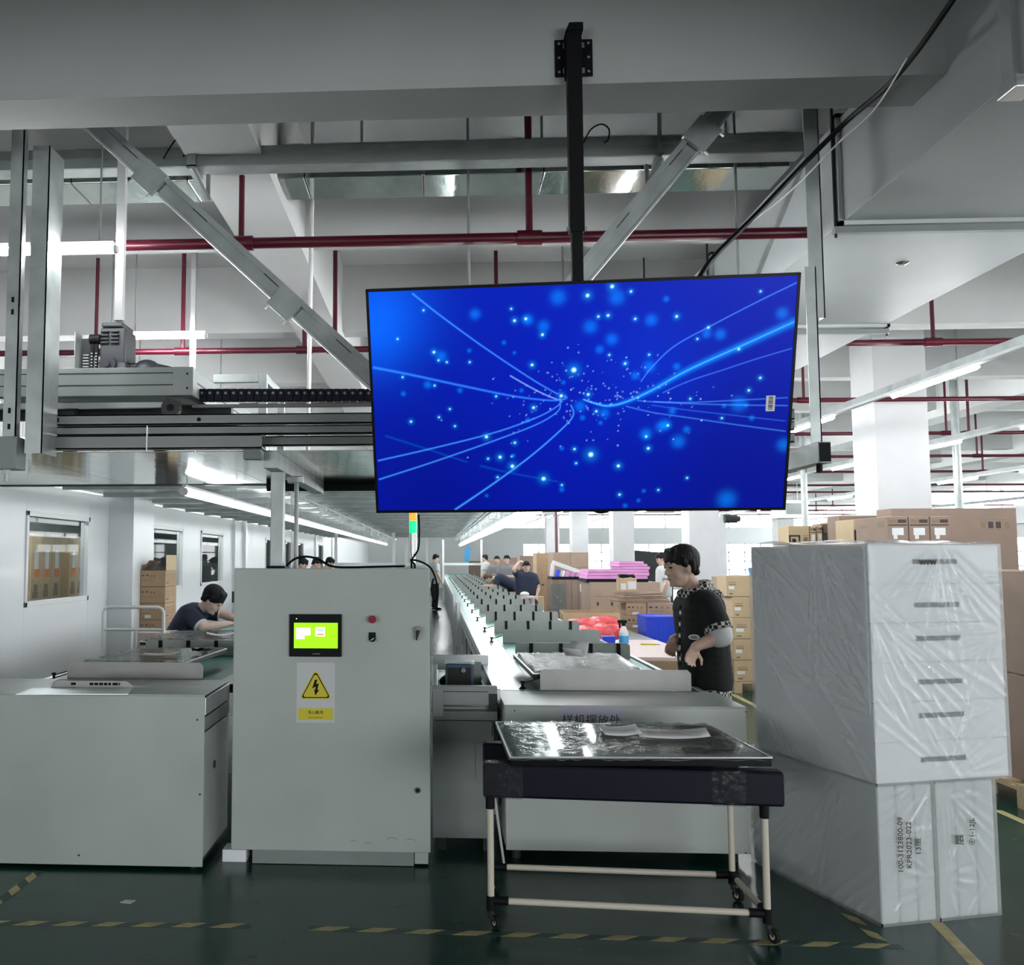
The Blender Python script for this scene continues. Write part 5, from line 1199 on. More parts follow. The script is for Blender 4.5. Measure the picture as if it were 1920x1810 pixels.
# --- stack on a dolly at the left wall
bx0, bx1 = P(262, 1130, Y=10.3).x, P(310, 1130, Y=10.3).x; byt = P(331, 1130, X=bx1).y
ztops = [P(285, p, Y=10.3).z for p in (1070, 1101, 1132, 1163, 1195)]
hbox = (ztops[0] - ztops[3]) / 3
n = int(ztops[0] / hbox); zb = ztops[0] - n*hbox
dl = thing('dolly', 'flat dolly under the carton stack at the white partition', 'dolly', ((bx0+bx1)/2, 10.5, 0)); box('platform', 'grey', (bx0, 10.3, zb - .03), (bx1, byt, zb), dl)
for x in (bx0 + .04, bx1 - .04):
    for y in (10.36, byt - .06): MB().cyl((x - .01, y, (zb-.03)/2), (x + .01, y, (zb-.03)/2), (zb-.03)/2, n=10).build('wheel', 'rubber', dl)
for i in range(n):
    z0 = zb + i*hbox
    nm = ORD[n-1-i]
    t, b = carton('brown carton at the white partition, %s from the top of its stack' % nm if i < n-1 else 'open-flapped brown carton topmost at the white partition', bx0, bx1, 10.3, byt, z0, z0 + hbox, 'card', icons + ([(.2, .44, .12, .3, 'paper', 'paper_label')] if i in (n-3, n-4) else []), ['R'] + lines3, 'cartons at the white partition')
    if i == n-1:
        z1 = z0 + hbox
        MB().hexa([(bx0, byt - .02, z1), (bx0 + .005, 10.32, z1), (bx0 + .01, 10.32, z1), (bx0 + .01, byt - .02, z1)], [(bx0 + .10, byt - .02, z1 + .10), (bx0 + .09, 10.32, z1 + .11), (bx0 + .095, 10.32, z1 + .112), (bx0 + .105, byt - .02, z1 + .103)]).build('flap', 'card3', t)
        MB().hexa([(bx1 - .006, 10.32, z1), (bx1 - .001, 10.32, z1), (bx1 - .001, byt - .02, z1), (bx1 - .006, byt - .02, z1)], [(bx1 - .010, 10.32, z1 + .17), (bx1 - .004, 10.32, z1 + .17), (bx1 - .004, byt - .02, z1 + .17), (bx1 - .010, byt - .02, z1 + .17)]).build('flap', 'card2', t)
        MB().sphere(((bx0+bx1)/2, 10.5, z1), .08, .12, .07, n=10, m=6).build('plastic_liner', 'film', t, smooth=True)
# --- hand trolley by the partition
hx0, hx1 = P(194, 1140, Y=8.6).x, P(307, 1140, Y=8.6).x; hz1, hz2 = P(250, 1139, Y=8.6).z, P(250, 1181, Y=8.6).z
t = thing('push_trolley', 'white tubular push trolley standing by the white partition', 'trolley', ((hx0+hx1)/2, 8.9, 0))
MB().tube([(hx0, 8.6, .16), (hx0, 8.6, hz1 - .05), (hx0 + .015, 8.6, hz1 - .015), (hx0 + .05, 8.6, hz1), (hx1 - .05, 8.6, hz1), (hx1 - .015, 8.6, hz1 - .015), (hx1, 8.6, hz1 - .05), (hx1, 8.6, .16)], .016, 8).build('handle', 'white', t, smooth=True)
MB().cyl((hx0, 8.6, hz2), (hx1, 8.6, hz2), .014, n=8).build('crossbar', 'white', t, smooth=True)
xm = P(255, 1195, Y=8.6).x; MB().cyl((xm, 8.6, .16), (xm, 8.6, hz2), .014, n=8).build('upright', 'white', t, smooth=True)
box('platform', 'grey', (hx0 - .02, 8.58, .13), (hx1 + .02, 9.0, .16), t, .005)
for x in (hx0 + .05, hx1 - .05):
    for y in (8.66, 8.92): MB().cyl((x - .012, y, .065), (x + .012, y, .065), .065, n=12).build('wheel', 'rubber', t, smooth=True)
v = P(290, 1193, Y=8.3); tag(box('pink_sheet_pack', 'pinktop', (-2.76, 8.64, .161), (-2.44, 8.98, v.z), None, .004), 'pale pink sheet pack on the push trolley', 'foam sheets')
# --- upright cartons seen through the first clean-room window
for k, yy in enumerate((10.05, 10.38, 10.71, 11.28, 11.57, 11.86)):
    x0 = -4.35 - .02*k
    t, b = carton('tall brown carton with orange label behind the first window, %s from the left' % ORD[k], x0 - .7, x0, yy, yy + .27, 0.001, 1.86, 'card2', None, None, 'tall cartons behind the partition window')
    for (u0, u1, v0, v1, mm, nmm) in ((.35, .7, .79, .90, 'paper', 'paper_label'), (.35, .8, .74, .79, 'orange', 'orange_label'), (.2, .7, .62, .66, 'ink2', 'print_mark'), (.3, .6, .53, .565, 'ink', 'print_mark'), (.2, .8, .42, .43, 'ink2', 'print_mark'), (.3, .65, .66, .70, 'ink2', 'print_mark')):
        D = .27; box(nmm, mm, (x0 - .003, yy + D*u0, 1.86*v0), (x0 + .001, yy + D*u1, 1.86*v1), b)
for i, y in enumerate((7.6, 9.4, 12.5, 15.0)): tube_lamp('lit tube lamp added inside the clean room, %s from the front' % ORD[i], (-3.9, y - .6, 2.16), (-3.9, y + .6, 2.16), .016, 'added clean-room lamps', 2.258, emis='tube_hi')  # unseen lamps added to brighten the room behind the glass

for i, y in enumerate((11.0, 16.5)): tube_lamp('lit tube lamp added deep inside the clean room, %s from the front' % ORD[i], (-5.6, y - .6, 2.16), (-5.6, y + .6, 2.16), .016, 'added clean-room lamps', 2.258, emis='tube_hi')  # more unseen lamps added to lift the black window panes
# --- pallet of tan cartons right of the standing man
def pallet(label, x0, x1, y0, y1, h=.13, group='pallets'):
    t = thing('pallet', label, 'pallet', ((x0+x1)/2, (y0+y1)/2, 0), group)
    n = max(3, int((y1-y0)/.17))
    for k in range(n):
        y = y0 + (y1-y0-.11)*k/(n-1); box('deck_board', 'wood', (x0, y, h - .02), (x1, y + .11, h), t)
    for u in (0, .5, 1):
        x = x0 + (x1-x0-.09)*u; box('stringer', 'wood', (x, y0, h - .04), (x + .09, y1, h - .02), t)
        for w_ in (0, .5, 1): y = y0 + (y1-y0-.1)*w_; box('block', 'wood', (x, y, 0), (x + .09, y + .1, h - .04), t)
    return t
py0 = 11.6; gx = P(1376, 1250, Y=py0).x; zl = [P(1400, p, Y=py0).z for p in (1261, 1234, 1199, 1163, 1127, 1091)]
zl = [.131, .131 + .25, .381 + .25, .631 + .25, .881 + .25]
pallet('wooden pallet under the tan cartons right of the standing man', gx, gx + 1.2, py0, py0 + 1.0)
tan = [(.10, .35, .55, .60, 'ink2'), (.10, .35, .66, .69, 'ink2'), (.10, .22, .12, .16), (.08, .28, .35, .50, 'paper', 'paper_label')]
for r in range(4):
    cuts = [0, .36, .78, 1.2] if r % 2 else [0, .46, .84, 1.2]
    for c in range(3):
        carton('tan carton on the pallet right of the man, %s layer up, %s from the left' % (ORD[r], ORD[c]), gx + cuts[c], gx + cuts[c+1], py0, py0 + .5, zl[r], zl[r] + .248, 'card2', tan + [(.55, .9, .6, .64, 'ink2'), (.55, .85, .5, .53, 'ink2')], None, 'tan cartons on the pallet')
for c in range(2): carton('tan carton topmost on the pallet right of the man, %s from the left' % ORD[c], gx - .06 + c*.34, gx + .27 + c*.34, py0, py0 + .4, zl[4], zl[4] + .25, 'card2', tan, None, 'tan cartons on the pallet')
for k, (x, z0, z1) in enumerate(((4.05, .131, .75), (4.05, .75, 1.05), (4.30, .131, .95), (4.06, 1.05, 1.32), (4.32, .95, 1.25))):
    carton('brown carton on the pallet behind the tan cartons, number %s upward' % ORD[k], x, x + .25, 13.6, 14.3, z0, z1, 'card4' if k % 2 else 'card', None, None, 'brown cartons behind the tan ones')
pallet('wooden pallet under the brown cartons behind the tan ones', 4.0, 4.8, 13.5, 14.4)
v = P(1419, 1078, Y=12.0); tag(MB().hexa([(v.x - .12, 11.7, zl[4] + .251), (v.x + .1, 11.7, zl[4] + .251), (v.x + .1, 11.9, zl[4] + .251), (v.x - .12, 11.9, zl[4] + .251)], [(v.x - .14, 11.69, zl[4] + .34), (v.x + .12, 11.69, zl[4] + .34), (v.x + .12, 11.91, zl[4] + .34), (v.x - .14, 11.91, zl[4] + .34)]).build('blue_basket', 'lblue'), 'bright blue plastic basket on top of the tan cartons', 'basket')

# --- television cartons behind the foam stacks
logo = lambda u, v, s, a: [(u, u + s*a, v, v + s*.16), (u, u + s*a, v + s*.84, v + s), (u, u + s*.16*a, v, v + s), (u + s*.84*a, u + s*a, v, v + s), (u + s*.36*a, u + s*.64*a, v + s*.36, v + s*.64)]
def tvcarton(label, x0, x1, y0, y1, z0, z1, m, kind):
    W, H, D = x1-x0, z1-z0, y1-y0
    if kind == 'end':
        fr = [(.06, .94, .915, .925), (.1, .45, .94, .97, 'ink2'), (.5, .9, .94, .97, 'ink'), (.22, .76, .83, .895, 'paper', 'paper_label'), (.28, .46, .795, .83, 'paper', 'paper_label')]; sd_ = logo(.9, .72, .1, .16*H/D/.1*1.0) if False else [(.62, .86, .90, .93, 'ink2'), (.1, .3, .90, .96, 'ink2'), (.4, .7, .76, .79, 'ink')]
    else:
        fr = logo(.03, .76, .13, H/W) + [(.165, .195, .80, .85), (.205, .235, .80, .85), (.245, .275, .80, .85), (.285, .315, .80, .85), (.70, .95, .88, .886, 'ink2'), (.70, .95, .78, .786, 'ink2'), (.71, .75, .80, .865, 'ink2'), (.77, .81, .80, .865, 'ink'), (.83, .87, .80, .865, 'ink'), (.90, .94, .80, .865, 'ink2'), (.3, .65, .62, .645)]; sd_ = None
    return carton(label, x0, x1, y0, y1, z0, z1, m, fr, sd_, 'television cartons behind the foam', 'television_carton')
pallet('wooden pallet under the television cartons at the right edge', 3.72, 5.4, 6.35, 7.4, .15)
for k in range(2): tvcarton('flat brown television carton at the right edge, %s from the floor' % ORD[k], 3.80 + .02*k, 5.2, 6.4, 7.35, .151 + k*.68, .83 + k*.68, 'card3', 'long')
pallet('wooden pallet under the largest brown television cartons', 4.2, 5.6, 8.95, 9.9, .15)
xr_ = P(1908, 985, Y=9.0).x; zt9 = P(1800, 953, Y=9.0).z
tvcarton('large brown television carton with printed logo, lower one behind the foam', xr_ - 1.12, xr_, 9.0, 9.3, .151, 1.12, 'card3', 'long'); tvcarton('large brown television carton with printed logo, topmost behind the foam', xr_ - 1.12, xr_, 9.0, 9.3, 1.121, zt9, 'card3', 'long')
tvcarton('brown television carton just behind the topmost large one', xr_ - 1.42, xr_ - .4, 9.4, 9.7, .151, zt9 - .05, 'card3', 'long')
xs_ = [P(p, 990, Y=8.3).x for p in (1664, 1704, 1744, 1782)]; zt8 = P(1720, 968, Y=8.3).z
pallet('wooden pallet under the three upright end-on cartons', xs_[0] - .03, xs_[3] + .03, 8.25, 8.9, .13)
for k in range(3):
    carton('plain brown carton under the end-on ones, %s from the left' % ORD[k], xs_[k], xs_[k+1], 8.3, 8.92, .131, 1.0, 'card3', None, None, 'base cartons')
    tvcarton('upright television carton seen end-on, %s of three behind the foam' % ORD[k], xs_[k], xs_[k+1], 8.3, 8.92, 1.001, zt8, 'card3', 'end')
def stackcol(px0, px1, pyt, Y, dep, m, kind, lab):
    a, b = P(px0, 1000, Y=Y), P(px1, 1000, Y=Y); z = P(px0, pyt, Y=Y).z
    carton('plain carton below the ' + lab, a.x, b.x, Y, Y + dep, .001, 1.05, m, None, None, 'base cartons'); tvcarton(lab, a.x, b.x, Y, Y + dep, 1.051, z, m, kind)
stackcol(1600, 1664, 974, 9.02, .4, 'card2', 'long', 'tan television carton left of the three end-on cartons')
stackcol(1574, 1587, 977, 10.0, .5, 'card2', 'end', 'narrow tan carton, left of a pair beside the long tan one')
stackcol(1588, 1601, 976, 10.0, .5, 'card2', 'end', 'narrow tan carton, right of a pair beside the long tan one')
stackcol(1544, 1573, 982, 10.0, .3, 'carddark', 'long', 'dark brown television carton with square logo')
stackcol(1519, 1531, 986, 10.0, .5, 'card2', 'end', 'narrow tan carton, left of a pair beside the dark one')
stackcol(1532, 1543, 985, 10.0, .5, 'card2', 'end', 'narrow tan carton, right of a pair beside the dark one')
stackcol(1478, 1518, 986, 10.0, .3, 'card2', 'long', 'leftmost tan television carton behind the foam')

# --- bench beside the right line with small goods
b1z = .76
t = thing('work_bench', 'cardboard-topped bench beside the right conveyor, in front of the man', 'bench', (1.95, 9.0, 0))
box('top', 'pinktop', (1.64, 8.2, b1z - .03), (2.25, 9.9, b1z), t, .004); box('front_board', 'card', (1.64, 8.2, .3), (2.25, 8.24, b1z - .10), t); box('upper_board', 'card', (1.64, 8.17, b1z - .10), (2.25, 8.2, b1z - .03), t)
for x in (1.66, 2.2):
    for y in (8.26, 9.84): box('leg', 'grey', (x, y, 0), (x + .04, y + .04, b1z - .03), t)
c = P(1170, 1212, Z=b1z); sb = thing('spray_bottle', 'white spray bottle with black trigger cap on the bench', 'bottle', (c.x, c.y, b1z))
MB().cyl((c.x, c.y, b1z), (c.x, c.y, b1z + .13), .045, .043, n=16).cyl((c.x, c.y, b1z + .13), (c.x, c.y, b1z + .19), .043, .016, n=16).build('bottle_body', 'white', sb, smooth=True)
MB().cyl((c.x, c.y, b1z + .19), (c.x, c.y, b1z + .215), .018, n=12).box(c.x - .055, c.x + .03, c.y - .012, c.y + .012, b1z + .215, b1z + .245).box(c.x - .045, c.x - .03, c.y - .008, c.y + .008, b1z + .17, b1z + .215).build('trigger_head', 'black', sb)
MB().cyl((c.x, c.y, b1z + .035), (c.x, c.y, b1z + .10), .0457, .0447, n=16).build('label_band', 'lblue', sb, smooth=True)
c = P(1141, 1211, Z=b1z); tag(MB().hexa([(c.x - .05, c.y - .04, b1z), (c.x + .05, c.y - .04, b1z), (c.x + .05, c.y + .04, b1z), (c.x - .05, c.y + .04, b1z)], [(c.x - .066, c.y - .05, b1z + .09), (c.x + .066, c.y - .05, b1z + .09), (c.x + .066, c.y + .05, b1z + .09), (c.x - .066, c.y + .05, b1z + .09)]).build('small_blue_tub', 'blue', bevel=.004), 'small blue plastic tub beside the spray bottle', 'tub')
c = P(1215, 1210, Z=b1z); k = thing('utility_knife', 'yellow utility knife lying on the bench', 'knife', (c.x, c.y, b1z)); MB().bar((c.x - .07, c.y, b1z + .008), (c.x + .07, c.y - .01, b1z + .008), .025, .014).build('handle', 'yellow', k, bevel=.004); MB().bar((c.x + .07, c.y - .01, b1z + .007), (c.x + .11, c.y - .014, b1z + .007), .016, .004).build('blade', 'dark', k)
c = P(1240, 1250, Z=.62)
b2z = .66
t = thing('side_table', 'low grey table carrying the red plastic bags', 'table', (2.0, 11.5, 0)); box('top', 'grey2', (1.62, 10.6, b2z - .03), (2.5, 12.6, b2z), t)
for x in (1.64, 2.44):
    for y in (10.62, 12.54): box('leg', 'grey', (x, y, 0), (x + .04, y + .04, b2z - .03), t)
rs = random.Random(3)
for k, (px0, px1, py0_, py1_, Y) in enumerate(((1060, 1118, 1182, 1160, 11.5), (1100, 1164, 1172, 1156, 11.9), (1072, 1150, 1192, 1174, 11.0), (1110, 1166, 1190, 1170, 11.1))):
    a, b = P(px0, py0_, Y=Y), P(px1, py1_, Y=Y); z0 = b2z + (.085 if k == 1 else .0) ; vs = []
    z0 = b2z; zt1 = max(b.z, z0 + .06)
    N = 14; fs = []
    for j in range(9):
        for i in range(N):
            th = 2*math.pi*i/N; ph = math.pi*j/8
            r_ = (abs(math.sin(ph))**.5)
            x = (a.x+b.x)/2 + (b.x-a.x)/2*r_*math.copysign(abs(math.cos(th))**.5, math.cos(th))*(1 + rs.uniform(-.05, .05)); y = Y + .16*r_*math.copysign(abs(math.sin(th))**.5, math.sin(th))
            vs.append((x, y, max(z0 + .001, (z0+zt1)/2 + (zt1-z0)/2*math.cos(ph)*(1 + rs.uniform(-.12, .12)))))
    for j in range(8):
        for i in range(N): fs.append((j*N+i, (j+1)*N+i, (j+1)*N+(i+1) % N, j*N+(i+1) % N))
    tag(MB().add(vs, fs).build('red_plastic_bag', 'redbag', smooth=True), 'shiny red plastic bag heaped on the low table, %s' % ('leftmost', 'topmost', 'nearest', 'rightmost')[k], 'bag', 'red plastic bags')
a = P(1056, 1163, Y=12.2); b = P(1163, 1150, Y=12.2)
t = thing('open_carton_tray', 'shallow open carton behind the red bags', 'carton', ((a.x+b.x)/2, 12.3, b2z)); 
box('front_wall', 'card2', (a.x, 12.2, b2z + .001), (b.x, 12.21, b.z), t); box('left_wall', 'card2', (a.x, 12.21, b2z + .001), (a.x + .01, 12.55, b.z), t); box('rear_wall', 'card', (a.x, 12.55, b2z + .001), (b.x, 12.56, b.z + .02), t); box('right_wall', 'card2', (b.x - .01, 12.21, b2z + .001), (b.x, 12.55, b.z), t); box('floor_sheet', 'card3', (a.x + .01, 12.21, b2z + .001), (b.x - .01, 12.55, b2z + .01), t)
# blue crates and the carton stack behind them
q0, q1 = P(1210, 1160, Y=11.9).x, P(1268, 1160, Y=11.9).x; zc1 = P(1240, 1156, Y=11.9).z
hc = zc1 / 2
for k in range(2):
    z0 = k*hc + (.001 if k else 0); t = thing('blue_crate', 'deep blue plastic crate beside the bench, %s of two' % ('lower', 'upper')[k], 'crate', ((q0+q1)/2, 12.1, z0), 'blue crates')
    MB().hexa([(q0 + .02, 11.93, z0), (q1 - .02, 11.93, z0), (q1 - .02, 12.38, z0), (q0 + .02, 12.38, z0)], [(q0 + .005, 11.905, z0 + hc - .02), (q1 - .005, 11.905, z0 + hc - .02), (q1 - .005, 12.4, z0 + hc - .02), (q0 + .005, 12.4, z0 + hc - .02)]).build('bin_body', 'blue', t)
    box('rim', 'blue', (q0, 11.9, z0 + hc - .025), (q1, 12.41, z0 + hc - .002), t, .004)
    for i in range(6): x = q0 + .03 + (q1-q0-.06)*i/5; MB().hexa([(x - .004, 11.925, z0 + .03), (x + .004, 11.925, z0 + .03), (x + .004, 11.94, z0 + .03), (x - .004, 11.94, z0 + .03)], [(x - .004, 11.9, z0 + hc - .03), (x + .004, 11.9, z0 + hc - .03), (x + .004, 11.915, z0 + hc - .03), (x - .004, 11.915, z0 + hc - .03)]).build('rib', 'blue', t)
cy = 12.7; c0, c1, c2 = P(1174, 1140, Y=cy).x, P(1213, 1140, Y=cy).x, P(1266, 1140, Y=cy).x; zt = P(1200, 1131, Y=cy).z; hb = zt/6
pr = [(.08, .2, .6, .72), (.3, .38, .6, .72), (.5, .58, .56, .72, 'ink2'), (.7, .78, .56, .72, 'ink2'), (.1, .6, .36, .40, 'ink2')]
for k in range(6):
    carton('kraft carton in the stack left of the blue crates, %s from the floor' % ORD[k], c0, c1, cy, cy + .8, k*hb + .001, (k+1)*hb, 'card', pr + [(.3, .6, .1, .28, 'paper', 'paper_label')], [(.1, .4, .6, .65, 'ink2'), (.1, .5, .4, .44, 'ink2'), (.6, .9, .6, .65, 'ink2')], 'kraft cartons by the blue crates')
    carton('kraft carton in the stack behind the blue crates, %s from the floor' % ORD[k], c1, c2, cy, cy + .8, k*hb + .001, (k+1)*hb, 'card4', pr, None, 'kraft cartons by the blue crates')
# loose things on the carton stack
t = thing('carton_flats', 'bundle of folded flat cardboard on the kraft cartons', 'cardboard', ((c0+c2)/2 - .1, cy + .3, zt)); 
for k in range(5): MB().bar((c0 - .12 + .02*k, cy + .2, zt + .013 + .024*k), (c1 + .30 - .02*k, cy + .25 + .01*k, zt + .013 + .024*k + .004*k), .4, .02).build('flat_sheet', 'card' if k % 2 else 'card3', t)
zf_ = zt + .15
t, b = carton('small open carton with black wires on the folded cardboard', c0 - .06, c0 + .18, cy + .15, cy + .35, zf_, zf_ + .17, 'card2', [(.1, .4, .1, .6, 'paper', 'paper_label'), (.5, .95, .15, .75, 'paper', 'paper_label')], None, 'kraft cartons by the blue crates')
MB().tube([(c0 + .06 + .1*math.cos(t_*2.3), cy + .25 + .06*math.sin(t_*3.1), zf_ + .18 + .03*abs(math.sin(t_*1.7))) for t_ in np.linspace(0, 12, 60)], .012, 5).build('wires', 'black', t, smooth=True)
t = tag(box('white_tray', 'white', (c1 + .1, cy + .1, zt + .001), (c2 - .03, cy + .5, zt + .06), None, .006), 'white tray on the kraft cartons behind the crates', 'tray')
# brown pallet with pink foam sheets
a = P(1106, 1150, Y=17); b = P(1238, 1092, Y=17)
pallet('wooden pallet under the wide brown carton with pink foam', a.x, b.x, 17, 18)
w0 = carton('wide brown carton lying under the pink foam sheets, left half', a.x, (a.x+b.x)/2, 17, 18, .131, b.z, 'card4', [(.2, .26, .6, .66), (.6, .66, .6, .66), (.15, .9, .75, .76, 'ink2')], None, 'wide brown cartons'); carton('wide brown carton lying under the pink foam sheets, right half', (a.x+b.x)/2, b.x, 17, 18, .131, b.z, 'card4', [(.5, .56, .6, .68)], None, 'wide brown cartons')
zz = b.z + .001; lay = [(1100, 1215, .055, 'navy'), (1100, 1214, .06, 'pink'), (1102, 1217, .06, 'pink'), (1104, 1216, .05, 'pink'), (1165, 1218, .05, 'pink'), (1160, 1213, .045, 'pink'), (1162, 1206, .045, 'pink')]
for k, (u0, u1, th_, mm) in enumerate(lay):
    xa, xb_ = P(u0, 1080, Y=17).x, P(u1, 1080, Y=17).x
    if k == 0: xb_ = P(1150, 1080, Y=17).x; tag(box('foam_sheet', mm, (xa, 17.02, zz), (P(1216, 1080, Y=17).x, 17.9, zz + th_), None, .004), 'dark foam sheet under the pink sheets', 'foam sheet', 'foam sheets')
    else: tag(box('foam_sheet', mm, (xa, 17.0 - .01*k, zz), (xb_, 17.9, zz + th_ - .002), None, .004), 'pink foam sheet on the wide brown cartons, %s from the bottom' % ORD[k-1], 'foam sheet', 'foam sheets')
    zz += th_
# wrapped upright cartons on a pallet
Yw = 21.5; a = P(1036, 1170, Y=Yw); b = P(1096, 1087, Y=Yw)
pallet('wooden pallet under the film-wrapped upright cartons', a.x - .1, b.x + .1, Yw, Yw + .9)
for k in range(5):
    x0 = a.x + (b.x-a.x)*k/5; x1 = a.x + (b.x-a.x)*(k+1)/5
    carton('upright dark brown carton on the wrapped pallet, %s from the left' % ORD[k], x0, x1, Yw, Yw + .9, .131, b.z, 'card3', [(.2, .8, .12, .17, 'paper', 'paper_label')] if k in (0, 2, 3) else ([(.3, .95, .72, .9, 'paper', 'paper_label')] if k == 4 else None), None, 'upright cartons on the wrapped pallet')
tag(box('stretch_film', 'film', (a.x - .02, Yw - .02, .4), (a.x + (b.x-a.x)*.42, Yw - .008, b.z - .1), None), 'crinkled stretch film around the left upright cartons', 'plastic film')
tag(box('black_tray', 'navy', (a.x, Yw, b.z + .001), (b.x, Yw + .8, b.z + .06), None), 'black tray on top of the wrapped upright cartons', 'tray')
tw = thing('foam_offcuts', 'white slanted foam rail with pink and blue offcuts on the black tray', 'foam', (a.x + .3, Yw + .3, b.z + .061))
MB().bar((a.x + .05, Yw + .2, b.z + .38), (b.x + .05, Yw + .2, b.z + .12), .12, .09).build('slanted_rail', 'white', tw); MB().bar((a.x + .05, Yw + .2, b.z + .36), (a.x + .02, Yw + .2, b.z + .07), .10, .07, (1, 0, 0)).build('upright_rail', 'white', tw)
for k, mm in enumerate(('blue', 'white', 'pink', 'pink', 'pink')): MB().bar((a.x + .12 + .11*k, Yw + .1, b.z + .062), (a.x + .16 + .11*k, Yw + .12, b.z + .21 - .015*k), .09, .05).build('offcut', mm, tw)
# brown stacks further back
for k, (px0, px1, pyt, Y, m_, cols) in enumerate(((1036, 1104, 1036, 25, 'card4', 2), (1006, 1034, 1037, 27, 'card', 1), (975, 1004, 1042, 29, 'card3', 1), (950, 974, 1046, 31, 'card3', 1), (908, 948, 1050, 33, 'card3', 2), (880, 906, 1052, 44, 'carddark', 1))):
    a, b = P(px0, 1060, Y=Y).x, P(px1, 1060, Y=Y).x; zt = P(px0, pyt, Y=Y).z
    for c in range(cols):
        x0 = a + (b-a)*c/cols; x1 = a + (b-a)*(c+1)/cols
        for r, (u0, u1) in enumerate(((0, .78), (.78, 1))):
            carton('tall brown carton in the far stacks, %s stack from the right, %s %s' % (ORD[k], 'left' if c == 0 else 'right', 'lower' if r == 0 else 'upper'), x0, x1, Y, Y + 1, zt*u0 + .001, zt*u1, m_, [(.3, .5, .6, .63), (.32, .34, .1, .9, 'ink2'), (.66, .68, .1, .9, 'ink2')] if r == 0 else None, None, 'cartons in the far stacks')
carton('slim tan carton standing in front of the far stacks', P(1001, 1120, Y=24).x, P(1020, 1120, Y=24).x, 24, 24.3, .001, .62, 'card2', [(.6, .8, .5, .53)], None, 'cartons in the far stacks')
# dark cloth screen behind the man's head
a, b = P(1178, 1034, Y=30), P(1262, 1095, Y=30)
tag(MB().prism([(a.x, 30, .0), (b.x, 30, .0), (b.x, 30, a.z - .1), (a.x + .6, 30, a.z), (a.x, 30, a.z + .05)], (0, .08, 0)).build('dark_screen', 'dark'), 'dark cloth screen between the far columns', 'screen')
# small table in front of the woman
a = P(955, 1122, Y=18.5); b = P(1004, 1122, Y=18.5)
t = thing('small_table', 'small pink-topped table in front of the woman with raised arm', 'table', (1.8, 18.7, 0))
zt = P(980, 1119, Y=18.5).z
box('top', 'pinktop', (1.64, 18.5, zt - .04), (b.x, 19.0, zt), t)
for x in (1.65, b.x - .06):
    for y in (18.52, 18.93): box('leg', 'white', (x, y, 0), (x + .05, y + .05, zt - .04), t)
tag(MB().sphere((1.74, 18.7, zt + .04), .09, .1, .05, n=10, m=6).build('white_cloth', 'paper', smooth=True), 'crumpled white cloth on the small pink table', 'cloth')
# exhaust motor on the second column, far air conditioner
v = P(1372, 973, Y=20); t = thing('wall_fan_motor', 'dark round motor hanging near the second column', 'motor', v); MB().cyl(v + Vector((-.15, 0, 0)), v + Vector((.1, 0, 0)), .09, n=14).cyl(v + Vector((.1, 0, 0)), v + Vector((.16, 0, 0)), .06, n=14).build('motor_body', 'dark', t, smooth=True); MB().cyl(v + Vector((0, 0, .05)), (v.x, v.y, HZ - .004), .012, n=6).build('hanger', 'galv', t)
v = P(1482, 953, Y=24); t = thing('air_conditioner', 'white ceiling air-conditioning unit far beyond the screen', 'air conditioner', v); box('housing', 'white', (v.x - .3, 24, v.z - .25), (v.x + .35, 24.5, v.z + .2), t, .01); box('grille', 'grey2', (v.x - .1, 23.99, v.z - .15), (v.x + .27, 24, v.z + .12), t)
for x in (v.x - .2, v.x + .25): MB().cyl((x, 24.2, v.z + .2), (x, 24.2, HZ - .004), .01, n=6).build('hanger', 'galv', t)
# =================================================================== people
PENDING = []
def remeshed(name, mb, m, parent, vox, smooth=6, label=None):
    o = mb.build(name, m, parent)
    r = o.modifiers.new('fuse', 'REMESH'); r.mode = 'VOXEL'; r.voxel_size = vox; r.use_smooth_shade = True
    s = o.modifiers.new('soften', 'SMOOTH'); s.factor = .5; s.iterations = smooth
    PENDING.append(o)
    if label: o['label'] = label
    return o
def frame(fwd, pitch=0, roll=0):
    f = Vector(fwd); f.z = 0; f.normalize(); l = Vector((-f.y, f.x, 0)); u = Vector((0, 0, 1))
    f2 = f*math.cos(pitch) - u*math.sin(pitch); u2 = u*math.cos(pitch) + f*math.sin(pitch)
    l2 = l*math.cos(roll) + u2*math.sin(roll); u3 = u2*math.cos(roll) - l*math.sin(roll)
    return Matrix((f2, l2, u3)).transposed()
def hand(b, wr, tip, side, s=1., bend=None, spread=1.):
    """palm, four unequal bent fingers and a thumb leaving the side of the palm"""
    wr, tip = Vector(wr), Vector(tip); d = (tip - wr); L = d.length; d.normalize()
    side = Vector(side); side = (side - d*side.dot(d)).normalized(); nrm = d.cross(side)
    if bend is None: bend = nrm
    bend = Vector(bend).normalized(); pe = wr + d*L*.50
    for k, o in enumerate((-.026, -.009, .009, .026)):
        b.capsule(wr + side*o*.55*s, pe + side*o*s, .013*s, .012*s, 8)
        ln = L*(.42, .50, .47, .38)[k]; p0 = pe + side*o*s; p1 = p0 + (d*.9 + bend*.28 + side*o*4*spread).normalized()*ln*.5; p2 = p1 + (d*.62 + bend*.72 + side*o*3*spread).normalized()*ln*.5
        b.capsule(p0, p1, .0095*s, .0085*s, 8); b.capsule(p1, p2, .0085*s, .007*s, 8)
    t0 = wr + d*L*.18 + side*.024*s; t1 = t0 + (d*.6 + side*.75 + bend*.25).normalized()*.045*s; t2 = t1 + (d*.9 + side*.2 + bend*.35).normalized()*.032*s
    b.capsule(t0, t1, .012*s, .010*s, 8); b.capsule(t1, t2, .010*s, .008*s, 8)
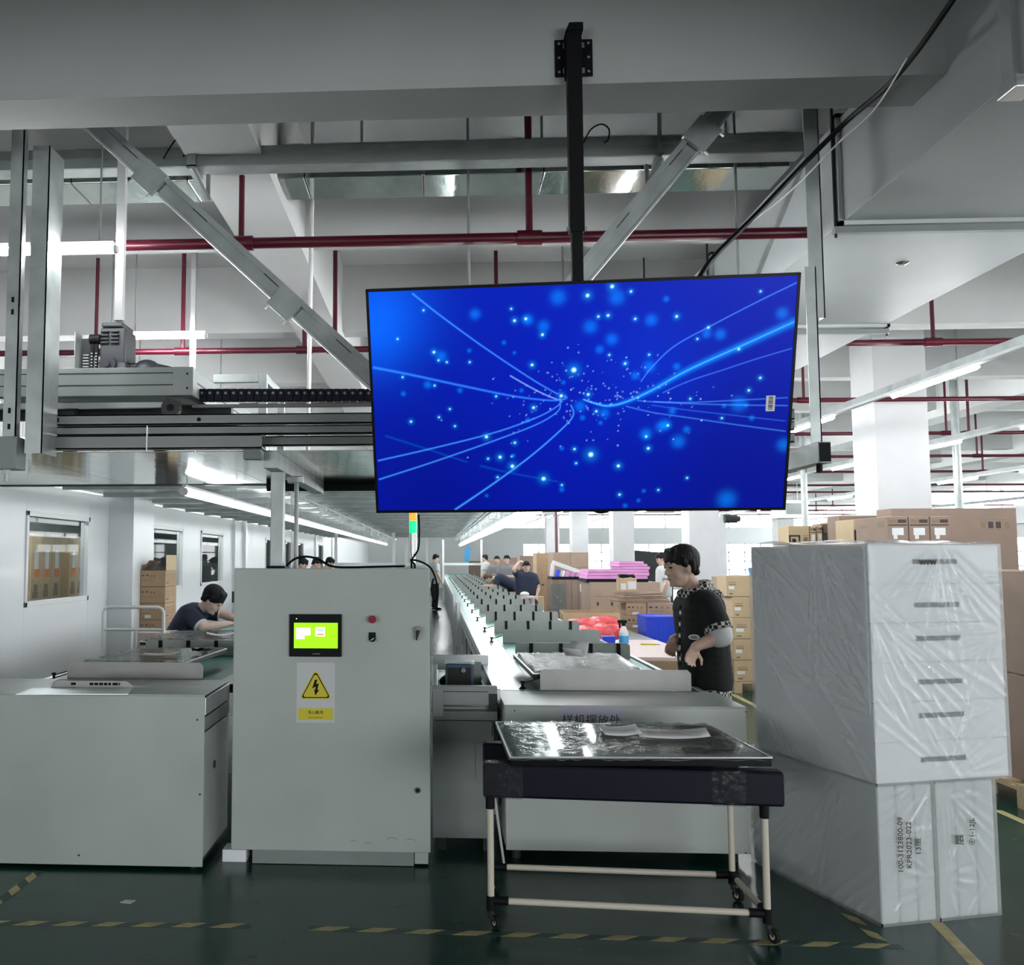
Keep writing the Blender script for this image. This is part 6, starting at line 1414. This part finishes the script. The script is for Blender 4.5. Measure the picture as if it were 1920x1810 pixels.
def person(label, J, fwd, pitch=0., roll=0., skin='skin', shirt='shirtnavy', pants='shirtblack', hair='hair', vox=.007, s=1., sleeve=.72, face=True, fluffy=1., tw=1., hsides=None, shoes='black', loose=.018, extra=None, longhair=False):
    J = {k: Vector(v) for k, v in J.items()}
    base = (J['ankL'] + J['ankR']) / 2
    t = thing('person', label, 'person', (base.x, base.y, 0), 'people')
    hr = frame(fwd, pitch, roll); hc = J['head']
    def H(f, l, u): return hc + hr @ Vector((f*s, l*s, u*s))
    b = MB()
    # head
    b.sphere(H(0, 0, .022), .096*s, .076*s, .098*s, 16, 12, hr); b.sphere(H(.022, 0, -.045), .068*s, .060*s, .075*s, 14, 10, hr)
    b.capsule(H(.045, -.022, -.088), H(.045, .022, -.088), .026*s, .026*s, 8); b.capsule(H(.06, 0, -.095), H(.07, 0, -.098), .019*s, .017*s, 8)
    b.capsule(H(.084, 0, .012), H(.101, 0, -.028), .009*s, .013*s, 8); b.sphere(H(.092, -.011, -.032), .008*s, n=8, m=6); b.sphere(H(.092, .011, -.032), .008*s, n=8, m=6)
    b.capsule(H(.084, -.035, .022), H(.084, .035, .022), .012*s, .012*s, 8); b.capsule(H(.078, -.018, -.062), H(.078, .018, -.062), .010*s, .010*s, 8)
    b.sphere(H(.050, -.040, -.03), .030*s, .024*s, .034*s, 10, 8, hr); b.sphere(H(.050, .040, -.03), .030*s, .024*s, .034*s, 10, 8, hr)
    for q in (-1, 1): b.sphere(H(-.005, q*.078, -.005), .020*s, .008*s, .032*s, 10, 8, hr)
    b.capsule(J['neck'], H(-.022, 0, -.05), .056*s, .050*s, 12)
    # trunk
    sl, sr_ = J['shL'], J['shR']; ch = (sl + sr_)/2; pv = J['pelvis']; ax = (sl - sr_)
    mid = ch.lerp(pv, .55); spine = pv - ch
    def across(c, half, r, bb=b): bb.capsule(c - ax.normalized()*half, c + ax.normalized()*half, r, r, 14)
    c1 = ch.lerp(pv, .12)
    across(ch.lerp(J['neck'], .4), ax.length*.30, .055*s); across(c1, ax.length*.32, .10*s*tw); across(ch.lerp(pv, .3), ax.length*.28, .105*s*tw); across(mid, ax.length*.22, .10*s*tw); across(ch.lerp(pv, .8), ax.length*.24, .10*s*tw); across(pv, ax.length*.24, .10*s*tw)
    for q in 'LR':
        sh, el, wr, hd = J['sh'+q], J['el'+q], J['wr'+q], J['hd'+q]
        b.capsule(ch.lerp(sh, .5), sh, .06*s, .056*s, 12); b.capsule(sh, el, .052*s, .042*s, 12); b.capsule(el, el.lerp(wr, .35), .043*s, .042*s, 12); b.capsule(el.lerp(wr, .35), wr, .042*s, .028*s, 12)
        sd = hsides[q] if hsides else (ax if q == 'R' else -ax)
        hand(b, wr, hd, sd, s)
        hip, kn, an, toe = J['hip'+q], J['kn'+q], J['ank'+q], J['toe'+q]
        b.capsule(hip, kn, .088*s, .056*s, 12); b.capsule(kn, an.lerp(kn, .6), .056*s, .054*s, 12); b.capsule(an.lerp(kn, .6), an, .054*s, .036*s, 12); b.capsule(an - Vector((0, 0, .03)), toe, .036*s, .032*s, 10)
    remeshed('body', b, skin, t, vox)
    # shirt
    g = MB(); lo = loose
    def acr(c, half, r): across(c, half, r, g)
    acr(ch.lerp(J['neck'], .28), ax.length*.28, .055*s + lo*.6)
    for f_ in (.1, .2, .3, .4, .5, .6, .7, .8, .9, 1.0, 1.08): acr(ch.lerp(pv, f_), ax.length*(.33 - .05*f_), (.112 + .008*f_)*s*tw + lo)
    for q in 'LR':
        sh, el = J['sh'+q], J['el'+q]; e = sh.lerp(el, sleeve)
        g.capsule(ch.lerp(sh, .5), sh, .066*s + lo*.6, .062*s + lo*.6, 12); g.cyl(sh, e, .058*s + lo, .056*s + lo*1.3, 14)
    g.cyl(J['neck'] - Vector((0, 0, .03*s)), J['neck'].lerp(H(-.02, 0, -.09), .35), .072*s, .064*s, 14)
    remeshed('shirt', g, shirt, t, vox*1.25, 9)
    # trousers and shoes
    g = MB(); across(pv, ax.length*.27, .115*s + .01, g); across(pv - Vector((0, 0, .06)), ax.length*.25, .11*s + .01, g)
    for q in 'LR':
        hip, kn, an, toe = J['hip'+q], J['kn'+q], J['ank'+q], J['toe'+q]
        g.capsule(hip, kn, .10*s, .072*s, 12); g.cyl(kn, an, .072*s, .062*s, 12); g.sphere(kn, .072*s, n=10, m=8)
    remeshed('trousers', g, pants, t, vox*1.5, 4)
    for q in 'LR':
        an, toe = J['ank'+q], J['toe'+q]; g = MB(); z0 = toe.z - .032*s
        g.capsule(Vector((an.x, an.y, z0 + .045*s)), Vector((toe.x, toe.y, z0 + .038*s)), .046*s, .038*s, 10)
        remeshed('shoe', g, shoes, t, vox*1.5, 3)
    # hair
    g = MB(); F = fluffy
    g.sphere(H(-.016, 0, .052), .098*s*F, .084*s*F, .082*s*F, 16, 10, hr); g.sphere(H(-.045, 0, .030), .066*s*F, .077*s*F, .078*s*F, 14, 10, hr)
    for q in (-1, 1):
        g.capsule(H(.02, q*.070*F, .045), H(.012, q*.076*F, .012), .020*s, .013*s, 8); g.capsule(H(-.03, q*.07*F, .03), H(-.040, q*.066*F, -.020), .022*s, .014*s, 8)
    for k in range(7):
        l = -.055 + .11*k/6; g.capsule(H(.055, l*.7, .098), H(.092 - abs(l)*.35, l, .050 - .012*(k % 2)), .024*s*F, .010*s, 8)
    g.capsule(H(-.078, -.03, -.035), H(-.078, .03, -.035), .024*s, .024*s, 8)
    if longhair: g.capsule(H(-.09, 0, 0), H(-.10, 0, -.18), .06*s, .03*s, 10)
    remeshed('hair', g, hair, t, vox*.9, 3)
    if face:
        for q in (-1, 1):
            MB().sphere(H(.083, q*.031, .006), .010*s, .014*s, .006*s, 10, 6, hr).build('eye', 'black', t, smooth=True)
            MB().capsule(H(.091, q*.018, .026), H(.083, q*.046, .028), .0045*s, .003*s, 6).build('eyebrow', 'hair', t, smooth=True)
        MB().capsule(H(.0865, -.016, -.064), H(.0865, .016, -.064), .0050*s, .0050*s, 6).build('lips', 'lips', t, smooth=True)
    if extra: extra(t, J, H, hr)
    return t
def stand(x, y, ang, s=1., **over):
    """default standing joints; ang = heading (0 faces +x)"""
    f = Vector((math.cos(ang), math.sin(ang), 0)); l = Vector((-f.y, f.x, 0)); o = Vector((x, y, 0))
    D = dict(head=(.03, 0, 1.56), neck=(-.01, 0, 1.40), shL=(-.01, .185, 1.36), shR=(-.01, -.185, 1.36), elL=(.0, .25, 1.09), elR=(.0, -.25, 1.09), wrL=(.12, .24, .88), wrR=(.12, -.24, .88), hdL=(.18, .24, .72), hdR=(.18, -.24, .72),
             pelvis=(0, 0, .93), hipL=(0, .09, .90), hipR=(0, -.09, .90), knL=(.03, .10, .49), knR=(.03, -.10, .49), ankL=(-.02, .11, .075), ankR=(-.02, -.11, .075), toeL=(.14, .13, .034), toeR=(.14, -.13, .034))
    D.update(over)
    return {k: o + f*(v[0]*s) + l*(v[1]*s) + Vector((0, 0, v[2]*s)) for k, v in D.items()}, f

# --- the standing man in the black hooded shirt
my = 6.1
pel = P(1322, 1262, Y=my); fx = Vector((-.97, -.24, 0)).normalized(); fl = Vector((-fx.y, fx.x, 0))
Jm = dict(head=P(1277, 1064, Y=my - .02), neck=P(1303, 1113, Y=my), shL=P(1326, 1130, Y=my - .17), shR=P(1292, 1127, Y=my + .17), elL=P(1352, 1193, Y=my - .25), elR=P(1300, 1188, Y=my + .22), wrL=P(1304, 1213, Y=my - .30), wrR=P(1262, 1200, Y=my + .05), hdL=P(1287, 1252, Y=my - .32), hdR=P(1252, 1236, Y=my - .0), pelvis=pel)
for q, sg_ in (('L', 1), ('R', -1)):
    o = Vector((pel.x, pel.y, 0))
    Jm['hip'+q] = o + fl*sg_*.09 + Vector((0, 0, pel.z - .03)); Jm['kn'+q] = o + fl*sg_*.10 + fx*.02 + Vector((0, 0, .48)); Jm['ank'+q] = o + fl*sg_*.11 - fx*.03 + Vector((0, 0, .075)); Jm['toe'+q] = o + fl*sg_*.13 + fx*.14 + Vector((0, 0, .034))
def man_extra(t, J, H, hr):
    ch = (J['shL'] + J['shR'])/2; ax = (J['shL'] - J['shR']).normalized()
    g = MB()                                   # hood folded on the back of the neck
    ctr = J['neck'] + Vector((0, 0, .012)); pts = []
    for k in range(11):
        a = math.pi*.16 + (2*math.pi - math.pi*.32)*k/10
        pts.append(ctr + fx*(.085*math.cos(a)) + ax*(.095*math.sin(a)) + Vector((0, 0, -.02*math.cos(a) + (.025 if 3 <= k <= 7 else 0))))
    for a, b in zip(pts, pts[1:]): g.capsule(a, b, .034, .034, 10)
    g.sphere(ctr - fx*.11 - Vector((0, 0, .03)), .07, .10, .055, 12, 8, frame(fx))
    remeshed('hood', g, 'plaid', t, .009, 4, 'black and white checked hood')
    # checked hem
    g = MB(); pv = J['pelvis']
    for dz_ in (-.065, -.045, -.025): g.capsule(pv - ax*.115 + Vector((0, 0, dz_ - .045)), pv + ax*.115 + Vector((0, 0, dz_ - .045)), .132, .132, 14)
    g2 = MB(); N = 28
    for zz, rr in ((-.175, 1.0), (-.10, 1.03)):
        pass
    vs = []; fs = []
    for j, (zz, rr) in enumerate(((-.165, 1.02), (-.085, 1.0))):
        for k in range(N):
            a = 2*math.pi*k/N; vs.append(pv + ax*(.245*rr*math.cos(a)) + fx*(.150*rr*math.sin(a)) + Vector((0, 0, zz + .008*math.sin(a*4))))
    for k in range(N): fs.append((k, (k+1) % N, N + (k+1) % N, N + k))
    o = MB().add(vs, fs).build('shirt_hem', 'plaid', t, smooth=True); m_ = o.modifiers.new('thick', 'SOLIDIFY'); m_.thickness = .008
    for q in 'LR':
        a = J['sh'+q].lerp(J['el'+q], .70); b = J['sh'+q].lerp(J['el'+q], .86); c = J['el'+q].lerp(J['wr'+q], .10); e = J['el'+q]
        MB().cyl(a, b, .083, .086, 16).build('sleeve_band', 'plaid', t, smooth=True)
        g = MB(); g.cyl(b, e, .078, .072, 14); g.capsule(e, c, .070, .066, 14); remeshed('rolled_cuff', g, 'cuff', t, .009, 3, 'rolled white cuff')
    c = ch.lerp(pv, .50) + fx*.118 + ax*.10
    nrm = (fx*.55 + ax*.83).normalized(); c = ch.lerp(pv, .47) + fx*.115 + ax*.185
    rot = Matrix((fx.cross(nrm).cross(nrm).normalized() if False else (ax*.55 - fx*.83).normalized(), Vector((0, 0, 1)), nrm)).transposed()
    MB().sphere(c, .034, .017, .004, 18, 8, rot).build('oval_badge', 'white', t, smooth=True); MB().sphere(c + nrm*.002, .024, .010, .0035, 16, 8, rot).build('badge_centre', 'grey', t, smooth=True)
    a = ch.lerp(pv, .04) + fx*.145 + ax*.075
    for k in range(11):
        z = -.035*k; MB().cyl(a + Vector((0, 0, z)) + fx*(.012*math.sin(min(k, 6)/6*1.6)), a + Vector((0, 0, z - .022)) + fx*(.012*math.sin(min(k, 6)/6*1.6)), .006, n=6).build('drawstring_bead', 'white' if k % 2 else 'black', t)
person('man in black hooded shirt with rolled white cuffs standing at the right conveyor', Jm, fx, .10, 0, 'skin', 'shirtblack', 'shirtblack', vox=.006, s=1.04, sleeve=.74, loose=.020, tw=.92, fluffy=1.10, extra=man_extra, hsides={'L': -fx, 'R': -fx})

# --- the worker leaning over the left conveyor
wy = 9.3
gx_ = Vector((.98, -.20, 0)).normalized(); gl = Vector((-gx_.y, gx_.x, 0))
pel = P(322, 1222, Y=wy + .05)
Jw = dict(head=P(399, 1126, Y=wy - .05), neck=P(374, 1146, Y=wy), shR=P(356, 1152, Y=wy - .17), shL=P(372, 1146, Y=wy + .17), elR=P(381, 1178, Y=wy - .28), elL=P(418, 1152, Y=wy + .2), wrR=P(430, 1170, Y=wy - .18), wrL=P(446, 1162, Y=wy + .05), hdR=P(462, 1168, Y=wy - .12), hdL=P(470, 1167, Y=wy), pelvis=pel)
for q, sg_ in (('L', 1), ('R', -1)):
    o = Vector((pel.x - .02, pel.y, 0))
    Jw['hip'+q] = Vector((pel.x, pel.y, 0)) + gl*sg_*.09 + Vector((0, 0, pel.z - .03)); Jw['kn'+q] = o + gl*sg_*.10 + Vector((0, 0, .42)); Jw['ank'+q] = o + gl*sg_*.11 - gx_*.05 + Vector((0, 0, .075)); Jw['toe'+q] = o + gl*sg_*.12 + gx_*.10 + Vector((0, 0, .034))
def worker_extra(t, J, H, hr):
    for q in 'LR':
        e = J['sh'+q].lerp(J['el'+q], .86); e0 = J['sh'+q].lerp(J['el'+q], .82); MB().cyl(e0, e, .078, .078, 16).build('sleeve_trim', 'white', t, smooth=True)
    pts = [J['neck'] + Vector((0, 0, .028)) + gx_*(.064*math.cos(a)) + gl*(.068*math.sin(a)) + Vector((0, 0, -.012*math.cos(a))) for a in np.linspace(.6, 5.7, 14)]
    MB().tube(pts, .010, 8).build('collar', 'white', t, smooth=True)
person('worker in navy polo shirt leaning over the left conveyor', Jw, gx_, .62, 0, 'skin2', 'shirtnavy', 'shirtblack', vox=.007, s=1.07, sleeve=.84, loose=.014, fluffy=1.16, extra=worker_extra)

# --- people far down the lines
def far(label, x, y, ang, s=1., pitch=0, over={}, **k):
    J, f = stand(x, y, ang, s, **over)
    return person(label, J, f, pitch, 0, vox=.013, s=s, face=True, **k)
def off(px, Y): return P(px, 1060, Y=Y).x
bend = dict(pelvis=(-.12, 0, .90), hipL=(-.12, .09, .88), hipR=(-.12, -.09, .88), neck=(.36, 0, 1.12), head=(.52, 0, 1.10), shL=(.30, .18, 1.12), shR=(.30, -.18, 1.12), elL=(.38, .22, .90), elR=(.38, -.24, .92), wrL=(.60, .10, .93), wrR=(.60, -.12, .93), hdL=(.74, .06, .92), hdR=(.74, -.08, .92))
far('worker in dark polo bending far over the right conveyor', 1.78, 22.5, math.pi*.98, 1.0, .75, bend, shirt='shirtnavy', hair='hairb')
arm = dict(elL=(.10, .30, 1.52), wrL=(.02, .16, 1.70), hdL=(-.04, .04, 1.72), wrR=(.16, -.24, .92), elR=(.02, -.27, 1.08), hdR=(.22, -.22, .78))
far('woman in navy shirt with one arm raised to her head', 1.84, 19.4, -math.pi*.47, .90, .15, dict(arm, elL=(.10, -.30, 1.50), wrL=(.04, -.16, 1.68), hdL=(-.03, -.03, 1.70), shL=(-.01, -.185, 1.37), shR=(-.01, .185, 1.36), elR=(.02, .27, 1.08), wrR=(.18, .2, .95), hdR=(.26, .18, .82)), shirt='shirtnavy')
cross_ = dict(elL=(.06, .25, 1.12), elR=(.06, -.25, 1.12), wrL=(.25, .0, 1.14), wrR=(.25, .02, 1.10), hdL=(.24, -.14, 1.13), hdR=(.24, .16, 1.10))
far('man in dark grey shirt with folded arms by the far cartons', off(932, 26.5), 26.5, -math.pi*.55, .97, 0, cross_, shirt='shirtgrey')
far('person in grey shirt facing away beside the far cartons', off(911, 31.5), 31.5, math.pi*.9, 1.0, 0, shirt='shirtpale')
far('person in dark shirt holding a wooden slat by the far cartons', off(951, 24.5), 24.5, -math.pi*.6, .98, 0, cross_, shirt='shirtgrey')
sit = dict(head=(.12, 0, 1.14), neck=(.06, 0, .99), shL=(.04, .18, .96), shR=(.04, -.18, .96), elL=(.14, .24, .74), elR=(.14, -.24, .74), wrL=(.34, .18, .70), wrR=(.34, -.18, .70), hdL=(.48, .14, .70), hdR=(.48, -.14, .70), pelvis=(-.05, 0, .52), hipL=(-.03, .09, .50), hipR=(-.03, -.09, .50), knL=(.38, .12, .48), knR=(.38, -.12, .48), ankL=(.36, .12, .075), ankR=(.36, -.12, .075), toeL=(.5, .13, .034), toeR=(.5, -.13, .034))
far('worker in black seated low beside the right conveyor', 2.0, 21, math.pi*.75, 1.05, .9, sit, shirt='shirtblack')
t = thing('stool', 'small dark stool under the seated worker', 'stool', (2.03, 20.95, 0)); MB().cyl((2.04, 20.95, .36), (2.04, 20.95, .39), .17, n=14).build('seat', 'dark', t)
for k in range(4): a = math.pi/4 + k*math.pi/2; MB().cyl((2.04 + .15*math.cos(a), 20.95 + .15*math.sin(a), 0), (2.04 + .11*math.cos(a), 20.95 + .11*math.sin(a), .36), .012, n=6).build('leg', 'dark', t)
far('person in pale shirt standing at the far end of the corridor', .0, 29, math.pi*.1, 1.0, .3, shirt='shirtpale')
far('person in white shirt working behind the wide brown cartons', off(1243, 19), 19, math.pi*1.0, 1.0, .3, shirt='shirtpale')
lean = dict(head=(.30, 0, 1.47), neck=(.20, 0, 1.33), shL=(.17, .18, 1.29), shR=(.17, -.18, 1.29), elL=(.26, .23, 1.02), elR=(.26, -.23, 1.02), wrL=(.46, .15, .95), wrR=(.46, -.15, .95), hdL=(.60, .12, .94), hdR=(.60, -.12, .94), pelvis=(-.02, 0, .92))
for k, (px, Y, sh, hz) in enumerate(((566, 16.5, 'shirtblack', 'leftmost'), (594, 18.3, 'shirtpale', 'middle'), (618, 20.5, 'shirtpale', 'rightmost'))):
    far('worker at the left conveyor, %s of three heads behind the control cabinet' % hz, P(px, 1055, Y=Y).x - .30, Y, .0, 1.0, .5, lean, shirt=sh)
# evaluate the fused surfaces once
dg = bpy.context.evaluated_depsgraph_get()
done = [(o, bpy.data.meshes.new_from_object(o.evaluated_get(dg))) for o in PENDING]
for o, me in done:
    m_ = o.data.materials[0]; o.modifiers.clear(); o.data = me; me.materials.clear(); me.materials.append(m_)
    me.polygons.foreach_set('use_smooth', [True]*len(me.polygons))
